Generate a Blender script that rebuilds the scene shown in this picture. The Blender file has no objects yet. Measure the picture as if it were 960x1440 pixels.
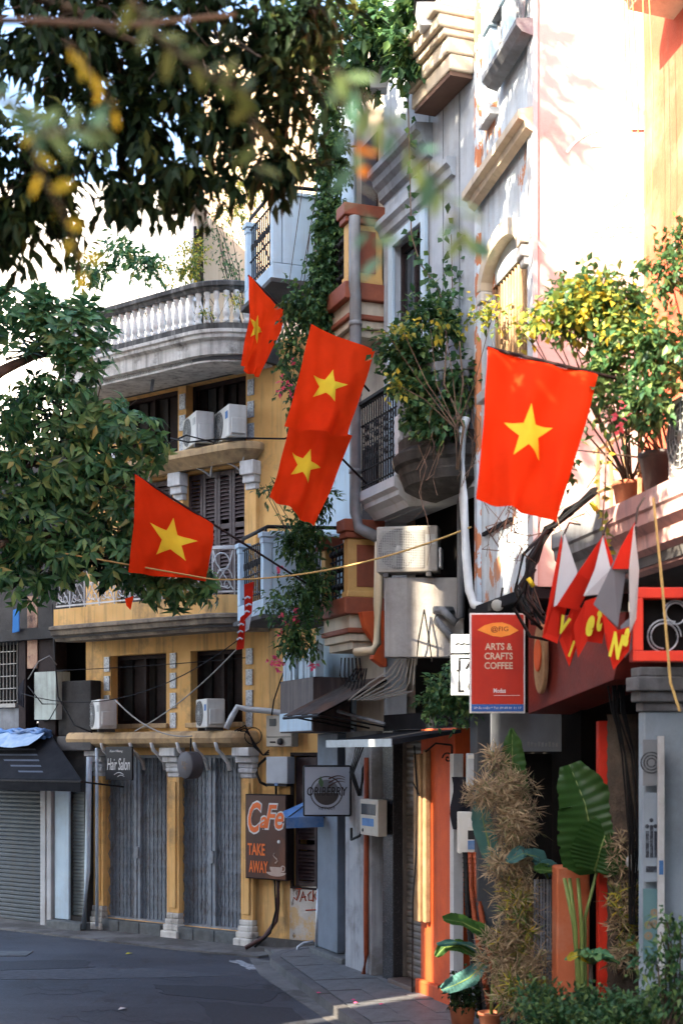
import bpy, math, random
import numpy as np
from mathutils import Vector, Matrix

SC = bpy.context.scene
COL = SC.collection
R = math.radians
random.seed(7); RNG = np.random.default_rng(11)

# ------------------------------------------------------------------ camera, sky, sun, exposure
FPX, CX, HZ, EYE = 2000.0, 480.0, 1060.0, 3.0      # focal length in photo pixels, horizon row, eye height
cam = bpy.data.cameras.new('camera'); camo = bpy.data.objects.new('camera', cam); COL.objects.link(camo)
camo.location = (0, 0, EYE); camo.rotation_euler = (R(90), 0, 0)
cam.sensor_fit = 'AUTO'; cam.sensor_width = 36.0; cam.lens = FPX/1440*36
cam.shift_y = (HZ-720)/1440; cam.clip_start = 0.1; cam.clip_end = 2000
cam.dof.use_dof = True; cam.dof.focus_distance = 20.5; cam.dof.aperture_fstop = 2.1
SC.camera = camo
SUN = Vector((-0.62, -0.50, 0.60)).normalized()
wd = bpy.data.worlds.new('World'); SC.world = wd; wd.use_nodes = True
nt = wd.node_tree; bgn = nt.nodes['Background']
sky = nt.nodes.new('ShaderNodeTexSky'); sky.sky_type = 'NISHITA'; sky.sun_disc = False
sky.sun_elevation = math.asin(SUN.z); sky.sun_rotation = math.atan2(SUN.x, SUN.y)
sky.air_density = 1.0; sky.dust_density = 3.0; sky.ozone_density = 2.0
nt.links.new(sky.outputs[0], bgn.inputs[0]); bgn.inputs[1].default_value = 0.125
sl = bpy.data.lights.new('sun', 'SUN'); slo = bpy.data.objects.new('sun', sl); COL.objects.link(slo)
sl.energy = 4.2; sl.angle = R(0.55); sl.color = (1.0, 0.83, 0.62)
slo.rotation_euler = SUN.to_track_quat('Z', 'Y').to_euler(); slo.location = SUN*40
SC.view_settings.view_transform = 'Standard'; SC.view_settings.look = 'None'
SC.view_settings.exposure = 3.0; SC.view_settings.gamma = 1.0; SC.view_settings.use_curve_mapping = False
SC.cycles.max_bounces = 8; SC.cycles.diffuse_bounces = 2

# ------------------------------------------------------------------ helpers
def at(px, py, Y):                       # a point at depth Y from where it shows in the photograph
    return np.array([(px-CX)/FPX*Y, Y, EYE+(HZ-py)*Y/FPX])

class Frame:                             # a = along, b = outward, c = up
    def __init__(s, o, u, n=None, w=(0, 0, 1)):
        s.o = np.array(o, float); s.u = np.array(u, float); s.u /= np.linalg.norm(s.u)
        s.w = np.array(w, float); s.w /= np.linalg.norm(s.w)
        s.n = np.array(n, float) if n is not None else np.cross(s.w, s.u)
        s.n /= np.linalg.norm(s.n)
    def p(s, a, b, c): return s.o+s.u*a+s.n*b+s.w*c
    def L(s, px, py, b=0.0):             # (a, z) of a photo pixel on the plane b
        k = (px-CX)/FPX; o = s.o+s.n*b
        a = (k*o[1]-o[0])/(s.u[0]-k*s.u[1]); Y = o[1]+a*s.u[1]
        return a, EYE+(HZ-py)*Y/FPX
    def rect(s, x0, x1, y0, y1, b=0.0):
        a0, c0 = s.L(x0, y1, b); a1, c1 = s.L(x1, y0, b); cm0 = s.L((x0+x1)/2, y1, b)[1]; cm1 = s.L((x0+x1)/2, y0, b)[1]
        return min(a0, a1), max(a0, a1), cm0, cm1

W0 = Frame((0, 0, 0), (1, 0, 0), (0, 1, 0))
CAMF = lambda o: Frame(o, (1, 0, 0), (0, -1, 0))        # facing the camera side of the street

class B:
    def __init__(s): s.v = []; s.f = []; s.sm = []
    def add(s, vs, fs, sm=False):
        k = len(s.v); s.v += [tuple(map(float, x)) for x in vs]
        for f in fs: s.f.append(tuple(i+k for i in f)); s.sm.append(sm)
        return s
    def box(s, F, a0, a1, b0, b1, c0, c1):
        vs = [F.p(a, b, c) for c in (c0, c1) for b in (b0, b1) for a in (a0, a1)]
        return s.add(vs, [(0, 1, 3, 2), (4, 6, 7, 5), (0, 4, 5, 1), (2, 3, 7, 6), (0, 2, 6, 4), (1, 5, 7, 3)])
    def hexa(s, q0, q1):                 # two quads joined
        return s.add(list(q0)+list(q1), [(3, 2, 1, 0), (4, 5, 6, 7), (0, 1, 5, 4), (1, 2, 6, 5), (2, 3, 7, 6), (3, 0, 4, 7)])
    def prism(s, F, pts, c0, c1):        # plan polygon (a,b) raised from c0 to c1
        n = len(pts); vs = [F.p(a, b, c0) for a, b in pts]+[F.p(a, b, c1) for a, b in pts]
        return s.add(vs, [tuple(range(n-1, -1, -1)), tuple(range(n, 2*n))]+[(i, (i+1) % n, n+(i+1) % n, n+i) for i in range(n)])
    def face_prism(s, F, pts, b0, b1):   # facade polygon (a,c) between b0 and b1
        n = len(pts); vs = [F.p(a, b0, c) for a, c in pts]+[F.p(a, b1, c) for a, c in pts]
        return s.add(vs, [tuple(range(n)), tuple(range(2*n-1, n-1, -1))]+[(i, n+i, n+(i+1) % n, (i+1) % n) for i in range(n)])
    def tube(s, pts, r0, r1=None, n=6, cap=True):
        pts = [Vector(p) for p in pts]; r1 = r0 if r1 is None else r1; m = len(pts); rings = []
        for i, p in enumerate(pts):
            t = (pts[min(i+1, m-1)]-pts[max(i-1, 0)]).normalized()
            x = t.cross(Vector((0, 0, 1)));
            if x.length < .05: x = t.cross(Vector((1, 0, 0)))
            x.normalize(); y = t.cross(x); r = r0+(r1-r0)*i/max(1, m-1)
            rings.append([p+x*math.cos(q)*r+y*math.sin(q)*r for q in [2*math.pi*j/n for j in range(n)]])
        fs = [(i*n+j, i*n+(j+1) % n, (i+1)*n+(j+1) % n, (i+1)*n+j) for i in range(m-1) for j in range(n)]
        if cap: fs += [tuple(range(n-1, -1, -1)), tuple((m-1)*n+j for j in range(n))]
        return s.add([q for r in rings for q in r], fs, n > 5)
    def lathe(s, o, prof, n=12, ax=(0, 0, 1)):     # profile (radius, height)
        z = Vector(ax).normalized(); x = z.cross(Vector((0, 1, 0)));
        if x.length < .05: x = z.cross(Vector((1, 0, 0)))
        x.normalize(); y = z.cross(x); o = Vector(o); m = len(prof)
        vs = [o+z*h+x*(r*math.cos(2*math.pi*j/n))+y*(r*math.sin(2*math.pi*j/n)) for r, h in prof for j in range(n)]
        fs = [(i*n+j, i*n+(j+1) % n, (i+1)*n+(j+1) % n, (i+1)*n+j) for i in range(m-1) for j in range(n)]
        return s.add(vs, fs+[tuple(range(n-1, -1, -1)), tuple((m-1)*n+j for j in range(n))], True)
    def sweep(s, F, path, prof):         # profile (outward, z) closed, swept along plan path (a,b)
        P = [np.array(p, float) for p in path]; m = len(P); n = len(prof); vs = []
        for i in range(m):
            d0 = P[i]-P[i-1] if i > 0 else P[1]-P[0]; d1 = P[i+1]-P[i] if i < m-1 else d0
            d0 = d0/np.linalg.norm(d0); d1 = d1/np.linalg.norm(d1)
            n0 = np.array([-d0[1], d0[0]]); n1 = np.array([-d1[1], d1[0]]); nn = n0+n1; nn = nn/np.linalg.norm(nn)
            nn = nn/max(.5, float(nn@n0))
            for d, z in prof: q = P[i]+nn*d; vs.append(F.p(q[0], q[1], z))
        fs = [(i*n+j, i*n+(j+1) % n, (i+1)*n+(j+1) % n, (i+1)*n+j) for i in range(m-1) for j in range(n)]
        return s.add(vs, fs+[tuple(range(n-1, -1, -1)), tuple((m-1)*n+j for j in range(n))])
    def holes(s, F, a0, a1, c0, c1, hs, b0, b1):   # wall with rectangular openings
        A = sorted({a0, a1, *[h[0] for h in hs], *[h[1] for h in hs]}); Cc = sorted({c0, c1, *[h[2] for h in hs], *[h[3] for h in hs]})
        A = [x for x in A if a0 <= x <= a1]; Cc = [x for x in Cc if c0 <= x <= c1]
        for i in range(len(A)-1):
            run = None
            for j in range(len(Cc)-1):
                am = (A[i]+A[i+1])/2; cm = (Cc[j]+Cc[j+1])/2
                if any(h[0] < am < h[1] and h[2] < cm < h[3] for h in hs):
                    if run: s.box(F, A[i], A[i+1], b0, b1, *run); run = None
                else: run = (run[0] if run else Cc[j], Cc[j+1])
            if run: s.box(F, A[i], A[i+1], b0, b1, *run)
        return s

def mesh_of(name, b, off=(0, 0, 0)):
    me = bpy.data.meshes.new(name); o = np.array(off, float)
    me.from_pydata([tuple(np.array(v)-o) for v in b.v], [], b.f)
    me.polygons.foreach_set('use_smooth', b.sm); me.update(); return me

def obj(name, b, mat, root=None, bevel=0, kind=None, label=None):
    """one mesh; with a root its vertices are kept relative to the root's place, else it stands at its own base"""
    if root is not None: off = np.array(root['_o'])
    else:
        A = np.array(b.v); off = np.array([A[:, 0].mean(), A[:, 1].mean(), A[:, 2].min()])
    me = mesh_of(name, b, off); me.materials.append(mat)
    o = bpy.data.objects.new(name, me); COL.objects.link(o)
    if root is not None:
        o.parent = root
        pass
    else: o.location = off
    o['_o'] = [float(x) for x in off]
    if bevel:
        m = o.modifiers.new('bevel', 'BEVEL'); m.width = bevel; m.segments = 2; m.limit_method = 'ANGLE'; m.angle_limit = R(50)
    if kind: o['kind'] = kind
    if label: o['label'] = label
    return o

def thing(name, label, cat, loc, group=None):
    o = bpy.data.objects.new(name, None); COL.objects.link(o); o.empty_display_size = .1
    o.location = Vector([float(x) for x in loc]); o['_o'] = [float(x) for x in loc]
    o['label'] = label; o['category'] = cat
    if group: o['group'] = group
    return o
def tag(o, label, cat, group=None):
    o['label'] = label; o['category'] = cat
    if group: o['group'] = group
    return o
def inst(name, me, root, M, mat=None):   # one more piece that shares mesh data
    o = bpy.data.objects.new(name, me); COL.objects.link(o)
    if root is not None:
        o.parent = root; M = Matrix.Translation(-Vector(root['_o'])) @ M
    o.matrix_local = M; return o
def mat4(F, a, b, c, s=1.0):
    p = F.p(a, b, c); M = Matrix.Identity(4)
    for i in range(3): M[i][0] = F.u[i]*s; M[i][1] = F.n[i]*s; M[i][2] = F.w[i]*s; M[i][3] = p[i]
    return M
def dup(root, delta, label, sub=None):   # copy of a thing with copies of its parts
    r = root.copy(); COL.objects.link(r); r.location = root.location+Vector(delta); r['label'] = label
    for ch in list(root.children):
        c = ch.copy(); COL.objects.link(c); c.parent = r
        for g in list(ch.children):
            d = g.copy(); COL.objects.link(d); d.parent = c
    return r

# ------------------------------------------------------------------ materials
MATS = {}
def _bs(name):
    m = bpy.data.materials.new(name); m.use_nodes = True; t = m.node_tree
    return m, t, t.nodes['Principled BSDF']
def _mix(t, fac, c1, c2):
    x = t.nodes.new('ShaderNodeMix'); x.data_type = 'RGBA'
    for sock, val in ((x.inputs[0], fac), (x.inputs[6], c1), (x.inputs[7], c2)):
        if hasattr(val, 'links') or hasattr(val, 'is_linked'): t.links.new(val, sock)
        elif isinstance(val, (int, float)): sock.default_value = val
        else: sock.default_value = (*val, 1) if len(val) == 3 else val
    return x.outputs[2]
def _noise(t, vec, scale, detail=6, rough=.6, lo=.4, hi=.6, stretch=None):
    if stretch is not None:
        mp = t.nodes.new('ShaderNodeMapping'); mp.inputs['Scale'].default_value = stretch; t.links.new(vec, mp.inputs[0]); vec = mp.outputs[0]
    n = t.nodes.new('ShaderNodeTexNoise'); n.inputs['Scale'].default_value = scale; n.inputs['Detail'].default_value = detail; n.inputs['Roughness'].default_value = rough
    t.links.new(vec, n.inputs['Vector'])
    r = t.nodes.new('ShaderNodeMapRange'); r.inputs[1].default_value = lo; r.inputs[2].default_value = hi
    t.links.new(n.outputs[0], r.inputs[0]); return r.outputs[0], n.outputs[0]
def pm(name, c1, c2=None, scale=4, rough=.75, bump=.15, dirt=None, damt=.6, dlo=.5, dhi=.7, dscale=1.2, streak=None, samt=.6, metal=0, bscale=40, peel=None, plo=.58, phi=.6, pscale=2.5, spec=.4):
    """procedural surface: two-tone noise, blotches of dirt, rain streaks, flaked paint, fine relief"""
    if name in MATS: return MATS[name]
    m, t, bs = _bs(name); tc = t.nodes.new('ShaderNodeTexCoord'); v = tc.outputs['Object']
    c2 = c2 or tuple(x*.78 for x in c1)
    f, _ = _noise(t, v, scale, lo=.35, hi=.68); col = _mix(t, f, c1, c2)
    if peel is not None:
        f, _ = _noise(t, v, pscale, 8, .65, plo, phi, (1, 1, .55)); col = _mix(t, f, col, peel)
    if dirt is not None:
        f, _ = _noise(t, v, dscale, 8, .7, dlo, dhi); mu = t.nodes.new('ShaderNodeMath'); mu.operation = 'MULTIPLY'; mu.inputs[1].default_value = damt
        t.links.new(f, mu.inputs[0]); col = _mix(t, mu.outputs[0], col, dirt)
    if streak is not None:
        f, _ = _noise(t, v, 9, 5, .6, .5, .72, (1, 1, .06)); mu = t.nodes.new('ShaderNodeMath'); mu.operation = 'MULTIPLY'; mu.inputs[1].default_value = samt
        t.links.new(f, mu.inputs[0]); col = _mix(t, mu.outputs[0], col, streak)
    t.links.new(col, bs.inputs['Base Color'])
    fr, nr = _noise(t, v, bscale, 4, .6, .2, .9)
    rr = t.nodes.new('ShaderNodeMapRange'); rr.inputs[3].default_value = max(.05, rough-.12); rr.inputs[4].default_value = min(1, rough+.12); t.links.new(nr, rr.inputs[0])
    t.links.new(rr.outputs[0], bs.inputs['Roughness']); bs.inputs['Metallic'].default_value = metal
    bs.inputs['Specular IOR Level'].default_value = spec
    if bump:
        bp = t.nodes.new('ShaderNodeBump'); bp.inputs['Strength'].default_value = bump; bp.inputs['Distance'].default_value = .02
        t.links.new(nr, bp.inputs['Height']); t.links.new(bp.outputs[0], bs.inputs['Normal'])
    MATS[name] = m; return m
def leafmat(name, cols, rough=.45, trans=.35, spec=.25):
    """leaves: each one its own green, thin enough to let light through"""
    m, t, bs = _bs(name); a = t.nodes.new('ShaderNodeAttribute'); a.attribute_name = 'tone'
    r = t.nodes.new('ShaderNodeValToRGB'); e = r.color_ramp.elements; n = len(cols)
    while len(e) < n: e.new(.5)
    for i, (pos, c) in enumerate(cols): e[i].position = pos; e[i].color = (*c, 1)
    t.links.new(a.outputs['Fac'], r.inputs[0]); t.links.new(r.outputs[0], bs.inputs['Base Color'])
    bs.inputs['Roughness'].default_value = rough; bs.inputs['Specular IOR Level'].default_value = spec
    tr = t.nodes.new('ShaderNodeBsdfTranslucent'); mx = t.nodes.new('ShaderNodeMixShader'); mx.inputs[0].default_value = trans
    hs = t.nodes.new('ShaderNodeHueSaturation'); hs.inputs['Value'].default_value = 1.5; hs.inputs['Hue'].default_value = .48
    t.links.new(r.outputs[0], hs.inputs['Color']); t.links.new(hs.outputs[0], tr.inputs[0])
    t.links.new(bs.outputs[0], mx.inputs[1]); t.links.new(tr.outputs[0], mx.inputs[2]); t.links.new(mx.outputs[0], t.nodes['Material Output'].inputs[0])
    return m
def cloth(name, c, trans=.4):
    m, t, bs = _bs(name); tc = t.nodes.new('ShaderNodeTexCoord')
    f, nr = _noise(t, tc.outputs['Object'], 3, 4, .6, .3, .8); col = _mix(t, f, c, tuple(x*.82 for x in c))
    wv = t.nodes.new('ShaderNodeTexNoise'); wv.inputs['Scale'].default_value = 220; t.links.new(tc.outputs['Object'], wv.inputs['Vector'])
    bp = t.nodes.new('ShaderNodeBump'); bp.inputs['Strength'].default_value = .12; t.links.new(wv.outputs[0], bp.inputs['Height']); t.links.new(bp.outputs[0], bs.inputs['Normal'])
    t.links.new(col, bs.inputs['Base Color']); bs.inputs['Roughness'].default_value = .85; bs.inputs['Specular IOR Level'].default_value = .15
    tr = t.nodes.new('ShaderNodeBsdfTranslucent'); mx = t.nodes.new('ShaderNodeMixShader'); mx.inputs[0].default_value = trans
    t.links.new(col, tr.inputs[0]); t.links.new(bs.outputs[0], mx.inputs[1]); t.links.new(tr.outputs[0], mx.inputs[2]); t.links.new(mx.outputs[0], t.nodes['Material Output'].inputs[0])
    return m

m_yellow = pm('ochre_plaster', (.82, .50, .19), (.72, .41, .13), 2.2, .85, .25, dirt=(.26, .18, .10), damt=.8, dlo=.52, dhi=.70, dscale=1.6, streak=(.20, .14, .08), samt=.65)
m_ledge = pm('stained_ochre', (.60, .42, .22), (.42, .29, .16), 3, .85, .3, dirt=(.12, .09, .06), damt=.75, dlo=.45, dhi=.7, streak=(.15, .1, .07), samt=.6)
m_whitep = pm('white_plaster', (.74, .75, .75), (.56, .57, .58), 3, .8, .25, dirt=(.16, .15, .13), damt=.6, streak=(.2, .18, .15), samt=.5)
m_bal = pm('weathered_baluster', (.76, .74, .69), (.56, .54, .50), 8, .85, .3, dirt=(.10, .09, .08), damt=.6, dscale=4, streak=(.14, .12, .1), samt=.5)
m_mould = pm('mouldy_concrete', (.13, .125, .115), (.055, .052, .05), 4, .9, .5, dirt=(.03, .03, .028), damt=.8, dlo=.42, dhi=.62, dscale=2.2, streak=(.42, .40, .36), samt=.5)
m_fascia = pm('stained_white_fascia', (.70, .68, .62), (.50, .47, .42), 4, .85, .35, dirt=(.08, .07, .06), damt=.85, dlo=.52, dhi=.68, dscale=2.5, streak=(.12, .1, .08), samt=.7)
m_dark = pm('dark_interior', (.006, .006, .006), (.010, .009, .009), 3, .9, 0, spec=.05)  # near-black colour stands in for unlit rooms and gaps
m_brownwood = pm('dark_brown_wood', (.018, .012, .012), (.030, .019, .018), 9, .7, .3, spec=.15)
m_darkwall = pm('dark_stained_wall', (.045, .043, .042), (.020, .019, .018), 3, .9, .4, dirt=(.02, .02, .02), damt=.7)
m_blackmetal = pm('black_iron', (.010, .010, .012), (.02, .018, .017), 14, .6, .2, spec=.2)
m_gate = pm('grey_steel_gate', (.27, .315, .365), (.19, .225, .26), 6, .55, .15, dirt=(.12, .07, .045), damt=.6, dscale=5, streak=(.10, .07, .05), samt=.5)
m_shutter = pm('roller_shutter_steel', (.07, .088, .10), (.048, .06, .07), 4, .55, .15, dirt=(.07, .06, .05), damt=.5, streak=(.08, .07, .06), samt=.5, metal=.2)
m_shutter2 = pm('warm_roller_shutter', (.16, .14, .12), (.09, .08, .07), 4, .55, .15, streak=(.05, .045, .04), samt=.5, metal=.2)
m_granite = pm('black_granite', (.018, .018, .02), (.035, .034, .036), 60, .25, 0)
m_stone = pm('grey_step_stone', (.13, .145, .15), (.07, .08, .085), 7, .7, .3, dirt=(.05, .045, .04), damt=.6)
m_blue = pm('pale_blue_paint', (.50, .64, .74), (.42, .56, .67), 2, .75, .2, dirt=(.28, .30, .30), damt=.4, streak=(.3, .31, .3), samt=.35)
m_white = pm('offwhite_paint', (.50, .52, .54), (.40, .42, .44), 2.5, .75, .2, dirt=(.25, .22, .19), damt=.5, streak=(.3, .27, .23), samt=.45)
m_cream = pm('cream_moulding', (.62, .52, .38), (.50, .42, .31), 3, .75, .2, streak=(.25, .2, .14), samt=.4)
m_terra = pm('terracotta_paint', (.30, .085, .04), (.22, .06, .03), 5, .65, .2, dirt=(.08, .03, .02), damt=.4)
m_ochre = pm('pale_ochre_paint', (.66, .40, .13), (.56, .33, .11), 4, .7, .2, dirt=(.3, .17, .07), damt=.4)
m_orange = pm('orange_red_wall', (.62, .105, .022), (.50, .075, .018), 3, .7, .2, dirt=(.2, .05, .03), damt=.5, streak=(.25, .06, .03), samt=.4)
m_peel = pm('peeling_blue_plaster', (.58, .65, .70), (.46, .55, .62), 4, .85, .4, peel=(.50, .22, .11), plo=.57, phi=.585, pscale=2.1, dirt=(.22, .2, .2), damt=.5, streak=(.24, .23, .23), samt=.5)
m_coral = pm('coral_wall', (.50, .10, .05), (.40, .07, .035), 2.5, .8, .25, dirt=(.60, .32, .22), damt=.45, streak=(.3, .12, .08), samt=.4)
m_pink = pm('pink_plaster', (.66, .40, .36), (.52, .30, .28), 3, .8, .25, dirt=(.3, .28, .28), damt=.6, streak=(.2, .17, .17), samt=.6)
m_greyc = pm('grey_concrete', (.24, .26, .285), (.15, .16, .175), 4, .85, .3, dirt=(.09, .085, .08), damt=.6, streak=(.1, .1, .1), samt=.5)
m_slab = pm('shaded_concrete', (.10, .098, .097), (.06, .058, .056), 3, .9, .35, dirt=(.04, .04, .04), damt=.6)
m_acw = pm('ac_casing', (.66, .66, .62), (.58, .58, .55), 3, .5, .05, dirt=(.3, .27, .22), damt=.35, streak=(.35, .32, .27), samt=.35)
m_acd = pm('ac_dark', (.05, .052, .055), (.08, .08, .08), 8, .5, .05)
m_acg = pm('ac_guard', (.42, .43, .42), None, 8, .5, .05)
m_pipew = pm('white_pipe', (.62, .66, .68), (.5, .53, .55), 4, .45, .05, dirt=(.25, .22, .2), damt=.4)
m_cable = pm('black_cable', (.008, .008, .009), (.016, .016, .016), 10, .6, 0, spec=.2)
m_cablew = pm('pale_cable', (.34, .33, .30), None, 10, .6, 0)
m_rope = pm('yellow_rope', (.50, .34, .12), (.38, .25, .09), 30, .8, .1)
m_redconduit = pm('red_conduit', (.34, .075, .028), (.26, .055, .02), 9, .5, .1)
m_wood = pm('weathered_wood', (.40, .26, .14), (.24, .14, .07), 5, .8, .4, streak=(.20, .10, .05), samt=.8)
m_bark = pm('bark', (.10, .075, .055), (.05, .038, .03), 9, .9, .8, dirt=(.16, .15, .12), damt=.4)
m_dryvine = pm('dry_vine', (.20, .13, .085), (.11, .07, .05), 9, .9, .3)
m_tile = pm('patterned_tile', (.62, .66, .70), (.10, .13, .17), 26, .35, .05)
m_tarp = pm('blue_tarp', (.07, .20, .46), (.05, .14, .34), 6, .6, .2, dirt=(.35, .42, .5), damt=.6)
m_awn = pm('dark_awning', (.009, .010, .013), (.016, .017, .02), 4, .85, .1, spec=.1)
m_silver = pm('galvanised_edge', (.42, .47, .52), (.3, .33, .36), 6, .4, .05, metal=.5)
m_pot = pm('terracotta_pot', (.36, .12, .06), (.26, .08, .04), 6, .8, .2)
m_potd = pm('charcoal_pot', (.05, .05, .055), (.09, .085, .08), 5, .5, .1, streak=(.2, .14, .09), samt=.4)
m_soil = pm('soil', (.035, .025, .018), None, 10, .95, .5)
m_glass = pm('dark_glass', (.02, .025, .028), (.03, .036, .04), 2, .08, 0, spec=.8)
m_red = pm('red_paint', (.66, .035, .012), (.55, .025, .01), 5, .5, .05)
m_fasred = pm('dark_red_fascia', (.17, .020, .012), (.10, .013, .009), 3, .6, .1, dirt=(.08, .03, .02), damt=.5)
m_ink = pm('black_ink', (.012, .012, .014), None, 5, .6, 0)
m_wink = pm('white_ink', (.75, .75, .73), None, 5, .6, 0)
m_flagred = cloth('flag_red', (.90, .050, .006), .5); m_star = cloth('star_yellow', (.90, .72, .05), .3)
m_clothw = cloth('banner_white', (.70, .72, .74)); m_clothg = cloth('banner_grey', (.26, .27, .31)); m_lime = cloth('lime_print', (.70, .66, .06), .2)
m_clothblue = cloth('blue_cloth', (.08, .3, .7)); m_clothk = cloth('dark_cloth', (.03, .03, .04))

# ------------------------------------------------------------------ leaves
def leaf_mesh(name, P, D, N, Lg, Wd, mat, root, kind='stuff', droop=.25, fold=.18, off=None):
    """many folded leaves as one mesh: P base, D direction, N face normal, length, width"""
    P = np.asarray(P, float); n = len(P); D = D/np.linalg.norm(D, axis=1, keepdims=True)
    S = np.cross(D, N); S /= np.linalg.norm(S, axis=1, keepdims=True)+1e-9; N = np.cross(S, D)
    Lg = np.broadcast_to(Lg, n)[:, None]; Wd = np.broadcast_to(Wd, n)[:, None]
    o = np.array(off if off is not None else root['_o']); P = P-o
    V = np.empty((n, 6, 3))
    V[:, 0] = P; V[:, 1] = P+D*Lg*.42+S*Wd*.5+N*Wd*fold; V[:, 2] = P+D*Lg*.42-S*Wd*.5+N*Wd*fold
    V[:, 3] = P+D*Lg*.5-N*Lg*droop*.12; V[:, 4] = P+D*Lg*.95-N*Lg*droop*.55; V[:, 5] = P+D*Lg*.75-N*Lg*droop*.3
    V[:, 4] += D*Lg*.05
    T = np.array([[0, 3, 1], [0, 2, 3], [1, 3, 5], [3, 2, 5], [1, 5, 4], [5, 2, 4]])
    F = (T[None]+(np.arange(n)*6)[:, None, None]).reshape(-1, 3)
    me = bpy.data.meshes.new(name); me.vertices.add(n*6); me.vertices.foreach_set('co', V.reshape(-1))
    me.loops.add(len(F)*3); me.loops.foreach_set('vertex_index', F.reshape(-1).astype(np.int32))
    me.polygons.add(len(F)); me.polygons.foreach_set('loop_start', np.arange(0, len(F)*3, 3, dtype=np.int32))
    at_ = me.attributes.new('tone', 'FLOAT', 'POINT'); at_.data.foreach_set('value', np.repeat(RNG.random(n), 6).astype(np.float32))
    me.update(calc_edges=True); me.validate(); me.materials.append(mat)
    ob = bpy.data.objects.new(name, me); COL.objects.link(ob)
    if root is not None: ob.parent = root
    if kind: ob['kind'] = kind
    ob['_o'] = [float(x) for x in o]
    return ob
def rand_unit(n):
    v = RNG.normal(size=(n, 3)); return v/np.linalg.norm(v, axis=1, keepdims=True)
def crown(blobs, twig_leaves=9, leaf=.16, wr=.42, spread=.16, droop_dir=-.35, shell=.55):
    """leaf sprays through ellipsoid volumes: blobs = (centre, radii, sprays)"""
    Ps, Ds, Ns = [], [], []
    for c, r, k in blobs:
        u = rand_unit(k); rad = (shell+(1-shell)*RNG.random(k))*(.55+.45*RNG.random(k)**.5)
        C = np.array(c)+u*rad[:, None]*np.array(r)
        ax = u+RNG.normal(size=(k, 3))*.5; ax[:, 2] += droop_dir; ax /= np.linalg.norm(ax, axis=1, keepdims=True)
        for i in range(twig_leaves):
            q = C+ax*(spread*(i/twig_leaves-.3)*2)[..., None] if np.ndim(spread) else C+ax*(spread*(i/twig_leaves-.3)*2)
            d = ax*.7+rand_unit(k)*.8; d[:, 2] += droop_dir*.8
            Ps.append(q+RNG.normal(size=(k, 3))*spread*.12); Ds.append(d)
            nn = rand_unit(k)*.55; nn[:, 2] += 1; Ns.append(nn)
    return np.vstack(Ps), np.vstack(Ds), np.vstack(Ns)

# ------------------------------------------------------------------ lettering
_tc = {}
def letters(txt, root, mat, centre, width, height, right=(1, 0, 0), up=(0, 0, 1), shear=0, bold=0.0, name='lettering', depth=.004):
    """raised lettering fitted to a width and height, facing right x up"""
    cu = bpy.data.curves.new('t', 'FONT'); cu.body = txt; cu.align_x = 'CENTER'; cu.shear = shear; cu.offset = bold; cu.resolution_u = 3
    to = bpy.data.objects.new('t', cu); COL.objects.link(to); dg = bpy.context.evaluated_depsgraph_get()
    me = bpy.data.meshes.new_from_object(to.evaluated_get(dg)); bpy.data.objects.remove(to); bpy.data.curves.remove(cu)
    V = np.array([v.co[:] for v in me.vertices]); mn = V.min(0); mx = V.max(0)
    r = np.array(right, float); r /= np.linalg.norm(r); u = np.array(up, float); u /= np.linalg.norm(u); nn = np.cross(r, u)
    c = np.array(centre, float)-np.array(root['_o'])
    q = (V-(mn+mx)/2); sx = width/(mx[0]-mn[0]); sy = height/(mx[1]-mn[1])
    base = c+q[:, :1]*sx*r+q[:, 1:2]*sy*u
    nv = len(V); F = [tuple(p.vertices) for p in me.polygons]
    # thin raised letters: front face and back rim
    ed = {}
    for f in F:
        for i in range(len(f)):
            e = (f[i], f[(i+1) % len(f)]); ed[e] = 1
    side = [(a, b, b+nv, a+nv) for (a, b) in ed if (b, a) not in ed]
    allv = np.vstack([base+nn*depth, base])
    m2 = bpy.data.meshes.new(name); m2.from_pydata([tuple(x) for x in allv], [], F+[tuple(reversed(s)) for s in side]); m2.update(); m2.materials.append(mat)
    bpy.data.meshes.remove(me)
    o = bpy.data.objects.new(name, m2); COL.objects.link(o); o.parent = root; return o
def ring(b, o, r0, r1, ax, n=28, th=.004, a0=0, a1=2*math.pi, right=(1, 0, 0), up=(0, 0, 1)):
    o = np.array(o, float); r = np.array(right, float); u = np.array(up, float); ax = np.array(ax, float)
    k = len(b.v); m = n+1; vs = []
    for i in range(m):
        q = a0+(a1-a0)*i/n; d = r*math.cos(q)+u*math.sin(q)
        vs += [o+d*r0, o+d*r1, o+d*r1+ax*th, o+d*r0+ax*th]
    fs = [(i*4+j, i*4+(j+1) % 4, (i+1)*4+(j+1) % 4, (i+1)*4+j) for i in range(n) for j in range(4)]
    return b.add(vs, fs+[(3, 2, 1, 0), tuple((m-1)*4+j for j in range(4))])
def hang(p, q, sag, n=14):
    p = np.array(p, float); q = np.array(q, float)
    return [p+(q-p)*t+np.array([0, 0, -4*sag*t*(1-t)]) for t in np.linspace(0, 1, n)]
# ------------------------------------------------------------------ frames of the street
FY = Frame((-1.443, 22.2, 0), (-.788, .616, 0))                             # corner house, runs away to the left
FR = Frame((-.29, 20.7, 0), (.3487, -.9372, 0), (-.9372, -.3487, 0))        # row on the right, runs towards the viewer
F4 = Frame((1.523, 15.83, 0), (.179, -.984, 0), (-.984, -.179, 0))          # peeling house
F5 = Frame((2.55, 13.70, 0), (.179, -.984, 0), (-.984, -.179, 0))           # house with planted balcony

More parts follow.
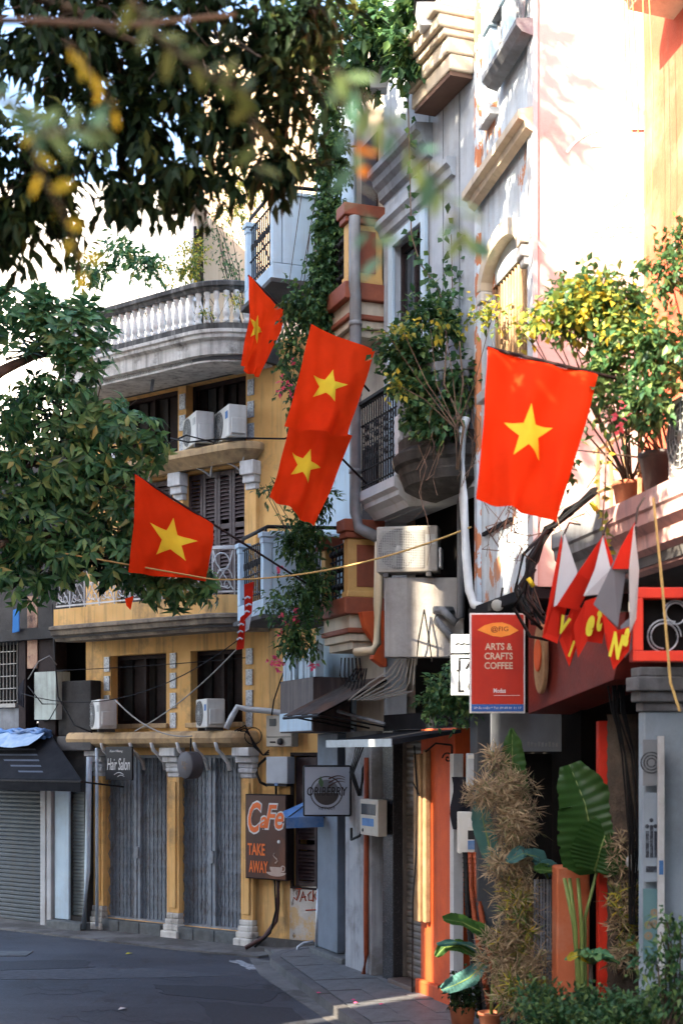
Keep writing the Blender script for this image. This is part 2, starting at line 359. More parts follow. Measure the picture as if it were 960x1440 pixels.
# ------------------------------------------------------------------ ground
def road_mat():
    m, t, bs = _bs('asphalt'); tc = t.nodes.new('ShaderNodeTexCoord'); v = tc.outputs['Object']
    f, _ = _noise(t, v, .7, 9, .7, .42, .58, (.6, 1.4, 1)); c = _mix(t, f, (.050, .058, .074), (.028, .033, .044))
    f, _ = _noise(t, v, 1.1, 9, .7, .54, .60, (1, .45, 1)); c = _mix(t, f, c, (.018, .019, .023))
    f, _ = _noise(t, v, 28, 6, .8, .52, .72); c = _mix(t, f, c, (.11, .115, .125)); f, _ = _noise(t, v, 17, 6, .8, .56, .7); c = _mix(t, f, c, (.016, .017, .02))
    t.links.new(c, bs.inputs['Base Color']); bs.inputs['Roughness'].default_value = .62; bs.inputs['Specular IOR Level'].default_value = .45
    n = t.nodes.new('ShaderNodeTexNoise'); n.inputs['Scale'].default_value = 120; n.inputs['Detail'].default_value = 4; t.links.new(v, n.inputs['Vector'])
    n2 = t.nodes.new('ShaderNodeTexNoise'); n2.inputs['Scale'].default_value = 40; t.links.new(v, n2.inputs['Vector'])
    ad = t.nodes.new('ShaderNodeMath'); ad.operation = 'ADD'; t.links.new(n.outputs[0], ad.inputs[0]); t.links.new(n2.outputs[0], ad.inputs[1])
    bp = t.nodes.new('ShaderNodeBump'); bp.inputs['Strength'].default_value = .35; bp.inputs['Distance'].default_value = .01; t.links.new(ad.outputs[0], bp.inputs['Height']); t.links.new(bp.outputs[0], bs.inputs['Normal'])
    return m
m_road = road_mat()
m_pave = pm('paving_stone', (.15, .16, .17), (.09, .095, .10), 6, .55, .3, dirt=(.07, .065, .06), damt=.6, dscale=2)
m_kerb = pm('kerb_stone', (.13, .135, .14), (.08, .08, .085), 5, .7, .4, dirt=(.07, .065, .06), damt=.6)
m_gutter = pm('gutter_concrete', (.17, .17, .165), (.10, .10, .10), 3, .8, .4, dirt=(.05, .045, .04), damt=.7, dlo=.48, dhi=.6)
g = B(); g.box(W0, -220, 220, -60, 420, -.6, 0); o = obj('road', g, m_road); o['kind'] = 'structure'
# pavement along the right row, raised, its kerb, and slabs one by one
K0 = np.array([-.98, 19.95]); K1 = np.array([1.85, 8.2]); kd = (K1-K0)/np.linalg.norm(K1-K0)
FK = Frame((K0[0], K0[1], 0), (kd[0], kd[1], 0), (-kd[1]*-1, kd[0]*-1, 0))
if FK.n[0] < 0: FK.n = -FK.n                                                # b runs from the kerb to the houses
bed = B(); bed.box(FK, -1.4, 12, .16, 2.9, -.3, .085); pav = obj('pavement', bed, m_gutter); pav['kind'] = 'structure'
kb = B(); kb.box(FK, 0, .99, 0, .15, -.3, .125); kmesh = mesh_of('kerb_stone', kb, FK.p(.5, .07, 0)); kmesh.materials.append(m_kerb)
kroot = pav
for i in range(12):
    F_ = Frame(FK.p(.5+i, .07, 0)+np.array([0, 0, random.uniform(-.006, .006)]), (1, 0, 0), (0, 1, 0))
    k = inst('kerb_stone', kmesh, pav, Matrix.Translation(Vector(F_.o)))
cb = B()
for i in range(7):
    q0 = math.pi/2*i/7; q1 = math.pi/2*(i+1)/7-.01; Rr = 1.3
    P_ = [FK.p(-Rr*math.sin(q)*1.0, Rr-Rr*math.cos(q), 0)[:2] for q in (q0, q1)]; Pi = [FK.p(-(Rr-.15)*math.sin(q), Rr-(Rr-.15)*math.cos(q), 0)[:2] for q in (q0, q1)]
    pts = [P_[0], P_[1], Pi[1], Pi[0]]
    cb = B(); cb.prism(W0, [tuple(p) for p in pts], -.3, .125); o = obj('kerb_stone', cb, m_kerb, pav, .01)
smesh = None
for i in range(26):
    for j in range(5):
        a, b_ = i*.42-1.0, .18+j*.42
        if smesh is None:
            sb = B(); sb.box(W0, 0, .41, 0, .41, -.06, 0); smesh = mesh_of('paving_slab', sb); smesh.materials.append(m_pave)
        M = mat4(FK, a, b_, .118+random.uniform(-.006, .006))
        if FK.p(a+.2, b_+.2, 0)[1] > 12.2: inst('paving_slab', smesh, pav, M @ Matrix.Rotation(random.uniform(-.01, .01), 4, 'X'))
# gutter strip in front of the corner house and an old drain cover
gb = B(); gb.prism(FY, [(-1.0, .02), (-1.0, .9), (.6, 1.05), (6.5, 1.1), (6.5, .02)], -.1, .03); o = obj('gutter_apron', gb, m_gutter); o['kind'] = 'structure'
gb = B(); q = [at(388, 1352, 20.5), at(350, 1345, 20.9), at(365, 1372, 19.3), at(430, 1418, 16.9), at(480, 1450, 15.4), at(505, 1450, 15.4)]
gb.add([(p[0], p[1], .006) for p in q]+[(p[0], p[1], .001) for p in q], [tuple(range(6))]+[(i, (i+1) % 6, 6+(i+1) % 6, 6+i) for i in range(6)]); o = obj('gutter', gb, m_gutter); o['kind'] = 'structure'
dc = B(); dc.box(CAMF(at(14, 1345, 21.3)*[1, 1, 0]), -.3, .3, -.25, .25, 0, .012); o = obj('drain_cover', dc, m_stone); tag(o, 'dark rectangular drain cover lying in the asphalt', 'drain cover')
lt = []
for px, py, c in ((173, 1420, m_wink), (182, 1342, m_lime)):
    Y = 6000/(py-1060); p = at(px, py, Y); b = B(); s_ = .05 if px < 300 else .14
    b.add([(p[0]-s_, p[1]-s_, .008), (p[0]+s_, p[1]-s_*.7, .03), (p[0]+s_*.8, p[1]+s_, .012), (p[0]-s_*.7, p[1]+s_*.8, .025)], [(0, 1, 2), (0, 2, 3)])
    o = obj('paper_scrap', b, c)
    lab = {173: 'tiny white paper scrap lying on open asphalt', 182: 'yellow scrap lying before the folding gates', 360: 'larger white paper sheet by the kerb corner', 345: 'white paper scrap beside the larger sheet', 440: 'white scrap lying at the pavement edge'}[px]
    tag(o, lab, 'litter', 'scraps on the street')

# patched asphalt, a worn paint mark, hairline cracks
m_patchd = pm('dark_asphalt_patch', (.022, .025, .032), (.036, .041, .052), 14, .7, .6, bscale=90)
def ground_patch(name, pix, z, mat, lab=None):
    P = [at(x, y, 6000/(y-1060)) for x, y in pix]; Q = []
    for i in range(len(P)):
        for t in np.linspace(0, 1, 7, endpoint=False): Q.append(P[i]*(1-t)+P[(i+1) % len(P)]*t+RNG.normal(size=3)*.03)
    n = len(Q); b = B(); b.add([(q[0], q[1], z) for q in Q]+[(q[0], q[1], .0005) for q in Q], [tuple(range(n))]+[(i, (i+1) % n, n+(i+1) % n, n+i) for i in range(n)]); o = obj(name, b, mat); o['kind'] = 'structure'
ground_patch('road_patch', [(215, 1385), (330, 1388), (395, 1395), (370, 1412), (230, 1398)], .004, m_patchd)
ground_patch('road_patch', [(280, 1408), (410, 1418), (440, 1452), (300, 1440)], .004, m_patchd)
ground_patch('road_patch', [(-20, 1352), (120, 1350), (130, 1360), (-20, 1366)], .004, m_patchd)
ground_patch('road_patch', [(-30, 1366), (210, 1362), (330, 1372), (210, 1376), (-30, 1378)], .0045, pm('worn_asphalt_band', (.075, .082, .094), (.04, .045, .054), 9, .8, .4))
ground_patch('road_marking', [(318, 1350), (338, 1351), (366, 1362), (352, 1364)], .005, pm('worn_road_paint', (.42, .44, .46), (.12, .125, .13), 14, .8, .2))
for k in range(7):
    x, y = random.uniform(20, 330), random.uniform(1380, 1436); b = B(); P_ = []
    for i in range(9): Y = 6000/(y-1060); q = at(x, y, Y); P_.append((q[0], q[1], .0015)); x += random.uniform(4, 26); y += random.uniform(-5, 6); y = min(max(y, 1372), 1450)
    V = []
    for i, q in enumerate(P_): w = .012*random.uniform(.4, 1); V += [(q[0], q[1]-w*2, .003), (q[0], q[1]+w*2, .003)]
    b.add(V, [(2*i, 2*i+2, 2*i+3, 2*i+1) for i in range(8)]); o = obj('road_crack', b, m_patchd); o['kind'] = 'structure'

# ------------------------------------------------------------------ yellow corner house
yh = thing('corner_house', 'ochre yellow corner house with curved balconies and grey folding gates', 'house', FY.p(0, 0, 0))
G1 = FY.rect(253, 341, 1066, 1308); G2 = FY.rect(149, 235, 1066, 1308)
M1 = FY.rect(268, 341, 912, 1012); M2 = FY.rect(156, 234, 912, 1012)
S1 = FY.rect(262, 344, 645, 800); S2 = FY.rect(165, 243, 645, 800)
T1 = FY.rect(272, 345, 505, 618); T2 = FY.rect(166, 248, 505, 618)
V1 = FY.rect(411, 447, 1062, 1246)
HZf = lambda r, c0, c1: (r[0], r[1], c0, c1)
G1 = HZf(G1, .22, 2.98); G2 = HZf(G2, .22, 2.98); M1 = HZf(M1, 3.5, 4.66); M2 = HZf(M2, 3.5, 4.66)
S1 = HZf(S1, 5.35, 7.52); S2 = HZf(S2, 5.35, 7.52); T1 = HZf(T1, 7.98, 9.0); T2 = HZf(T2, 7.98, 9.0); V1 = HZf(V1, .98, 2.98)
tcol = [FY.L(px, 560, 0)[0] for px in (352, 256, 160)]                      # the top floor is an open loggia between slim columns
LOG = [(tcol[0]+.09, tcol[1]-.09, 7.86, 8.97), (tcol[1]+.09, tcol[2]-.09, 7.86, 8.97)]
wb = B(); wb.holes(FY, -1.42, 3.75, 0, 9.35, [G1, G2, M1, M2, S1, S2, V1]+LOG, -.35, 0)
wall = obj('wall', wb, m_yellow, yh)
bk = B(); bk.box(FY, -1.4, 3.7, -.9, -.75, .05, 9.3)
for c in (3.2, 5.2, 7.75): bk.box(FY, -1.4, 3.7, -.74, -.36, c-.06, c+.06)
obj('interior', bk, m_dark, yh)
rb = B(); rb.box(FY, -1.42, 3.75, -3.5, -.36, 9.3, 9.45); obj('roof', rb, m_slab, yh)
sw = B(); sw.box(FY, -1.42, -1.25, -3.5, -.36, 0, 9.29); sw.box(FY, 3.55, 3.75, -3.5, -.36, 0, 9.29); obj('side_wall', sw, m_yellow, yh)
# stepped stone sills below the gates, stone by stone
for (r, n) in ((G1, 3), (G2, 3)):
    w = (r[1]-r[0])/n
    for i in range(n):
        b = B(); b.box(FY, r[0]+i*w+.005, r[0]+(i+1)*w-.005, -.3, .16+.004*i, 0, .21); obj('sill_stone', b, m_stone, yh, .012)
def gate(r):
    a0, a1, c0, c1 = r; b = B(); n = 32; w = (a1-a0)/n
    for i in range(n):
        a = a0+(i+.5)*w; zig = .006*(1 if i % 2 else -1)
        b.box(FY, a-w*.34, a+w*.34, -.13+zig, -.105+zig, c0+.02, c1)
    g_ = obj('gate', b, m_gate, yh, kind='stuff')
    l = B(); nz = 9; hz = (c1-c0)/nz
    for i in range(0, n-1, 2):
        for k in range(nz):
            p0 = FY.p(a0+(i+.1)*w, -.065, c0+k*hz); p1 = FY.p(a0+(i+1.9)*w, -.065, c0+(k+.5)*hz); p2 = FY.p(a0+(i+.1)*w, -.065, c0+(k+1)*hz)
            l.tube([p0, p1, p2], .0085, n=4, cap=False)
    bq = B(); bq.box(FY, a0, a1, -.2, -.19, c0, c1); obj('backing', bq, m_dark, g_)
    obj('lattice', l, m_gate, g_, kind='stuff')
    c = B(); am = (a0+a1)/2
    for d in (-.045, .045): c.box(FY, am+d-.03, am+d+.03, -.07, -.03, c0+.02, c1-.02)
    c.box(FY, am-.05, am+.05, -.03, .0, 1.25, 1.45); obj('lock_stile', c, m_gate, g_, .004)
    t = B(); t.box(FY, a0, a1, -.16, -.04, c1-.05, c1); t.box(FY, a0, a1, -.16, -.02, c0, c0+.03); obj('track', t, m_gate, g_)
gate(G1); gate(G2)
# pilasters of the ground floor
pil_px = (138, 244, 347)
for k, px in enumerate(pil_px):
    a, _ = FY.L(px, 1200, .1); w = .125
    b = B(); b.box(FY, a-w, a+w, .002, .10, .42, 2.62); b.box(FY, a-w*.55, a+w*.55, .1, .125, .5, 2.55); p_ = obj('pilaster', b, m_yellow, yh, .01)
    c = B(); c.box(FY, a-w*1.5, a+w*1.5, .002, .22, 0, .14); c.box(FY, a-w*1.35, a+w*1.35, .002, .18, .14, .24); c.box(FY, a-w*1.2, a+w*1.2, .002, .15, .24, .33); c.box(FY, a-w*1.1, a+w*1.1, .002, .13, .33, .42)
    obj('base', c, m_fascia, p_, .02)
    c = B()
    for j, (d, z0, z1) in enumerate(((.11, 2.62, 2.70), (.14, 2.70, 2.78), (.13, 2.78, 2.86), (.19, 2.86, 2.96), (.26, 2.96, 3.10))): c.box(FY, a-w*(1.05+.1*j), a+w*(1.05+.1*j), .002, d, z0, z1)
    obj('capital', c, m_whitep, p_, .02)
def curve_path(a_left, out, a_flat, a_end, b_end, n=9):
    pts = []
    for i in range(n+1):
        q = math.pi/2*(1-i/n); pts.append((a_flat-(a_flat-a_end)*math.sin(q), b_end+(out-b_end)*math.cos(q)))
    return pts+[(a_left, out)]
# lower ledge with white brackets
P1 = curve_path(3.85, .34, .12, -.2, .02)
b = B(); b.sweep(FY, P1, [(-.3, 3.12), (-.12, 3.10), (0, 3.17), (.03, 3.25), (0, 3.33), (-.05, 3.36), (-.3, 3.36)]); obj('ledge', b, m_ledge, yh)
for px in (152, 192, 222, 258, 282, 312):
    a, _ = FY.L(px, 1060, .2); b = B(); pts = [FY.p(a, .02, 2.74), FY.p(a, .06, 2.86), FY.p(a, .18, 2.98), FY.p(a, .30, 3.06), FY.p(a, .345, 3.18)]
    b.tube(pts, .035, .028, 6); obj('bracket', b, m_whitep, yh)
# middle balcony
P2 = curve_path(3.7, .80, .22, -.50, .02)
b = B(); b.sweep(FY, P2, [(-.6, 4.90), (-.08, 4.88), (-.04, 4.96), (.02, 4.98), (.03, 5.05), (.07, 5.07), (.07, 5.12), (0, 5.14), (-.6, 5.14)]); slab = obj('balcony', b, pm('grey_stained_slab', (.34, .28, .20), (.20, .16, .12), 4, .85, .35, dirt=(.06, .05, .045), damt=.8, dlo=.45, dhi=.62, dscale=2.2, streak=(.08, .07, .06), samt=.6), yh)
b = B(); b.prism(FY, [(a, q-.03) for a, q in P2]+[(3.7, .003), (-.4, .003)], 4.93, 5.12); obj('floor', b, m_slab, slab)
b = B(); b.sweep(FY, P2, [(-.16, 5.142), (-.04, 5.142), (-.04, 5.42), (-.16, 5.42)]); obj('parapet', b, m_yellow, slab)
def along(path, step):
    out = []; P = [np.array(p) for p in path]; d = 0
    for i in range(len(P)-1):
        L_ = np.linalg.norm(P[i+1]-P[i]); t = (P[i+1]-P[i])/L_
        while d < L_: out.append((P[i]+t*d, t)); d += step
        d -= L_
    return out
ip = [(a, q-.1) for a, q in P2]
b = B(); b.sweep(FY, ip, [(-.03, 6.12), (.03, 6.12), (.03, 6.17), (-.03, 6.17)]); b.sweep(FY, ip, [(-.012, 5.46), (.012, 5.46), (.012, 5.485), (-.012, 5.485)]); rl = obj('railing', b, m_whitep, slab)
for k, (p, t) in enumerate(along(ip, .36)):
    b = B(); e = np.array([t[0], t[1]])
    def q_(d, z): x = p+e*d; return FY.p(x[0], x[1], z)
    b.tube([q_(0, 5.42), q_(0, 6.13)], .011, n=4)
    for s_ in (1, -1):
        b.tube([q_(.18+s_*(.02+.12*math.cos(u)), 5.80+.14*math.sin(u)+.12*s_) for u in np.linspace(0, 5.2, 12)], .010, n=4)
        b.tube([q_(.18+s_*.16, 5.5), q_(.18+s_*.02, 5.72), q_(.18-s_*.1, 5.9), q_(.18-s_*.15, 6.1)], .010, n=4)
        b.tube([q_(.18+s_*.07+.05*math.cos(u), 5.58+.06*math.sin(u)) for u in np.linspace(0, 6.2, 9)], .009, n=4)
    obj('scroll_panel', b, m_whitep, rl)
# upper ledge
P3 = curve_path(3.8, .36, .15, -.3, .02)
b = B(); b.sweep(FY, P3, [(-.34, 7.56), (-.16, 7.54), (-.02, 7.66), (.03, 7.70), (.03, 7.79), (0, 7.82), (-.34, 7.82)]); obj('ledge', b, m_ledge, yh)
for px in (205, 292, 335):
    a, _ = FY.L(px, 660, .1); b = B()
    for s_ in (-1, 1): b.tube([FY.p(a, .02, 7.42), FY.p(a+s_*.10, .12, 7.52), FY.p(a+s_*.24, .24, 7.58)], .022, .008, 6)
    obj('plaster_relief', b, m_whitep, yh)
for px in (250, 352):
    a, _ = FY.L(px, 700, .1); b = B(); b.box(FY, a-.1, a+.1, .002, .08, 5.3, 7.1); q_ = obj('pilaster', b, m_yellow, yh, .01)
    c = B()
    for j, (z0, z1) in enumerate(((7.1, 7.2), (7.2, 7.32), (7.32, 7.54))): c.box(FY, a-.11-.015*j, a+.11+.015*j, .002, .1+.05*j, z0, z1)
    obj('capital', c, m_whitep, q_, .015)
# tiled strips beside the upper windows: tile by tile
tmesh = None
for px, c0, c1 in ((243, 3.42, 4.72), (350, 3.42, 4.72), (150, 3.42, 4.72), (256, 7.9, 8.93), (352, 7.9, 8.93), (160, 7.9, 8.93)):
    a, _ = FY.L(px, 960 if c0 < 5 else 560, .02); n = int((c1-c0)/.26); h = (c1-c0)/n
    for i in range(n):
        if tmesh is None:
            sb = B(); sb.box(W0, -.065, .065, 0, .018, 0, .25); tmesh = mesh_of('tile', sb); tmesh.materials.append(m_tile)
        inst('tile', tmesh, yh, mat4(FY, a, .003, c0+i*h))
# dark curtained windows of the low upper floor and the top floor
def dark_window(r, n=5, frame=m_brownwood):
    a0, a1, c0, c1 = r; w = (a1-a0)/n
    fb = B(); fb.box(FY, a0, a1, -.24, -.16, c1-.07, c1); fb.box(FY, a0, a1, -.24, -.16, c0, c0+.06)
    for a in (a0, (a0+a1)/2-.03, a1-.06): fb.box(FY, a, a+.06, -.24, -.16, c0+.06, c1-.07)
    f_ = obj('window', fb, frame, yh)
    for i in range(n):
        b = B(); b.box(FY, a0+i*w+.02, a0+(i+1)*w-.02, -.30-.015*(i % 2), -.27-.015*(i % 2), c0+.03, c1-.03); obj('panel', b, m_brownwood if i % 2 else m_darkwall, f_)
for r in (M1, M2): dark_window(r)
for r in LOG: dark_window((r[0], r[1], r[2], r[3]), 6)
for r in (M1, M2):
    b = B(); b.box(FY, r[0]-.06, r[1]+.06, .002, .07, r[2]-.08, r[2]); obj('window_sill', b, m_ledge, yh, .01)
# louvred shutters
def louvres(F, r, leaves, pitch, b0, mat, root, nm='shutter'):
    a0, a1, c0, c1 = r; w = (a1-a0)/leaves
    for i in range(leaves):
        x0, x1 = a0+i*w+.006, a0+(i+1)*w-.006; st = .055; b = B()
        b.box(F, x0, x0+st, b0, b0+.045, c0, c1); b.box(F, x1-st, x1, b0, b0+.045, c0, c1)
        mid = (c0*.45+c1*.55)
        for z in (c0, mid, c1-.08): b.box(F, x0+st, x1-st, b0, b0+.04, z, z+.08)
        s_ = obj(nm, b, mat, root)
        l = B(); z = c0+.1
        while z < c1-.1:
            if abs(z-mid-.03) > .07:
                l.hexa([F.p(x0+st, b0+.005, z+pitch*.8), F.p(x1-st, b0+.005, z+pitch*.8), F.p(x1-st, b0+.04, z), F.p(x0+st, b0+.04, z)],
                       [F.p(x0+st, b0+.005, z+pitch*.8+.009), F.p(x1-st, b0+.005, z+pitch*.8+.009), F.p(x1-st, b0+.04, z+.009), F.p(x0+st, b0+.04, z+.009)])
            z += pitch
        obj('louvre', l, mat, s_, kind='stuff')
m_shut = pm('aubergine_shutter', (.045, .028, .032), (.07, .045, .048), 8, .5, .2, dirt=(.14, .11, .10), damt=.4, dscale=3)
louvres(FY, (S1[0], S1[1], 5.45, 7.50), 4, .062, -.1, m_shut, yh); louvres(FY, (S2[0]+.1, S2[1], 5.45, 7.50), 3, .062, -.12, m_shut, yh)
louvres(FY, (V1[0]+.03, V1[1]-.03, .99, 2.0), 1, .055, -.08, m_shut, yh)
b = B(); b.box(FY, V1[0]+.03, V1[1]-.03, -.09, -.05, 2.02, 2.95); obj('panel', b, m_shut, yh)
b = B(); b.holes(FY, V1[0]-.03, V1[1]+.03, .95, 3.02, [(V1[0]+.02, V1[1]-.02, .985, 2.97)], -.02, .015); obj('window_frame', b, m_brownwood, yh)
# bare white plaster patch with red scrawl, broken skirting
pp = [(447, 1247), (408, 1247), (407, 1322), (447, 1322)]; b = B(); b.face_prism(FY, [FY.L(*p, .012) for p in pp], .002, .012)
m_patch = pm('bare_plaster', (.60, .57, .52), (.5, .46, .4), 3, .9, .4, peel=(.16, .12, .09), plo=.60, phi=.63, pscale=2.4, dirt=(.62, .37, .10), damt=.7, dlo=.55, dhi=.62)
pt = obj('plaster_patch', b, m_patch, yh)
m_scrawl = pm('red_scrawl', (.42, .06, .02), None, 5, .7, 0)
def scrawl(strokes, r, b_=.016):
    b = B()
    for st in strokes: b.tube([FY.p(*[(lambda q: (q[0], b_, q[1]))(FY.L(x, y, b_))][0]) for x, y in st], r, n=5)
    return b
gr = [[(421, 1250), (420, 1258), (417, 1266), (413, 1262)], [(416, 1250), (424, 1250)], [(422, 1268), (426, 1254), (430, 1267)], [(424, 1262), (430, 1261)], [(437, 1254), (433, 1258), (434, 1266), (439, 1266)], [(440, 1252), (440, 1268)], [(446, 1253), (441, 1260), (447, 1268)], [(430, 1280), (446, 1279)]]
obj('lettering', scrawl(gr, .010), m_scrawl, pt)
b = B(); b.prism(FY, [(-1.38, .003), (-1.38, .05), (-.1, .05), (-.1, .003)], 0, .17); obj('skirting', b, m_gutter, yh)
# top balcony
P4 = curve_path(3.1, 1.0, .35, -.62, .05, 14)
P4 = P4+[(3.5, .8), (3.75, .3)]
b = B(); b.sweep(FY, P4, [(-.9, 8.96), (-.14, 8.94), (-.10, 8.94), (-.10, 9.02), (-.04, 9.04), (-.04, 9.24), (.02, 9.28), (.02, 9.33), (.05, 9.35), (.05, 9.40), (-.9, 9.40)]); tb = obj('balcony', b, m_fascia, yh)
b = B(); b.sweep(FY, P4, [(-.16, 9.402), (.0, 9.402), (.0, 9.50), (-.16, 9.50)]); obj('plinth', b, m_mould, tb)
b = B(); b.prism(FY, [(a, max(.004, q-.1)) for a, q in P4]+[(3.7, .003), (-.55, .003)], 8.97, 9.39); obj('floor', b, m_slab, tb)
b = B(); b.sweep(FY, P4, [(-.17, 10.0), (-.02, 9.99), (.0, 10.04), (.03, 10.06), (.03, 10.12), (0, 10.14), (-.17, 10.15)]); obj('handrail', b, m_mould, tb)
prof = [(.052, 0), (.052, .06), (.035, .08), (.05, .12), (.054, .17), (.045, .24), (.03, .34), (.026, .38), (.04, .40), (.04, .43), (.05, .45), (.05, .50)]
sb = B(); sb.lathe((0, 0, 0), prof, 10); bm_ = mesh_of('baluster', sb); bm_.materials.append(m_bal)
for p, t in along([(a, q-.08) for a, q in P4], .152): inst('baluster', bm_, tb, mat4(FY, p[0], p[1], 9.5))
# wall lamp stub and rods under the top balcony
b = B(); b.tube([at(201, 466, 22.4), at(208, 520, 22.4)], .02, n=5); b.tube([at(219, 505, 22.6), at(213, 550, 22.6)], .03, n=5); obj('bracket', b, m_greyc, yh)

# ------------------------------------------------------------------ air conditioners
m_acshade = pm('shade_dulled_ac_casing', (.34, .33, .30), (.26, .25, .23), 3, .6, .05, dirt=(.12, .10, .08), damt=.5, streak=(.12, .10, .08), samt=.5)  # dust over a casing dulled in colour to stand in for shade
def ac_unit(o, fx, label, w=.78, d=.30, h=.55, sticker=None, brackets=True, mesh=False):
    """outdoor unit at base point o (back bottom centre), facing fx"""
    fx = np.array([fx[0], fx[1], 0], float); fx /= np.linalg.norm(fx); F = Frame(o, (fx[1]*-1, fx[0], 0), fx)
    r = thing('air_conditioner', label, 'air conditioner', o, 'outdoor air conditioning units')
    b = B(); b.box(F, -w/2, w/2, .0, d, .05, h); body = obj('casing', b, m_acshade if mesh else m_acw, r, .02)
    b = B(); cx = -w*.14; cz = .05+(h-.05)/2; R_ = h*.40; front = F.p(cx, d+.004, cz)
    ring(b, front-fx*.002, 0.02, R_, fx, 28, .004, right=F.u); obj('fan_recess', b, m_acd, r)
    b = B()
    for k in range(5):
        q0 = 2*math.pi*k/5; pts = [F.p(cx+math.cos(q0+e)*rr, d+.006, cz+math.sin(q0+e)*rr) for e, rr in ((0, .03), (.2, R_*.9), (.8, R_*.85), (.9, .03))]
        b.add(pts, [(0, 1, 2, 3)])
    b.lathe(F.p(cx, d+.004, cz), [(.045, 0), (.04, .012)], 12, fx); obj('fan', b, m_acg, r)
    b = B()
    if mesh:
        for k in range(1, 24): z = .09+k*(h-.13)/24; b.box(F, -w/2+.03, w/2-.16, d+.012, d+.017, z, z+.006)
        for k in range(1, 26): a = -w/2+.03+k*(w-.19)/26; b.box(F, a, a+.006, d+.012, d+.017, .09, h-.04)
    else:
        for k in range(1, 6): ring(b, F.p(cx, d+.010, cz), R_*k/5.2-.003, R_*k/5.2+.003, fx, 24, .005, right=F.u)
        for k in range(12): q0 = math.pi*2*k/12; b.tube([F.p(cx+.03*math.cos(q0), d+.013, cz+.03*math.sin(q0)), F.p(cx+R_*math.cos(q0), d+.013, cz+R_*math.sin(q0))], .003, n=4)
    obj('fan_guard', b, m_acg, r, kind='stuff')
    b = B(); b.box(F, w/2+.002, w/2+.035, .04, d-.04, .10, .34); obj('valve_cover', b, m_acw, r, .01)
    b = B(); b.box(F, w*.30, w/2-.03, d+.002, d+.006, h*.62, h*.82); obj('badge', b, m_tarp if sticker else m_acg, r)
    for a in (-w*.35, w*.35): b = B(); b.box(F, a-.03, a+.03, .01, d-.01, 0, .048); obj('foot', b, m_acd, r)
    return r
LF = (-.93, -.37)
p = FY.p(*[FY.L(281, 600, .10)[0], .10, 7.825]); ac_unit(p+np.array([.12, .0, 0]), LF, 'white air conditioner on the upper ledge with its round fan showing')
p = FY.p(*[FY.L(326, 600, .10)[0], .10, 7.825]); ac_unit(p+np.array([.12, .0, 0]), LF, 'white air conditioner on the upper ledge nearest the ochre wall', sticker=True)
p = FY.p(*[FY.L(301, 1020, .1)[0], .12, 3.362]); ac_unit(p+np.array([.1, 0, 0]), LF, 'white air conditioner above the folding gate with blue sticker', w=.62, h=.5, sticker=True)
p = FY.p(*[FY.L(151, 1020, .1)[0], .14, 3.362]); ac_unit(p+np.array([.1, 0, 0]), LF, 'dusty air conditioner above the hair salon sign', w=.86, h=.54)

# ------------------------------------------------------------------ meters, boxes and signs on the ochre wall
def wall_box(F, px0, px1, py0, py1, b0, d, mat, name, label, cat, trim=None, bev=.012, group=None):
    a0, a1, c0, c1 = F.rect(px0, px1, py0, py1, b0+d); r = thing(name, label, cat, F.p((a0+a1)/2, b0, c0), group)
    b = B(); b.box(F, a0, a1, b0, b0+d, c0, c1); obj('casing', b, mat, r, bev); return r, (a0, a1, c0, c1)
m_meter = pm('meter_casing', (.50, .47, .40), (.42, .40, .35), 4, .55, .08, dirt=(.2, .17, .13), damt=.4)
m_boxg = pm('grey_box', (.44, .48, .52), (.37, .40, .44), 3, .5, .05, dirt=(.2, .2, .2), damt=.3)
r, (a0, a1, c0, c1) = wall_box(FY, 374, 410, 1006, 1050, .003, .16, m_meter, 'electric_meter', 'beige twin electric meter box on the ochre wall', 'meter box')
W_ = a1-a0; Hh = c1-c0
for k in (.25, .73):
    b = B(); b.box(FY, a0+W_*(k-.13), a0+W_*(k+.13), .164, .170, c0+Hh*.66, c0+Hh*.9); obj('window', b, m_glass, r)
b = B(); b.box(FY, a0+W_*.03, a0+W_*.97, .164, .168, c0+Hh*.30, c0+Hh*.32); b.box(FY, a0+W_*.62, a0+W_*.84, .164, .169, c0+Hh*.12, c0+Hh*.17); obj('seam', b, m_ink, r)
b = B(); b.lathe(FY.p(a0+W_*.42, .165, c0+Hh*.16), [(.055, 0), (.05, .03), (.02, .035)], 14, FY.n); obj('knob', b, m_ink, r)
r, (a0, a1, c0, c1) = wall_box(FY, 374, 404, 1064, 1102, .003, .18, m_boxg, 'junction_box', 'plain grey junction box below the twin meter', 'electric box')
b = B(); b.box(FY, a0+.01, a1-.01, .06, .19, c0-.04, c0-.002); obj('cable_gland', b, m_cable, r)
b = B(); b.box(FY, (a0+a1)/2-.03, (a0+a1)/2+.03, .192, .198, c0-.03, c0+.01); obj('seal', b, m_tarp, r)
# CAFE TAKE AWAY light box
m_cafe = pm('brown_sign_print', (.075, .022, .014), (.04, .014, .010), 1.6, .35, 0, peel=(.14, .045, .02), plo=.50, phi=.62, pscale=.9)
m_orprint = pm('orange_print', (.80, .17, .02), (.7, .12, .015), 3, .5, 0); m_cupw = pm('cup_print', (.52, .40, .33), (.42, .3, .24), 6, .5, 0)
a0, a1, c0, c1 = FY.rect(345, 403, 1117, 1237, .2); r = thing('cafe_sign', 'brown café sign with orange script and steaming cup', 'sign', FY.p((a0+a1)/2, .1, c0))
b = B(); b.box(FY, a0, a1, .05, .20, c0, c1); obj('frame', b, m_brownwood, r, .01)
b = B(); b.box(FY, a0+.02, a1-.02, .20, .206, c0+.02, c1-.02); pn = obj('panel', b, m_cafe, r)
W_, Hh = a1-a0, c1-c0; RT = -FY.u
cp = lambda x, y, d=.208: FY.p(a1-W_*x, d, c1-Hh*y)
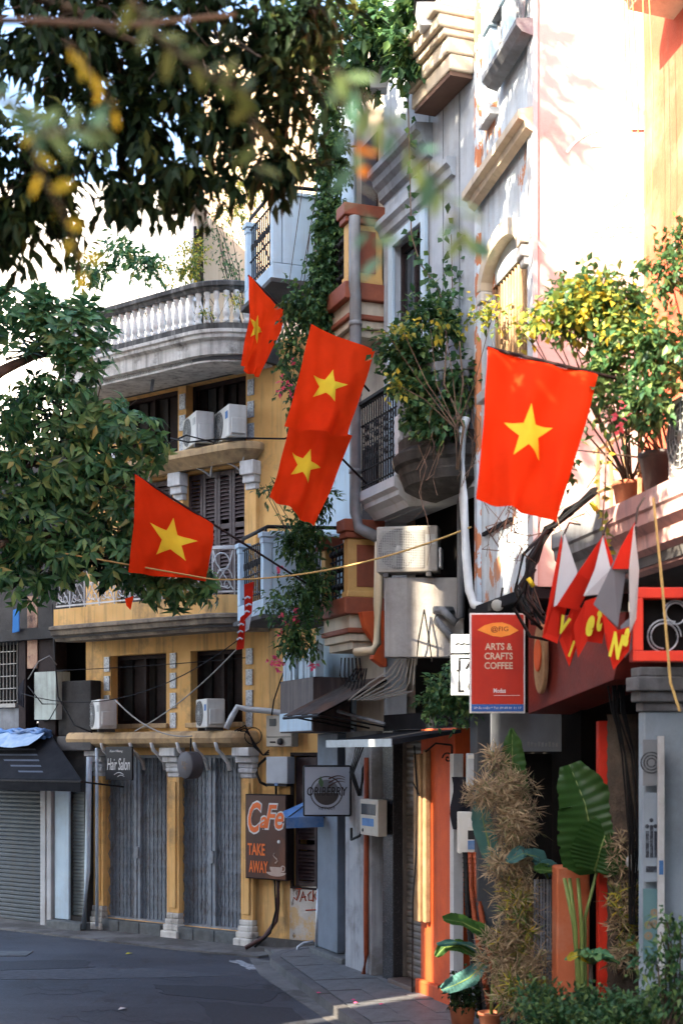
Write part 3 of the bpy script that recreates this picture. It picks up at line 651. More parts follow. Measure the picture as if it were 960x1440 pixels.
letters('C', r, m_wink, cp(.24, .275, .206), W_*.36, Hh*.40, RT, shear=.25, bold=.055, depth=.003); letters('a', r, m_wink, cp(.45, .33, .206), W_*.20, Hh*.17, RT, shear=.3, bold=.055, depth=.003); letters('Fe', r, m_wink, cp(.72, .26, .206), W_*.48, Hh*.32, RT, shear=.3, bold=.055, depth=.003)
letters('C', r, m_orprint, cp(.24, .275, .209), W_*.31, Hh*.36, RT, shear=.25, bold=.02); letters('a', r, m_orprint, cp(.45, .33, .209), W_*.165, Hh*.135, RT, shear=.3, bold=.02); letters('Fe', r, m_orprint, cp(.72, .26, .209), W_*.44, Hh*.28, RT, shear=.3, bold=.015)
letters('TAKE', r, m_orprint, cp(.28, .65), W_*.42, Hh*.14, RT, bold=.02); letters('AWAY', r, m_orprint, cp(.33, .855), W_*.46, Hh*.14, RT, bold=.02)
b = B(); cc = cp(.76, .86); u_ = np.array(RT); ring(b, cc+np.array([0, 0, .02]), 0.002, W_*.15, FY.n, 14, .003, math.pi, 2*math.pi, u_); ring(b, cp(.76, .90), W_*.06, W_*.24, FY.n, 20, .002, math.pi*1.05, math.pi*1.95, u_, (0, 0, .35)); ring(b, cp(.92, .86), W_*.04, W_*.06, FY.n, 12, .003, right=u_)
b.tube([cp(.74+.05*math.sin(q*2), .80-.12*q/3) for q in np.linspace(0, 3, 9)], .012, .004, 5); obj('cup', b, m_cupw, r)
b = B(); b.lathe(cp(.82, .55, .206), [(.03, 0), (.025, .008)], 12, FY.n); obj('bolt', b, m_wink, r)
# hair salon board and round sign box under the ledge
a0, a1, c0, c1 = FY.rect(150, 187, 1050, 1097, .36); r = thing('salon_sign', 'small black hair salon board with white script under the ledge', 'sign', FY.p((a0+a1)/2, .36, c0))
b = B(); b.box(FY, a0, a1, .345, .38, c0, c1); obj('board', b, m_ink, r, .006)
letters('Xuan Nhung', r, m_wink, FY.p((a0+a1)/2+.06, .381, c1-(c1-c0)*.14), (a1-a0)*.5, (c1-c0)*.09, RT, shear=.2); letters('Hair Salon', r, m_wink, FY.p((a0+a1)/2, .381, c1-(c1-c0)*.52), (a1-a0)*.86, (c1-c0)*.36, RT, shear=.2)
b = B(); b.tube([FY.p((a0+a1)/2+.1-q*.22, .386, c0+(c1-c0)*(.16+.07*math.sin(q*3))) for q in np.linspace(0, 1, 7)], .006, n=4); b.tube([FY.p((a0+a1)/2+.02-q*.16, .386, c0+(c1-c0)*(.1+.05*math.sin(q*3))) for q in np.linspace(0, 1, 7)], .005, n=4); obj('flourish', b, m_wink, r)
p = at(268, 1076, 22.2); r = thing('round_sign', 'round charcoal drum sign hanging under the ledge between gates', 'sign', p)
ax = np.array([-.75, -.66, 0]); b = B(); b.lathe(p, [(.20, -.11), (.215, -.10), (.215, .10), (.20, .11)], 28, ax); obj('drum', b, pm('charcoal_drum', (.06, .055, .06), (.085, .075, .08), 5, .6, .1), r, .01)
b = B(); u2 = np.array([.66, -.75, 0])*-1
for (x, y, w, h) in ((-.06, .03, .012, .07), (0, 0, .012, .12), (.05, .02, .03, .012), (-.02, -.04, .05, .012), (.03, -.05, .012, .05)):
    F_ = Frame(p+ax*.112, -u2, ax); b.box(F_, x-w, x+w, 0, .003, y-h/2, y+h/2)
obj('lettering', b, pm('worn_bronze', (.16, .10, .06), None, 5, .6, 0), r)
b = B(); b.tube([p+np.array([0, 0, .2]), p+np.array([0, .06, .42])], .015, n=5); obj('hanger', b, m_blackmetal, r)

# ------------------------------------------------------------------ dark shop on the left of the corner house
lh = thing('shuttered_shop', 'dark shop with grey roller shutters beside the ochre house', 'house', FY.p(4.9, .2, 0))
FL = Frame(FY.p(0, .25, 0), FY.u, FY.n)
def lr(x0, x1, y0, y1, b=0.0): return FL.rect(x0, x1, y0, y1, b)
A0 = FL.L(124, 1200)[0]; A1 = FL.L(-60, 1200)[0]
s1 = lr(0, 58, 1120, 1308); s1 = (s1[0], A1-.2, 0.02, 2.45); s2 = lr(97, 119, 1120, 1300); s2 = (s2[0], s2[1], .22, 2.35)
b = B(); b.holes(FL, A0+.03, A1, 0, 3.3, [s1, s2], -.4, 0); obj('wall', b, m_darkwall, lh)
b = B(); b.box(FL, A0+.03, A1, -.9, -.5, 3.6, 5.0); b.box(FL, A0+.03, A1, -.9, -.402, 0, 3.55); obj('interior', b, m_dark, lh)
def roller(F, r, b0, pitch, mat, root):
    a0, a1, c0, c1 = r; b = B(); z = c0
    while z < c1:
        zz = min(z+pitch, c1)
        b.add([F.p(a, b0+d, q) for a in (a0, a1) for d, q in ((0, z), (.018, z+pitch*.25), (.018, z+pitch*.7), (0, zz))], [(0, 1, 5, 4), (1, 2, 6, 5), (2, 3, 7, 6)]); z += pitch
    o = obj('roller_shutter', b, mat, root, kind='stuff')
    g_ = B(); g_.box(F, a0-.04, a0, b0-.03, b0+.05, c0, c1); g_.box(F, a1, a1+.04, b0-.03, b0+.05, c0, c1); obj('guide_rail', g_, mat, o); return o
roller(FL, s1, -.12, .075, m_shutter, lh); roller(FL, s2, -.12, .06, pm('pale_shutter', (.34, .38, .37), (.26, .29, .28), 4, .6, .1, streak=(.16, .15, .12), samt=.5), lh)
for x0, x1, mt in ((60, 67, m_white), (69, 75, m_white), (77, 97, m_blue)):
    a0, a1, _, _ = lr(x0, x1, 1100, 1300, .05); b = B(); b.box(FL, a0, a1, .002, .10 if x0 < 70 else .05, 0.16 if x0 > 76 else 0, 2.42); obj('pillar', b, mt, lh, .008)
a0, a1, _, _ = lr(70, 118, 1290, 1310, .2); b = B(); b.box(FL, a0, a1, .05, .28, 0, .155); obj('step', b, m_stone, lh, .01)
b = B(); a0, a1, _, _ = lr(50, 80, 945, 1010, .1); c0 = FL.L(60, 1012, .1)[1]; c1 = FL.L(60, 945, .1)[1]; b.box(FL, a0, a1, -.2, .12, c0, c1); obj('parapet', b, pm('pale_green_wall', (.46, .53, .48), (.38, .43, .39), 3, .8, .2, dirt=(.15, .13, .12), damt=.6, streak=(.18, .17, .15), samt=.6), lh)
b = B(); a0, a1, _, _ = lr(81, 128, 940, 1010, .0); b.box(FL, a0+.02, a1, -.35, -.02, 3.3, 4.25); obj('parapet', b, m_darkwall, lh, .02)
b = B(); a0, a1, _, _ = lr(80, 128, 1010, 1035, .1); b.box(FL, a0, a1, -.3, .1, 3.05, 3.298); obj('ledge', b, m_slab, lh, .02)
b = B(); a0, a1, _, _ = lr(-40, 128, 850, 900, -.3); b.box(FL, a0, a1, -.9, .1, 5.0, 5.2); b.box(FL, a0, a1, -1.0, -.8, 5.2, 8.5); obj('upper_wall', b, m_darkwall, lh)
for x0, x1 in ((27, 37), (55, 79)): a0, a1, _, _ = lr(x0, x1, 850, 950, -.05); b = B(); b.box(FL, a0, a1, -.3, -.04, 3.3, 4.998); obj('post', b, m_brownwood, lh, .01)
a0, a1, _, _ = lr(-8, 26, 870, 970, -.1); b = B(); n = 7
for i in range(n+1): a = a0+(a1-a0)*i/n; b.tube([FL.p(a, -.08, 3.9), FL.p(a, -.08, 4.998)], .011, n=5)
for i in range(5): z = 3.95+i*.22; b.tube([FL.p(a0, -.06, z), FL.p(a1, -.06, z)], .010, n=5)
b.box(FL, a0, a1, -.1, -.03, 3.83, 3.9); obj('window_grille', b, m_cablew, lh)
b = B(); a0, a1, _, _ = lr(-40, 26, 950, 1010, 0); b.box(FL, a0, a1, -.3, -.1, 3.3, 3.82); obj('parapet', b, m_greyc, lh)
# hanging scroll poster between the posts
a0, a1, c0, c1 = lr(39, 53, 838, 940, -.02); b = B(); b.box(FL, a0, a1, -.03, -.015, c0, c1)
o = obj('scroll_poster', b, pm('poster_print', (.40, .26, .16), (.24, .10, .07), 5, .7, 0, dirt=(.06, .03, .025), damt=.8, dlo=.5, dhi=.58, dscale=4)); tag(o, 'narrow faded brown poster hanging between dark posts', 'poster')
# awning of the shop: sloping dark cloth on a frame, blue tarpaulin bundled on top
r = thing('shop_awning', 'black sloping shop awning below the blue tarpaulin', 'awning', FL.p(5, .2, 2.6))
b = B(); aL = A1; aR = FL.L(72, 1040, .1)[0]; aR2 = FL.L(116, 1120, .9)[0]
top0, top1 = FL.p(aR, .08, 3.27), FL.p(aL, .08, 3.27); bt0, bt1 = FL.p(aR2, .92, 2.55), FL.p(aL, .92, 2.55)
up = np.array([0, 0, .03]); b.hexa([top0, top1, bt1, bt0], [top0+up, top1+up, bt1+up, bt0+up]); obj('canopy', b, m_awn, r)
b = B(); dn = np.array([0, 0, -.16]); b.hexa([bt0+dn, bt1+dn, bt1, bt0], [bt0+dn+FL.n*.01, bt1+dn+FL.n*.01, bt1+FL.n*.01, bt0+FL.n*.01]); obj('valance', b, m_awn, r)
m_faint = pm('faint_lettering', (.055, .07, .10), None, 4, .7, 0)
b = B()
for k in range(5):
    t = .3+.13*k; q0 = top0+(bt0-top0)*t; q1 = top1+(bt1-top1)*t; w0, w1 = (.20, .55-.05*k)
    P0 = q0+(q1-q0)*w0+up*1.15; P1_ = q0+(q1-q0)*w1+up*1.15; d = (bt0-top0)*.035
    b.hexa([P0, P1_, P1_+d, P0+d], [P0+up*.1, P1_+up*.1, P1_+d+up*.1, P0+d+up*.1])
obj('print_line', b, m_faint, r)
b = B(); b.tube([top0, bt0], .02, n=5); b.tube([bt0, bt1], .02, n=5); b.tube([bt0, FL.p(aR2, .0, 2.45)], .015, n=5); obj('frame', b, m_blackmetal, r)
b = B()
r = thing('blue_tarpaulin', 'crumpled blue tarpaulin bundled on top of the dark awning', 'tarpaulin', FL.p(5.2, .1, 3.3))
for k in range(9):
    z = 3.30+.035*(k % 4); bb = .06+.06*(k//3); pts = [FL.p(aR+.02+i*.17, bb+.05*math.sin(i*1.7+k), z+.03*math.sin(i*2.1+k*1.3)) for i in range(9)]; b.tube(pts, .035, .03, 6)
obj('bundle', b, m_tarp, r)
b = B(); V = []; n = 14
for i in range(n):
    for j in range(5): V.append(FL.p(aR+.02+(A1-aR)*i/(n-1), .1+j*.12, 3.40-j*.045-.02*j*j*.3+.02*math.sin(i*1.3+j*2)))
b.add(V, [(i*5+j, i*5+j+1, (i+1)*5+j+1, (i+1)*5+j) for i in range(n-1) for j in range(4)], True); obj('sheet', b, pm('faded_tarp', (.36, .47, .58), (.22, .34, .5), 5, .6, .2, dirt=(.1, .2, .4), damt=.6), r)
b = B(); pp = [FL.p(FL.L(x, y, .15)[0], .15, FL.L(x, y, .15)[1]) for x, y in ((20, 858), (28, 855), (28, 888), (19, 890))]; b.hexa(pp, [p+FL.n*.02 for p in pp]); o = obj('hung_cloth', b, m_clothblue); tag(o, 'bright blue cloth hanging by the window grille', 'cloth')
b = B(); pp = [FL.p(FL.L(x, y, .2)[0], .2+.03*k, FL.L(x, y, .2)[1]) for k, (x, y) in enumerate(((27, 968), (37, 955), (38, 995), (33, 990)))]; b.hexa(pp, [p+FL.n*.02 for p in pp]); o = obj('hung_cloth', b, m_clothk); tag(o, 'small dark cloth hanging on the pale green wall', 'cloth')
# downpipes at the house joint
b = B(); x = FL.L(121, 1200, .18)[0]
b.tube([FL.p(x-.02, .12, 2.95), FL.p(x, .12, 2.2), FL.p(x+.01, .14, 1.0), FL.p(x+.04, .2, .06)], .05, n=8); b.tube([FL.p(x-.13, .05, 3.1), FL.p(x-.13, .05, .1)], .03, n=6); o = obj('downpipe', b, pm('blue_white_pipe', (.50, .60, .68), (.4, .48, .55), 4, .5, .1, dirt=(.25, .2, .16), damt=.5)); tag(o, 'pale blue downpipe between the shuttered shop and ochre house', 'pipe')
# ------------------------------------------------------------------ narrow pale blue house (first of the row)
r1 = thing('narrow_house', 'narrow pale blue house with two boxed balconies hung with vines', 'house', FR.p(.4, 0, 0))
b = B(); b.box(FR, -.3, 1.27, -3, -.02, 3.3, 12.6); obj('wall', b, m_blue, r1)
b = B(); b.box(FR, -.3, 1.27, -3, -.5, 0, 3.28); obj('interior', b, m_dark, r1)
b = B(); b.box(FR, -.02, .82, -.48, .06, .2, 3.29); obj('pillar', b, pm('blue_grey_pillar', (.16, .20, .25), (.12, .155, .195), 3, .7, .15, dirt=(.1, .1, .1), damt=.5), r1, .015)  # paint darkened in colour to deepen the street shade
b = B(); b.box(FR, -.1, 1.26, -.5, .16, 0, .19); obj('step', b, m_stone, r1, .015)
roller(FR, (.86, 1.22, .2, 3.2), -.1, .07, pm('dark_blue_shutter', (.06, .065, .085), (.04, .045, .06), 4, .6, .1), r1)
def boxed_balcony(z0, z1, h, n, t0, t1):
    b = B(); b.box(FR, t0, t1, -.02, n, z0, z0+.22); bal = obj('balcony', b, m_blue, r1, .012)
    b = B(); b.box(FR, t0-.05, t1+.05, 0, n+.05, z0-.07, z0-.002); obj('soffit', b, m_slab, bal, .01)
    b = B(); b.box(FR, t1-.10, t1, .02, n-.14, z0+.222, z1); b.box(FR, t1-.14, t1+.03, .02, n-.10, z1+.002, z1+.05); obj('side_panel', b, m_blue, bal, .008)
    for t in (t0, t1-.13): c = B(); c.box(FR, t, t+.13, n-.13, n, z0+.222, z1-.04); c.box(FR, t-.03, t+.16, n-.16, n+.03, z1-.038, z1+.03); c.box(FR, t-.01, t+.14, n-.14, n+.01, z1-.12, z1-.042); obj('post', c, m_blue, bal, .01)
    c = B(); c.tube([FR.p(t0+.1, n-.06, z1+.1), FR.p(t1+.02, n-.06, z1+.1), FR.p(t1+.02, .02, z1+.14)], .028, n=6)
    for z in (z0+.32, z0+.62, z1-.08): c.tube([FR.p(t0+.13, n-.05, z), FR.p(t1-.13, n-.05, z)], .014, n=5)
    k = int((t1-t0)/.11)
    for i in range(1, k):
        t = t0+.13+(t1-t0-.26)*i/k; c.tube([FR.p(t, n-.05, z0+.22), FR.p(t, n-.05, z1-.06)], .010, n=4)
        if i % 2: c.tube([FR.p(t+.05*math.cos(q), n-.05, (z0+z1)/2+.22+.06*math.sin(q)) for q in np.linspace(0, 6.3, 9)], .008, n=4)
    for t in (t0+.07, t1-.07): c.tube([FR.p(t, n-.06, z1), FR.p(t, n-.06, z1+.1)], .02, n=5)
    obj('railing', c, m_blackmetal, bal)
boxed_balcony(4.92, 6.02, 1, 1.14, -.45, .82); boxed_balcony(9.55, 10.72, 1, 1.0, -.55, .82)
b = B(); a0, a1 = -.25, 1.2; b.box(FR, a0, a1, .0, .55, 3.30, 4.05); fb = obj('sign_fascia', b, pm('brown_fascia', (.075, .055, .055), (.05, .036, .038), 4, .6, .1, streak=(.2, .16, .14), samt=.5), r1, .01)
b = B(); b.box(FR, a0+.02, a1-.02, .552, .565, 3.32, 3.58); obj('panel', b, m_blue, fb)
letters('MAI GALLERY', r1, m_tarp, FR.p(.45, .566, 3.45), .8, .1, FR.u, depth=.003) if False else None
for i in range(11):
    b = B(); t = a0+.06+i*.13; h = random.uniform(.25, .5); b.box(FR, t, t+.10, .40, .46+random.uniform(0, .08), 4.052, 4.05+h); obj('picket', b, m_blue, fb, .006)
# light box sign with oval mark
p = at(460, 1112, 19.2); r = thing('lightbox_sign', 'square pale lightbox sign with dark round berry emblem on a bracket', 'sign', p)
F_ = CAMF(p); b = B(); w = 34/FPX*19.2; b.box(F_, -w, w, -.07, .07, -w*1.06, w*1.06); obj('frame', b, m_ink, r, .03)
b = B(); b.box(F_, -w+.025, w-.025, .071, .076, -w*1.06+.025, w*1.06-.025); obj('panel', b, pm('lightbox_face', (.36, .42, .50), (.32, .38, .46), 2, .4, 0), r, .004)
b = B(); ring(b, F_.p(-.01, .076, -.02), .205, .22, (0, -1, 0), 36, .004); ring(b, F_.p(-.01, .076, -.02), .003, .17, (0, -1, 0), 24, .004, math.pi*1.02, math.pi*1.98); obj('emblem', b, pm('emblem_dark', (.03, .026, .026), (.05, .04, .036), 4, .5, 0), r)
b = B(); ring(b, F_.p(-.01, .0755, -.02), .003, .17, (0, -1, 0), 24, .004, 0, math.pi); obj('emblem_upper', b, pm('emblem_grey', (.14, .16, .19), None, 4, .5, 0), r)
b = B(); pts = [(-.09, .06), (-.12, .12), (-.09, .2), (-.05, .12), (-.06, .05)]; b.face_prism(F_, pts, .081, .085); obj('leaf_mark', b, pm('leaf_green', (.05, .12, .05), None, 4, .5, 0), r)
b = B()
for k in range(3): b.tube([F_.p(.02+.22*q, .084, .06+.05*k+.07*math.sin(q*2.2)-.02*k*q) for q in np.linspace(0, 1, 8)], .010, .003, 5)
obj('swoosh', b, pm('swoosh_brown', (.09, .04, .03), None, 4, .5, 0), r)
letters('ORIBERRY', r, m_ink, F_.p(.0, .084, -.005), w*1.66, .12, shear=.12, bold=.01); letters('VIETNAM', r, m_ink, F_.p(-.01, .078, -.235), .22, .045)
b = B(); b.tube([F_.p(w, 0, .2), F_.p(w+.35, .0, .2)], .018, n=5); b.tube([F_.p(w, 0, -.2), F_.p(w+.35, .0, -.2)], .018, n=5); obj('bracket', b, m_blackmetal, r)
# small blue canopy beside the shuttered window and a parked folding stand
b = B(); q = [at(398, 1143, 21.0), at(440, 1124, 21.1), at(455, 1150, 20.3), at(402, 1152, 20.2)]; e = np.array([0, 0, .02]); b.hexa(q, [x+e for x in q])
cr = thing('blue_canopy', 'small blue canvas canopy beside the lightbox sign', 'canopy', at(425, 1150, 20.6)); obj('canvas', b, m_tarp, cr)
b = B(); d = np.array([0, 0, -.13]); b.hexa([q[3]+d, q[2]+d, q[2], q[3]], [q[3]+d+[0, -.01, 0], q[2]+d+[0, -.01, 0], q[2]+[0, -.01, 0], q[3]+[0, -.01, 0]]); obj('valance', b, m_tarp, cr)
b = B(); b.tube([q[2], at(452, 1130, 20.8)], .012, n=5); b.tube([q[3], q[1]], .012, n=5); obj('frame', b, m_blackmetal, cr)
b = B(); b.tube([(lambda p_: (p_[0], p_[1], z))(at(417+d, 1340, 20.9)) for d, z in ((0, .03), (2, .16), (10, .22), (24, .24))], .022, n=7); b.tube([at(444, 1318, 20.7)*[1, 1, 0], at(448, 1250, 20.7)], .03, n=6); o = obj('bent_stand', b, m_silver); tag(o, 'bent metal bicycle stand by the graffiti wall', 'stand')

# ------------------------------------------------------------------ terracotta trimmed house
r2 = thing('terracotta_house', 'slim house with ochre balconies trimmed in terracotta', 'house', FR.p(1.85, 0, 0))
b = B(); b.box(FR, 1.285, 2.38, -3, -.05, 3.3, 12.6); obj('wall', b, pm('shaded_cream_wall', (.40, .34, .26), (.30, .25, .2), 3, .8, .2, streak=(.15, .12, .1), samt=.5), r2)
b = B(); b.box(FR, 1.285, 2.38, -3, -.5, 0, 3.28); obj('interior', b, m_dark, r2)
b = B(); b.box(FR, 1.34, 2.30, -.3, .14, 0, 3.2); pl = obj('pillar', b, pm('shade_dimmed_grimy_pillar', (.38, .40, .42), (.28, .30, .32), 2.5, .8, .2, dirt=(.12, .11, .10), damt=.7, dlo=.48, dhi=.62, streak=(.13, .12, .11), samt=.6), r2, .02)  # white paint darkened to put street shade into its colour, plus grime
b = B(); b.box(FR, 1.285, 2.40, -.3, .1, 3.20, 3.298); obj('lintel', b, m_slab, r2)
def terr_balcony(zb):
    b = B(); t0, t1, n = 1.33, 2.36, .48
    for (d, z0, z1) in ((-.10, 0, .10), (-.04, .102, .20)): b.box(FR, t0-d*.5, t1+d, -.04, n+d, zb+z0, zb+z1)
    bal = obj('balcony', b, m_cream, r2, .01)
    b = B(); b.box(FR, t0, t1, -.04, n, zb+.202, zb+.27); b.box(FR, t0-.05, t1+.05, -.04, n+.06, zb+.44, zb+.66); obj('terracotta_band', b, m_terra, bal, .015)
    b = B(); b.box(FR, t0+.03, t1-.03, -.04, n-.03, zb+.272, zb+.438); obj('frieze', b, m_cream, bal)
    b = B(); b.box(FR, t1-.16, t1, .0, n, zb+.662, zb+1.42); b.box(FR, t1-.18, t1+.02, -.0, n+.02, zb+.662, zb+.74); near = obj('post', b, m_ochre, bal, .012)
    b = B(); b.box(FR, t1+.001, t1+.014, .10, n-.12, zb+.80, zb+1.34); obj('inset_panel', b, m_terra, near)
    b = B(); b.box(FR, t1-.20, t1+.05, -.02, n+.05, zb+1.422, zb+1.50); b.box(FR, t1-.23, t1+.08, -.02, n+.08, zb+1.502, zb+1.66); obj('cap', b, m_terra, near, .015)
    b = B(); b.box(FR, t0, t0+.16, n-.18, n, zb+.662, zb+1.38); far = obj('post', b, m_ochre, bal, .012)
    b = B(); b.box(FR, t0-.06, t0+.22, n-.24, n+.06, zb+1.382, zb+1.56); obj('cap', b, m_terra, far, .015)
    b = B()
    for i in range(5):
        t = t0+.24+i*(t1-t0-.5)/4; b.tube([FR.p(t, n-.08, zb+.66), FR.p(t, n-.08, zb+1.4)], .012, n=4)
        for z in (.85, 1.08, 1.3): b.lathe(FR.p(t, n-.08, zb+z-.05), [(.01, 0), (.045, .03), (.05, .05), (.045, .07), (.01, .1)], 8)
    for z in (.74, .97, 1.2, 1.4): b.tube([FR.p(t0+.16, n-.08, zb+z), FR.p(t1-.16, n-.08, zb+z)], .013, n=4)
    obj('railing', b, m_blackmetal, bal)
terr_balcony(4.36); terr_balcony(8.42)
for z in (4.9, 9.0):
    b = B(); b.box(FR, 1.55, 2.1, -.045, -.02, z+.15, z+2.2); d_ = obj('door', b, m_brownwood, r2, .008)
# orange corbel, lower canopy
b = B(); b.face_prism(Frame(FR.p(2.40, 0, 0), FR.n, FR.u), [(0, 4.85), (.36, 4.82), (.30, 4.6), (.16, 4.42), (.20, 4.22), (.05, 4.12), (0, 4.12)], 0, .12); obj('corbel', b, m_orange, r2, .01)
b = B(); q = [FR.p(1.2, .02, 3.98), FR.p(2.62, .02, 3.98), FR.p(2.62, .98, 3.50), FR.p(1.2, .98, 3.50)]; n = 22
b = B(); V = []
for i in range(n*2+1):
    s_ = i/(n*2); dz = .018 if i % 2 else 0
    V += [q[0]+(q[1]-q[0])*s_+[0, 0, dz], q[3]+(q[2]-q[3])*s_+[0, 0, dz]]
b.add(V, [(2*i, 2*i+1, 2*i+3, 2*i+2) for i in range(n*2)]); aw = thing('tin_awning', 'rusty corrugated tin awning below the terracotta balcony', 'awning', FR.p(1.8, .0, 3.7)); obj('sheet', b, pm('rusty_tin', (.10, .085, .075), (.05, .038, .03), 5, .6, .2, dirt=(.25, .11, .05), damt=.6, metal=.3), aw)
b = B()
for t in (1.3, 1.9, 2.5): b.tube([FR.p(t, .97, 3.48), FR.p(t, .0, 3.95)], .015, n=4); b.tube([FR.p(t, .9, 3.5), FR.p(t, .0, 3.34)], .012, n=4)
b.tube([FR.p(1.2, .97, 3.48), FR.p(2.62, .97, 3.48)], .02, n=5); obj('frame', b, m_blackmetal, aw)
b = B(); b.tube([at(475, 1000, 18.9), at(540, 1018, 18.0)], .025, n=6); o = obj('tube_lamp', b, m_greyc, aw)
# meter on the white pillar with its conduit
r, (a0, a1, c0, c1) = wall_box(FR, 506, 531, 1124, 1175, .142, .13, m_meter, 'electric_meter', 'slim grey electric meter on the white pillar', 'meter box')
b = B(); b.box(FR, a0+.05, a1-.08, .272, .278, c1-.2, c1-.06); obj('window', b, m_glass, r); b = B(); b.box(FR, a0+.08, a1-.14, .272, .277, c0+.12, c0+.22); obj('sticker', b, m_tarp, r); b = B(); b.lathe(FR.p(a0+.1, .27, c0+.06), [(.025, 0), (.02, .01)], 10, FR.n); obj('seal', b, m_ink, r)
b = B(); b.tube([FR.p(2.2, .16, 2.95), FR.p(2.22, .17, 2.0), FR.p(2.2, .17, 1.0), FR.p(2.22, .17, .4), FR.p(2.16, .19, .1)], .035, n=8); o = obj('conduit', b, m_redconduit); tag(o, 'reddish plastic conduit running down the white pillar', 'conduit')
b = B()
for k in range(4): b.tube([FR.p(1.9+.1*k, .17, 3.18), FR.p(1.75+.12*k, .22+.03*k, 2.75), FR.p(2.0+.04*k, .20, 2.45), FR.p(2.1, .18, 2.62+.06*k), FR.p(2.2, .17, 2.9)], .012, n=5)
b.tube([FR.p(1.72, .19, 2.0), FR.p(1.85, .24, 1.86), FR.p(2.05, .2, 1.92), FR.p(2.17, .17, 2.1)], .018, n=6); o = obj('cable_loop', b, m_cable, kind=None); tag(o, 'black cables looping above the meter on the white pillar', 'cables')

# ------------------------------------------------------------------ grey white house with iron balcony
r3 = thing('grey_house', 'tall grey white house with iron balcony and cream top balcony', 'house', FR.p(3.8, 0, 0))
m_gw = pm('grey_white_wall', (.42, .46, .50), (.33, .37, .41), 2.5, .8, .2, dirt=(.24, .24, .23), damt=.55, streak=(.22, .21, .2), samt=.45)
win = (2.78, 3.62, 7.0, 8.75); lowd = (2.75, 3.5, 6.2, 7.0)
b = B(); b.holes(FR, 2.40, 5.18, 3.3, 13.2, [(2.78, 3.70, 6.45, 9.45), (2.46, 5.12, 3.5, 6.0)], -.3, -.001); obj('wall', b, m_gw, r3)  # lower opening shows a black backing in place of deep shade
b = B(); b.box(FR, 2.39, 5.18, -3, -.45, 0, 13.1); obj('interior', b, m_dark, r3)
b = B(); b.holes(FR, 2.78, 3.70, 6.45, 9.45, [(2.86, 3.21, 6.55, 9.35), (3.27, 3.62, 6.55, 9.35)], -.16, -.08); wn = obj('window', b, m_brownwood, r3)
for a in (2.86, 3.27): c = B(); c.box(FR, a, a+.35, -.13, -.11, 6.55, 9.35); obj('pane', c, m_glass, wn)
b = B(); b.holes(FR, 2.66, 3.82, 6.37, 9.57, [(2.79, 3.69, 6.3, 9.44)], .001, .05); obj('window_frame', b, m_blue, r3, .008)
b = B(); b.sweep(FR, [(2.38, 0), (3.96, 0)], [(.002, 10.12), (.06, 10.16), (.08, 10.26), (.14, 10.32), (.16, 10.40), (.22, 10.44), (.22, 10.52), (.002, 10.54)]); obj('cornice', b, m_greyc, r3)
b = B(); b.sweep(FR, [(2.38, 0), (4.6, 0)], [(.002, 9.66), (.05, 9.68), (.07, 9.76), (.12, 9.80), (.12, 9.87), (.002, 9.89)]); obj('cornice', b, m_gw, r3)
for t in (3.85, 4.25, 4.7):
    b = B(); b.box(FR, t, t+.016, .001, .008, 7.2, 12); obj('panel_joint', b, m_greyc, r3)
# cream top balcony
b = B(); t0, t1 = 4.0, 5.16
for (n, z0, z1) in ((.30, 10.62, 10.80), (.34, 10.802, 10.98), (.40, 10.982, 11.06), (.46, 11.062, 11.20), (.52, 11.202, 11.28), (.44, 11.282, 11.44)): b.box(FR, t0, t1-(.52-n)*.3, .002, n, z0, z1)
tb3 = obj('balcony', b, m_cream, r3, .02); b = B(); b.box(FR, t0+.05, t1-.1, .01, .28, 10.57, 10.618); obj('soffit', b, pm('brown_soffit', (.16, .09, .06), (.11, .06, .04), 4, .7, .1), tb3)
# iron balcony
b = B(); t0, t1, n = 2.46, 3.62, .36
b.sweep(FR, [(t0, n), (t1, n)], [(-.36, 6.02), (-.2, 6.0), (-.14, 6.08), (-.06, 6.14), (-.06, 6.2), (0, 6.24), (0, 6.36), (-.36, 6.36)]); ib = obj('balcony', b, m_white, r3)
b = B()
for k in range(15):
    t = t0+.03+k*(t1-t0-.06)/14; b.tube([FR.p(t, n-.03, 6.36), FR.p(t, n-.03, 7.44)], .010, n=4)
for z in (6.42, 6.62, 7.2, 7.44): b.tube([FR.p(t0, n-.03, z), FR.p(t1, n-.03, z)], .014, n=4)
for k in range(10):
    for z in (6.74, 6.88, 7.02, 7.14): t = t0+.08+k*(t1-t0-.1)/10; b.tube([FR.p(t+.05*math.cos(q), n-.03, z+.05*math.sin(q)) for q in np.linspace(0, 6.3, 7)], .007, n=3)
b.tube([FR.p(t1, n-.03, 7.44), FR.p(t1, 0, 7.44)], .014, n=4)
obj('railing', b, m_blackmetal, ib)
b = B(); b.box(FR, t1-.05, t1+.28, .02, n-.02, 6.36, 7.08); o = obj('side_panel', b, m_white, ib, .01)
b = B(); b.box(FR, t0-.02, t1+.04, n-.07, n+.02, 7.46, 7.50); obj('handrail', b, m_blackmetal, ib)
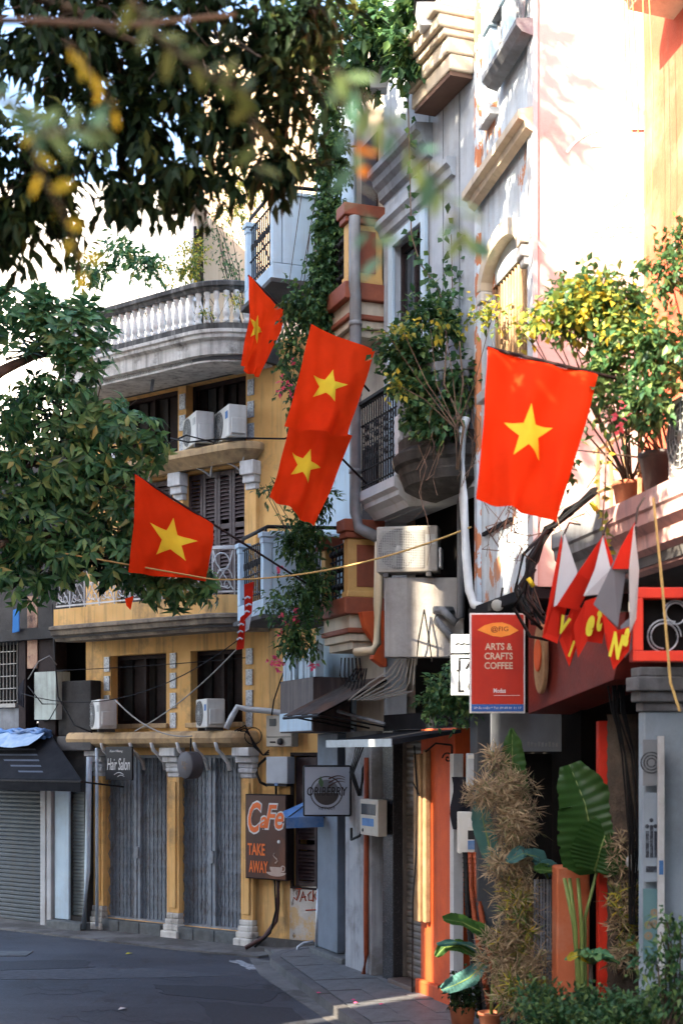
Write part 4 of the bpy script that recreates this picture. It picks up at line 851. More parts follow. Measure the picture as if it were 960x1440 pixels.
# rounded corbelled balcony with plants
b = B(); cx_ = 4.45
def ell(ra, rb, z): return [FR.p(cx_-ra*math.cos(q), max(.001, rb*math.sin(q)), z) for q in np.linspace(0, math.pi, 19)]
rings = [ell(.40, .22, 5.98), ell(.56, .38, 6.03), ell(.70, .50, 6.1), ell(.74, .54, 6.2), ell(.72, .56, 6.22), ell(.74, .58, 6.3), ell(.78, .63, 6.33), ell(.80, .65, 6.42), ell(.80, .65, 6.44), ell(.72, .58, 6.5), ell(.72, .58, 6.62), ell(.01, .005, 6.62)]
V = [p_ for rr in rings for p_ in rr]; b.add(V, [(i*19+j, i*19+j+1, (i+1)*19+j+1, (i+1)*19+j) for i in range(len(rings)-1) for j in range(18)]+[tuple(range(18, -1, -1))])
cb_ = obj('rounded_balcony', b, pm('blackened_concrete', (.055, .053, .05), (.025, .024, .023), 4, .9, .5, streak=(.12, .11, .1), samt=.5), r3)
sb = B(); sb.lathe((0, 0, 0), [(.07, 0), (.07, .06), (.045, .1), (.065, .2), (.07, .28), (.04, .45), (.04, .55), (.07, .6), (.07, .66)], 10); bm3 = mesh_of('baluster', sb); bm3.materials.append(m_greyc)
for q in np.linspace(.25, math.pi-.25, 7): inst('baluster', bm3, cb_, mat4(FR, cx_-.66*math.cos(q), .52*math.sin(q), 6.62))
b = B(); rr0 = [ell(.75, .60, 7.28), ell(.75, .60, 7.38), ell(.58, .44, 7.38), ell(.58, .44, 7.28)]; V = [p_ for r_ in rr0 for p_ in r_]; b.add(V, [(i*19+j, i*19+j+1, ((i+1) % 4)*19+j+1, ((i+1) % 4)*19+j) for i in range(4) for j in range(18)]); obj('handrail', b, m_greyc, cb_)
# downpipes
b = B(); b.tube([FR.p(2.44, .42, 9.9), FR.p(2.44, .42, 9.0), FR.p(2.42, .40, 8.9), FR.p(2.42, .40, 6.1), FR.p(2.44, .36, 5.9), FR.p(2.7, .2, 5.75)], .075, n=8); 
for z in (6.6, 7.6, 8.5): b.lathe(FR.p(2.42, .40, z), [(.085, 0), (.085, .06)], 8)
o = obj('downpipe', b, pm('grey_downpipe', (.24, .25, .255), (.16, .165, .17), 4, .5, .1, dirt=(.2, .15, .1), damt=.5)); tag(o, 'tall grey rain pipe beside the terracotta balconies', 'pipe')
pc = at(531, 800, 17.5); b = B(); b.tube([at(533, 762, 17.6), at(531, 850, 17.6), at(530, 905, 17.6), at(524, 915, 17.5), at(500, 917, 17.7)], .055, n=8); o = obj('downpipe', b, pm('cream_pipe', (.62, .52, .34), (.52, .42, .27), 4, .5, .05)); tag(o, 'cream drain pipe bending left under the wall air conditioner', 'pipe')
# white panel wall and big unit facing the street corner
b = B(); F_ = CAMF((0, 17.05, 0)); x0, x1 = at(541, 0, 17.05)[0], at(652, 0, 17.05)[0]; zt, zb_ = at(0, 812, 17.05)[2], at(0, 924, 17.05)[2]
b.box(F_, x0, x1, -.2, 0, zb_, zt); obj('side_wall', b, pm('shade_dimmed_panel', (.36, .35, .33), (.27, .26, .25), 2.5, .8, .2, dirt=(.12, .10, .09), damt=.6, streak=(.14, .12, .1), samt=.6), r3, .01)  # white panel dimmed in colour to stand in for shade, with grime streaks
b = B(); F_ = CAMF((0, 17.04, 0)); b.tube([at(612, 858, 17.0), at(618, 858, 17.0), at(638, 858, 17.0), at(612, 860, 17.0), at(612, 872, 17.0), at(640, 902, 17.0)], .045, n=8); b.tube([at(648, 700, 16.9), at(648, 868, 16.9), at(640, 876, 16.9), at(622, 858, 16.95), at(610, 858, 17.0)], .05, n=8); o = obj('waste_pipe', b, m_greyc); tag(o, 'grey angled waste pipe across the white panel wall', 'pipe')
ac_unit(np.array([at(577, 815, 17.25)[0], 17.25, zt+.004]), (-.2, -1), 'large air conditioner with perforated front above the white panel', w=.74, h=.60, mesh=True)
b = B(); b.tube([at(596, 857, 16.98), at(588, 900, 16.96), at(585, 935, 17.0)], .009, n=4); b.tube([at(596, 857, 16.98), at(603, 900, 16.96), at(607, 930, 17.0)], .009, n=4); o = obj('loose_wire', b, m_cable); tag(o, 'two thin black wires hanging over the white panel', 'wires')
# ground floor: granite frame, roller shutter, steps, orange wall, wooden post, awning
b = B(); b.box(FR, 2.50, 2.86, -.4, .06, 0, 3.3); obj('granite_jamb', b, m_granite, r3, .01)
b = B(); b.box(FR, 2.862, 3.62, -.4, .14, 0, .17); obj('step', b, pm('brown_step', (.12, .085, .07), (.08, .055, .045), 5, .6, .2), r3, .015)
roller(FR, (2.9, 3.58, .18, 3.2), -.12, .085, m_shutter2, r3)
b = B(); b.box(FR, 3.64, 4.62, -.4, .02, 0, 3.3); obj('orange_wall', b, m_orange, r3, .01)
b = B(); b.box(FR, 3.64, 4.64, .022, .1, 0, .28); obj('plinth', b, m_orange, r3, .02)
b = B(); b.box(FR, 3.66, 3.86, .022, .13, .98, 3.0); b.box(FR, 3.87, 3.96, .022, .10, .98, 3.05); obj('timber_post', b, m_wood, r3, .015)
b = B(); b.box(FR, 2.40, 5.1, -.02, .0, 3.302, 3.5); b.hexa([FR.p(2.6, .0, 3.24), FR.p(4.75, 0, 3.24), FR.p(4.75, .85, 3.10), FR.p(2.6, .85, 3.10)], [FR.p(2.6, .0, 3.28), FR.p(4.75, 0, 3.28), FR.p(4.75, .85, 3.16), FR.p(2.6, .85, 3.16)]); o = obj('awning', b, m_awn, r3)
b = B(); b.box(FR, 2.6, 4.75, .852, .865, 3.08, 3.17); obj('edge_trim', b, m_silver, o)
b = B(); b.tube([FR.p(4.6, .05, 3.1), FR.p(4.6, .25, 3.12), FR.p(4.6, .38, 3.02)], .012, n=5); b.tube([FR.p(4.6, .1+.07*math.cos(q)*(1-q/9), 2.95+.07*math.sin(q)*(1-q/9)) for q in np.linspace(0, 9, 22)], .010, n=5); b.tube([FR.p(4.6, .05, 3.1), FR.p(4.6, .05, 2.7)], .012, n=5); o = obj('scroll_bracket', b, m_blackmetal); tag(o, 'black wrought iron scroll bracket on the orange wall', 'bracket')
# dark cloth hanging at the awning end
b = B(); V = []; p0 = at(655, 1090, 15.9)
for i in range(7):
    for j in range(8): V.append(p0+np.array([-.16+.05*i+.02*math.sin(j), .05*math.sin(i*1.8+j*.4), -.02-.12*j*(1 if i in (2, 3, 4) else .7)]))
b.add(V, [(i*8+j, i*8+j+1, (i+1)*8+j+1, (i+1)*8+j) for i in range(6) for j in range(7)], True); o = obj('hung_jacket', b, m_clothk); tag(o, 'dark jacket hung below the scroll bracket', 'jacket')
# white post with electric box
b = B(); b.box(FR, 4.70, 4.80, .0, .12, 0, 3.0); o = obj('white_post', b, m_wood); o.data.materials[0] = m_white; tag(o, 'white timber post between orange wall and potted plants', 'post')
r = thing('electric_box', 'white electric cabinet with stickers on the white post', 'electric box', at(656, 1200, 15.75)); F_ = CAMF(at(656, 1200, 15.75)); b = B(); b.box(F_, -.10, .10, -.12, .12, 0, .46); obj('casing', b, m_acw, r, .012)
for k, (z, mt) in enumerate(((.30, m_wink), (.16, m_ink), (.05, m_tarp))): b = B(); b.box(F_, -.0, .085, .121, .125, z, z+.10); obj('sticker', b, mt, r)
r = thing('electric_box', 'narrow grey cabinet above the stickered electric cabinet', 'electric box', at(667, 1105, 15.75)); F_ = CAMF(at(667, 1105, 15.75)); b = B(); b.box(F_, -.09, .09, -.1, .1, 0, .36); obj('casing', b, m_boxg, r, .012); b = B(); b.box(F_, -.085, .085, .101, .106, .30, .34); obj('lid', b, m_acw, r)
for k, x in enumerate((654, 660, 668)):
    b = B(); P_ = [at(x, 1200, 15.6), at(x+2, 1250, 15.58), at(x+5+3*k, 1300, 15.5), at(x+12+6*k, 1360, 15.45), at(x+22+8*k, 1432, 15.4)]; b.tube(P_, .032, n=7)
    for i in range(30): t = i/29*3.99; j = int(t); p_ = P_[j]+(P_[j+1]-P_[j])*(t-j); b.lathe(p_, [(.037, 0), (.037, .012)], 7)
    o = obj('corrugated_conduit', b, m_redconduit if k != 0 else m_cable); tag(o, ['black corrugated conduit dropping from the electric cabinet', 'red corrugated conduit dropping beside the black one', 'red corrugated conduit running down towards the planter'][k], 'conduit')

cable_ = B(); cable_.tube([FR.p(3.72, .14, 3.1), FR.p(3.84, .15, 2.5), FR.p(3.80, .15, 1.8), FR.p(3.70, .15, 1.2), FR.p(3.66, .14, .1)], .010, n=5); cable_.tube([FR.p(3.68, .14, 2.65), FR.p(3.9, .15, 2.5)], .008, n=5)
tag(obj('cable', cable_, m_cable), 'thin black cable strapped to the timber post', 'cable')
pq = FR.p(4.85, .25, 11.442); pr_ = thing('plant_pot', 'red pot standing on the cream top balcony', 'plant pot', pq); b = B(); b.lathe(pq, [(.12, 0), (.17, .24), (.19, .24), (.19, .30), (.15, .30)], 16); obj('body', b, m_terra, pr_)
for (x, y, Y, lab) in ((603, 24, 16.0, 'white box lantern beside the cream top balcony'), (532, 112, 17.2, 'white box lantern half hidden in the creeper')):
    p = at(x, y, Y); r = thing('wall_lantern', lab, 'lamp', p); F_ = CAMF(p); b = B(); b.hexa([F_.p(-.10, -.1, -.14), F_.p(.10, -.1, -.14), F_.p(.10, .1, -.14), F_.p(-.10, .1, -.14)], [F_.p(-.15, -.15, .10), F_.p(.15, -.15, .10), F_.p(.15, .15, .10), F_.p(-.15, .15, .10)]); obj('glass', b, pm('milk_glass', (.66, .70, .72), None, 3, .3, 0), r, .006)
    b = B(); b.box(F_, -.17, .17, -.17, .17, .102, .14); obj('cap', b, m_blackmetal, r, .01); b = B(); b.tube([F_.p(0, 0, .14), F_.p(.2, -.1, .25), F_.p(.4, -.2, .22)], .015, n=5); obj('arm', b, m_blackmetal, r)
# ------------------------------------------------------------------ peeling blue house with painted gable
r4 = thing('peeling_house', 'peeling blue white house with arched window and sunlit painted gable', 'house', F4.p(1, 0, 0))
LE = 2.08                                                                 # length of its street front
aw_ = (.55, 1.80, 6.9, 8.28)
b = B(); b.holes(F4, 0, LE, 4.62, 15.5, [(aw_[0], aw_[1], 6.9, 8.0), (.42, .72, 9.85, 10.75)], -.3, 0)
# the arched head of the window, pieced from wedges
ac_, ar = (aw_[0]+aw_[1])/2, (aw_[1]-aw_[0])/2
obj('wall', b, m_peel, r4)
b = B(); b.box(F4, .005, .12, .002, .05, 4.63, 15.4); obj('corner_strip', b, pm('flaking_strip', (.62, .68, .72), (.52, .6, .65), 5, .85, .3, peel=(.58, .22, .10), plo=.52, phi=.535, pscale=3), r4)
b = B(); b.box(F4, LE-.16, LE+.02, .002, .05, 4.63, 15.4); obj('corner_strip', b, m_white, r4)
b = B(); b.box(F4, .02, LE-.02, -3, -.45, 0, 15.4); obj('interior', b, m_dark, r4)
b = B(); b.sweep(F4, [(.02, 0), (LE+.02, 0)], [(.052, 9.02), (.12, 9.06), (.14, 9.12), (.20, 9.14), (.20, 9.22), (.052, 9.26)]); obj('cornice', b, m_cream, r4)
b = B(); pts = [(ac_-(ar+.02)*math.cos(q), 7.98+.30*math.sin(q)) for q in np.linspace(0, math.pi, 13)]; po = [(ac_-(ar+.16)*math.cos(q), 8.0+.44*math.sin(q)) for q in np.linspace(0, math.pi, 13)]
for i in range(12): q = [pts[i], pts[i+1], po[i+1], po[i]]; b.face_prism(F4, q, .001, .13)
obj('arch_hood', b, m_cream, r4)
for a in (aw_[0]-.18, aw_[1]): c = B(); c.box(F4, a, a+.18, .001, .13, 7.86, 7.97); c.box(F4, a+.02, a+.16, .001, .10, 7.78, 7.858); obj('impost', c, m_fascia, r4, .01)
b = B(); b.box(F4, aw_[0], aw_[1], -.16, -.12, 6.9, 8.0); wn = obj('window', b, m_brownwood, r4)
for i in range(13):
    c = B(); a = aw_[0]+.03+i*(aw_[1]-aw_[0]-.06)/12; c.tube([F4.p(a, -.04, 6.9), F4.p(a, -.04, 7.99+.25*math.sin(math.pi*(i+.5)/13))], .022, n=6); obj('bamboo_slat', c, m_wood, wn)
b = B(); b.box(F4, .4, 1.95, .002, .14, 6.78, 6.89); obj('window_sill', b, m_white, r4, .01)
# small upper window and balustraded ledge
b = B(); b.box(F4, .42, .72, -.2, -.15, 9.85, 10.75); w2 = obj('window', b, m_glass, r4); b = B(); b.box(F4, .36, .78, .002, .1, 9.78, 9.848); obj('sill', b, m_white, w2)
b = B(); b.sweep(F4, [(.9, 0), (LE+.02, 0)], [(.052, 9.95), (.16, 9.98), (.22, 10.04), (.22, 10.1), (.052, 10.12)]); lg = obj('ledge', b, m_greyc, r4)
for a in (.95, 1.55): c = B(); c.box(F4, a, a+.2, .053, .2, 10.122, 10.5); c.box(F4, a-.03, a+.23, .053, .23, 10.502, 10.57); obj('post', c, m_blue, lg, .01)
c = B()
for k in range(9): c.tube([F4.p(1.2+k*.1, .12, 10.12), F4.p(1.23+k*.1, .12, 10.3), F4.p(1.2+k*.1, .12, 10.52)], .02, n=5)
c.box(F4, 1.16, LE, .06, .2, 10.53, 10.6); obj('balustrade', c, m_greyc, lg)
b = B(); b.sweep(F4, [(.9, 0), (LE+.02, 0)], [(.052, 11.0), (.2, 11.05), (.26, 11.2), (.052, 11.22)]); obj('ledge', b, m_cream, r4)
# underside and lower ledge of the overhanging floor
b = B(); b.box(F4, .0, LE, -.4, .12, 4.50, 4.615); obj('soffit', b, m_awn, r4, .01)
b = B(); b.box(F4, .25, 1.3, .001, .035, 5.38, 5.42); obj('rod', b, m_awn, r4)
# gable facing the viewer with faded painted advertisement
C4 = F4.p(LE, 0, 0); FG = CAMF((C4[0], C4[1], 0))
m_gable = pm('pale_pink_gable', (.52, .39, .365), (.46, .33, .30), 1.6, .85, .2, dirt=(.30, .13, .11), damt=.6, dlo=.52, dhi=.75, dscale=.8)  # base lightened so the sunlit wall burns out
b = B(); b.box(FG, .0, 3.6, -.3, 0, 4.62, 15.5); gb_ = obj('gable', b, m_gable, r4)
m_adv = pm('faded_white_print', (.80, .77, .75), (.74, .70, .68), 3, .8, 0); gc = at(855, 250, C4[1])
b = B(); ring(b, gc, .46, .485, (0, -1, 0), 40, .006, -.9, 2.6); ring(b, gc+np.array([-.1, 0, 0]), .30, .315, (0, -1, 0), 30, .006, -1.2, 1.8); ring(b, at(850, 270, C4[1]), .80, .83, (0, -1, 0), 40, .006, 3.3, 5.2); obj('painted_ring', b, m_adv, gb_)
letters('HOTEL RAW', r4, m_adv, at(895, 325, C4[1]-.001), 128/FPX*C4[1], 18/FPX*C4[1], bold=.015, depth=.006)
b = B(); b.box(FG, .9, 3.5, .001, .02, at(0, 183, C4[1])[2], at(0, 180, C4[1])[2]); obj('painted_line', b, m_adv, gb_)
# conduit strapped to its corner
b = B(); P_ = [at(655, 588, 15.7), at(650, 605, 15.68), at(651, 700, 15.66), at(655, 780, 15.62), at(659, 830, 15.6), at(666, 850, 15.58), at(690, 858, 15.4)]; b.tube(P_, .05, n=8); o = obj('conduit', b, m_pipew); tag(o, 'fat white conduit bending under the corner of the peeling house', 'conduit')
# ground floor of the peeling house: dark opening, terracotta pier, red post, shop fascia
b = B(); b.box(F4, .0, .3, -.4, .1, 0, 4.49); obj('pier', b, pm('grey_blue_pier', (.07, .08, .095), (.05, .056, .066), 3, .7, .2, dirt=(.1, .1, .1), damt=.5), r4, .01)
b = B(); q = at(806, 1300, 13.2); F_ = CAMF((q[0], 13.2, 0)); b.box(F_, -.16, .15, -.3, 0, 0, 1.95); obj('pier', b, pm('terracotta_pier', (.60, .17, .07), (.5, .13, .05), 3, .75, .15, dirt=(.62, .34, .22), damt=.5), r4, .02)
b = B(); q = at(849, 1300, 13.0); F_ = CAMF((q[0], 13.0, 0)); b.box(F_, -.055, .055, -.12, 0, 0, 3.3); obj('red_post', b, m_red, r4, .01)
b = B(); q = at(766, 1300, 13.6); F_ = CAMF((q[0], 13.6, 0)); V = []
for i in range(8): b.box(F_, -.11+i*.03, -.09+i*.03, -.02*(i % 2), .012-.02*(i % 2), .1, 1.8)
obj('ribbed_panel', b, m_greyc, r4)
b = B(); F_ = CAMF((0, 14.45, 0)); x0, x1 = at(690, 0, 14.45)[0], at(800, 0, 14.45)[0]; b.box(F_, x0, x1, -.06, 0, at(0, 1057, 14.45)[2], at(0, 1002, 14.45)[2]); sb_ = obj('shop_board', b, pm('slate_board', (.14, .16, .19), (.10, .115, .14), 3, .6, .1), r4, .006)
b = B()
for i in range(9): xx = at(742+5*i, 0, 14.38)[0]; b.box(CAMF((0, 14.45, 0)), xx, xx+.022, .001, .004, at(0, 1050, 14.4)[2], at(0, 1043+(i % 3), 14.4)[2])
obj('worn_lettering', b, m_greyc, sb_)
b = B(); b.box(F_, x0+.2, x1+.3, -.5, -.3, 0.1, at(0, 1060, 14.45)[2]); obj('dark_doorway', b, m_dark, r4)
# dark red shop fascia, angled
b = B(); q0 = [at(742, 1004, 13.9), at(862, 956, 12.0), at(880, 860, 12.0), at(742, 868, 13.9)]; d = np.array([.5, .3, 0]); b.hexa(q0, [p+d for p in q0]); o = obj('shop_fascia', b, m_fasred, r4, .01)
r = thing('carved_shield', 'long carved wooden shield hanging on the dark red fascia', 'carving', at(768, 925, 13.3)); nf = np.cross(q0[1]-q0[0], q0[3]-q0[0]); nf = nf/np.linalg.norm(nf)
nf = nf if nf[1] < 0 else -nf; uf = (q0[1]-q0[0])/np.linalg.norm(q0[1]-q0[0]); uf[2] = 0; FS = Frame(at(768, 925, 13.42)+nf*.03, uf, nf)
pts = [(.14*math.sin(t)*(1 if t < math.pi else 1), .34*math.cos(t)) for t in np.linspace(0, 2*math.pi, 24, endpoint=False)]
b = B(); b.face_prism(FS, pts, 0, .05); obj('board', b, m_wood, r, .012); b = B(); b.face_prism(FS, [(x*.6, z*.45+.02) for x, z in pts], .05, .07); obj('relief', b, m_orange, r, .01)
# coffee banner, framed print facing down the street
Yb = 14.1; p = at(699, 1003, Yb); r = thing('coffee_sign', 'red arts and crafts coffee sign with white frame and blue footer', 'sign', p); F_ = CAMF(p); w = 39/FPX*Yb; h = 141/FPX*Yb
b = B(); b.box(F_, -w, w, -.05, .0, 0, h); obj('frame', b, m_wink, r, .006)
m_cof = pm('red_banner_print', (.50, .035, .016), (.34, .02, .012), 1.5, .4, 0, dirt=(.22, .03, .02), damt=.5)
b = B(); b.box(F_, -w+.018, w-.018, .001, .006, .09, h-.018); obj('panel', b, m_cof, r); b = B(); b.box(F_, -w+.018, w-.018, .001, .006, .018, .088); obj('footer', b, pm('blue_print', (.03, .12, .40), None, 3, .5, 0), r)
b = B(); lp = [(-.21, .0), (-.14, .045), (-.05, .07), (.05, .075), (.13, .05), (.22, -.005), (.13, -.05), (.04, -.07), (-.05, -.06), (-.13, -.03)]; b.face_prism(F_, [(x*.95, z+h*.83) for x, z in lp], .006, .009); obj('leaf_mark', b, pm('orange_leaf_print', (.85, .33, .05), (.75, .24, .03), 6, .5, 0), r)
letters('@FIG', r, m_fasred, F_.p(.02, .0095, h*.835), .17, .06, depth=.002)
m_gold = pm('pale_gold_print', (.60, .50, .38), (.5, .4, .3), 5, .5, 0)
for k, s_ in enumerate(('ARTS &', 'CRAFTS', 'COFFEE')): letters(s_, r, m_gold, F_.p(.01, .0065, h*(.665-.095*k)), .28 if k else .27, .068, bold=.02)
letters('Modus', r, m_wink, F_.p(.02, .0065, h*.225), .12, .045, bold=.02); b = B(); b.box(F_, -.04, .22, .0065, .008, h*.175, h*.179); obj('line', b, m_wink, r)
letters('29 ẩu triệu * Tel: 09 69 01 11 17', r, m_wink, F_.p(0, .0065, .053), w*1.7, .034)
# white sign half hidden behind it
Yj = 14.5; p = at(652, 978, Yj); r = thing('white_sign', 'pale double sign with black outlined capitals behind the red coffee sign', 'sign', p); F_ = CAMF(p); w = 18/FPX*Yj; m_pale = pm('pale_sign_face', (.50, .56, .60), (.44, .5, .54), 3, .5, 0)
b = B(); b.box(F_, -w, w+.1, -.06, 0, 0, 57/FPX*Yj); obj('panel', b, m_pale, r, .01); b = B(); b.box(F_, -w, w+.1, -.06, 0, 60/FPX*Yj, 86/FPX*Yj); obj('panel', b, m_pale, r, .01)
letters('J A', r, m_ink, F_.p(.02, .002, .30), .20, .11, bold=.02); letters('L O', r, m_ink, F_.p(.04, .002, .09), .20, .11, bold=.02); b = B(); b.tube([F_.p(-.05, .004, .05), F_.p(-.05, .004, .38), F_.p(.2, .004, .38)], .008, n=4); obj('outline', b, m_ink, r)
b = B(); b.tube([F_.p(-.09+.03*i, .004, .52+.012*(i % 2)) for i in range(7)], .006, n=4); obj('lettering', b, m_ink, r)
b = B(); b.tube([F_.p(.1, -.03, .6), F_.p(.35, -.03, .6)], .02, n=5); b.tube([F_.p(.1, -.03, .2), F_.p(.35, -.03, .2)], .02, n=5); obj('bracket', b, m_blackmetal, r)
# spotlight clamped under the overhang
p = at(703, 845, 14.7); r = thing('spotlight', 'small black spotlight under the overhanging peeling wall', 'lamp', p); b = B(); b.lathe(p, [(.04, 0), (.07, .1), (.075, .14)], 12, (-.3, -.8, -.4)); obj('housing', b, m_blackmetal, r); b = B(); b.lathe(p+np.array([-.3, -.8, -.4])*.148, [(.065, 0), (.06, .006)], 12, (-.3, -.8, -.4)); obj('lens', b, m_acg, r); b = B(); b.tube([p, p+np.array([.03, .05, .14])], .012, n=5); obj('bracket', b, m_blackmetal, r)

# ------------------------------------------------------------------ coral house with planted balcony
r5 = thing('coral_house', 'coral red house with pink corniced balcony full of plants', 'house', F5.p(3, 0, 0))
b = B(); b.box(F5, 0.0, 8, -3, -.38, 4.45, 15); obj('wall', b, m_coral, r5)
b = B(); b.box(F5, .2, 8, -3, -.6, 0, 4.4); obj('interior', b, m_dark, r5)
SEG = [(.9, 2.15, m_greyc), (2.15, 3.05, m_pink), (3.05, 8, m_pink)]
b = B(); b.box(F5, .9, 8, -.37, .70, 4.44, 4.62); bal5 = obj('balcony', b, m_slab, r5)
for a0, a1, mt in SEG:
    b = B(); b.sweep(F5, [(a0, .70), (a1-.004, .70)], [(-.1, 4.40), (-.02, 4.42), (.0, 4.52), (.05, 4.56), (.06, 4.66), (.13, 4.72), (.14, 4.80), (.16, 4.82), (.16, 4.95), (-.1, 4.95)]); obj('cornice', b, mt, bal5)
# upper cream slab at the top of the frame and golden hanging cords
b = B(); b.sweep(F5, [(.7, 0), (8, 0)], [(-.378, 9.75), (.05, 9.8), (.10, 9.9), (.22, 9.95), (.22, 10.15), (-.378, 10.2)]); ub = obj('upper_cornice', b, m_cream, r5)
b = B()
for k in range(5): a = .75+.15*k+random.uniform(-.03, .03); b.tube([F5.p(a, .12+.02*(k % 3), 9.9), F5.p(a+.02, .10, 8.8), F5.p(a+random.uniform(-.05, .05), .1, 8.1-random.random())], .006, .003, 4)
o = obj('rope_curtain', b, m_rope); tag(o, 'golden cords hanging from the upper cream cornice', 'rope')
b = B(); b.box(F5, 1.2, 2.2, -.37, -.33, 4.7, 6.9); dr = obj('door', b, m_wood, r5, .01)
# ground floor: blue white pillar with white plank and posters
b = B(); b.box(F5, 1.70, 1.83, -.3, .37, 0, 3.35); pl5 = obj('pillar', b, pm('blue_white_pillar', (.36, .45, .53), (.28, .36, .43), 2.5, .75, .2, dirt=(.2, .2, .2), damt=.5), r5, .015)
b = B()
for (d, z0, z1) in ((.02, 3.352, 3.43), (.06, 3.432, 3.52), (.10, 3.522, 3.64), (.06, 3.642, 3.72)): b.box(F5, 1.70-d*.3, 1.83+d, -.3, .37+d, z0, z1)
obj('capital', b, m_greyc, pl5, .012)
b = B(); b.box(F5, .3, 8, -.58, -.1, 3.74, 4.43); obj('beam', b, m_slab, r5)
Fp = Frame(F5.p(1.898, -.55, 0), F5.n, (0, -1, 0)); q = at(925, 1100, F5.p(1.85, 0, 0)[1]); F_ = CAMF((0, F5.p(1.86, 0, 0)[1]+.55, 0)); Yp = F_.o[1]-.1
b = B(); xa, xb = at(925, 0, 11.68)[0], at(934, 0, 11.68)[0]; Fq = CAMF((0, 11.68, 0)); b.box(Fq, xa, xb, -.05, 0, 0.12, at(0, 1035, 11.68)[2]); o = obj('white_plank', b, m_pipew, None, .006)
tag(o, 'tall white riveted plank leaning at the blue white pillar', 'plank')
posters = ((1040, 1105, (.20, .22, .24), (.06, .07, .08), 'framed print of a spiral at the top of the pillar'), (1115, 1240, (.26, .32, .38), (.04, .05, .07), 'blue grey poster of figures in the middle of the pillar'), (1250, 1350, (.10, .20, .22), (.30, .24, .16), 'teal menu poster with round dishes at the pillar foot'))
for k, (y0, y1, ca, cb2, lab) in enumerate(posters):
    xa, xb = at(904, 0, 11.78)[0], at(926, 0, 11.78)[0]; Fq = CAMF((0, 11.78, 0)); z0, z1 = at(0, y1, 11.78)[2], at(0, y0, 11.78)[2]; r = thing('poster', lab, 'poster', ((xa+xb)/2, 11.78, z0), 'posters on the blue white pillar')
    b = B(); b.box(Fq, xa, xb, -.03, 0, z0, z1); obj('board', b, pm('poster_paper%d' % k, tuple(x*1.3 for x in ca), ca, 3, .5, 0), r)
    b = B()
    if k == 0:
        for rr in (.03, .055, .08): ring(b, ((xa+xb)/2, 11.779, (z0+z1)/2), rr, rr+.012, (0, -1, 0), 20, .003)
    elif k == 1:
        for i in range(3): x = xa+.03+.035*i; b.box(Fq, x-.012, x+.016, .001, .004, z0+.2, z0+.42+.05*(i % 2)); b.lathe((x, 11.78, z0+.46+.05*(i % 2)), [(.018, 0), (.016, .004)], 10, (0, -1, 0))
        b.box(Fq, xa+.02, xb-.02, .001, .004, z0+.08, z0+.13)
    else:
        for i in range(4): ring(b, (xa+.04+.05*(i % 2), 11.779, z0+.2+.09*(i//2)+.1*(i % 2)), .008, .035, (0, -1, 0), 16, .003)
    obj('print', b, pm('poster_ink%d' % k, cb2, None, 20, .5, 0, dirt=tuple(x*1.6 for x in ca), damt=.6, dscale=14), r)
b = B(); b.box(CAMF((0, 11.676, 0)), at(926, 0, 11.676)[0], at(932, 0, 11.676)[0], -.002, .001, at(0, 1230, 11.676)[2], at(0, 1210, 11.676)[2]); o = obj('blue_sticker', b, m_tarp); tag(o, 'small blue sticker on the white riveted plank', 'sticker')
# red frame lantern sign under the balcony
Yr = 9.6; p = at(930, 930, Yr); r = thing('lantern_sign', 'bright red square frame holding curled wire under the pink balcony', 'sign', p); F_ = CAMF(p); w = 41/FPX*Yr; h = 104/FPX*Yr; w2_ = .5
t = .072
for (a0, a1, c0, c1) in ((-w, w2_, 0, t), (-w, w2_, h-t, h), (-w, -w+t, t, h-t), (w2_-t, w2_, t, h-t)): b = B(); b.box(F_, a0, a1, -.12, .0, c0, c1); obj('rail', b, m_red, r, .006)
b = B(); b.box(F_, -w+t, w2_-t, -.11, -.10, t, h-t); obj('backing', b, m_dark, r)
b = B()
for cx2, cz, rr in ((.02, .17, .12), (.10, .33, .09), (.25, .2, .1)): b.tube([F_.p(cx2+rr*math.cos(q)*(1-.03*q), -.04, cz+rr*math.sin(q)*(1-.03*q)) for q in np.linspace(0, 11, 36)], .005, n=4)
obj('wire_coil', b, m_silver, r)
b = B(); b.tube([F_.p(-w+.03, -.06, h), F_.p(-w+.03, -.06, h+.42)], .012, n=5); b.tube([F_.p(w2_-.05, -.06, h), F_.p(w2_-.05, -.06, h+.42)], .012, n=5); obj('hanger', b, m_blackmetal, r)
b = B(); b.tube([at(918, 700, 9.45), at(930, 820, 9.42), at(942, 960, 9.42), at(955, 1000, 9.4)], .009, n=5); o = obj('yellow_cable', b, m_rope); tag(o, 'yellow cable hanging across the red frame', 'cable')
# white louvred unit on the balcony edge
p = F5.p(3.55, .45, 4.952); ac_unit(p, (-.98, -.18), 'white louvred air conditioner on the pink balcony', w=.7, h=.62)
# spiked rail between terrace and peeling house: timber lattice behind the plants
b = B()
for k in range(5): q = F5.p(1.1+.32*k, .5, 4.95); b.tube([q, q+np.array([0, 0, .75])], .02, n=5)
for z in (5.3, 5.68): b.tube([F5.p(1.0, .5, z), F5.p(2.5, .5, z)], .018, n=5)
o = obj('timber_rail', b, m_wood, r5)
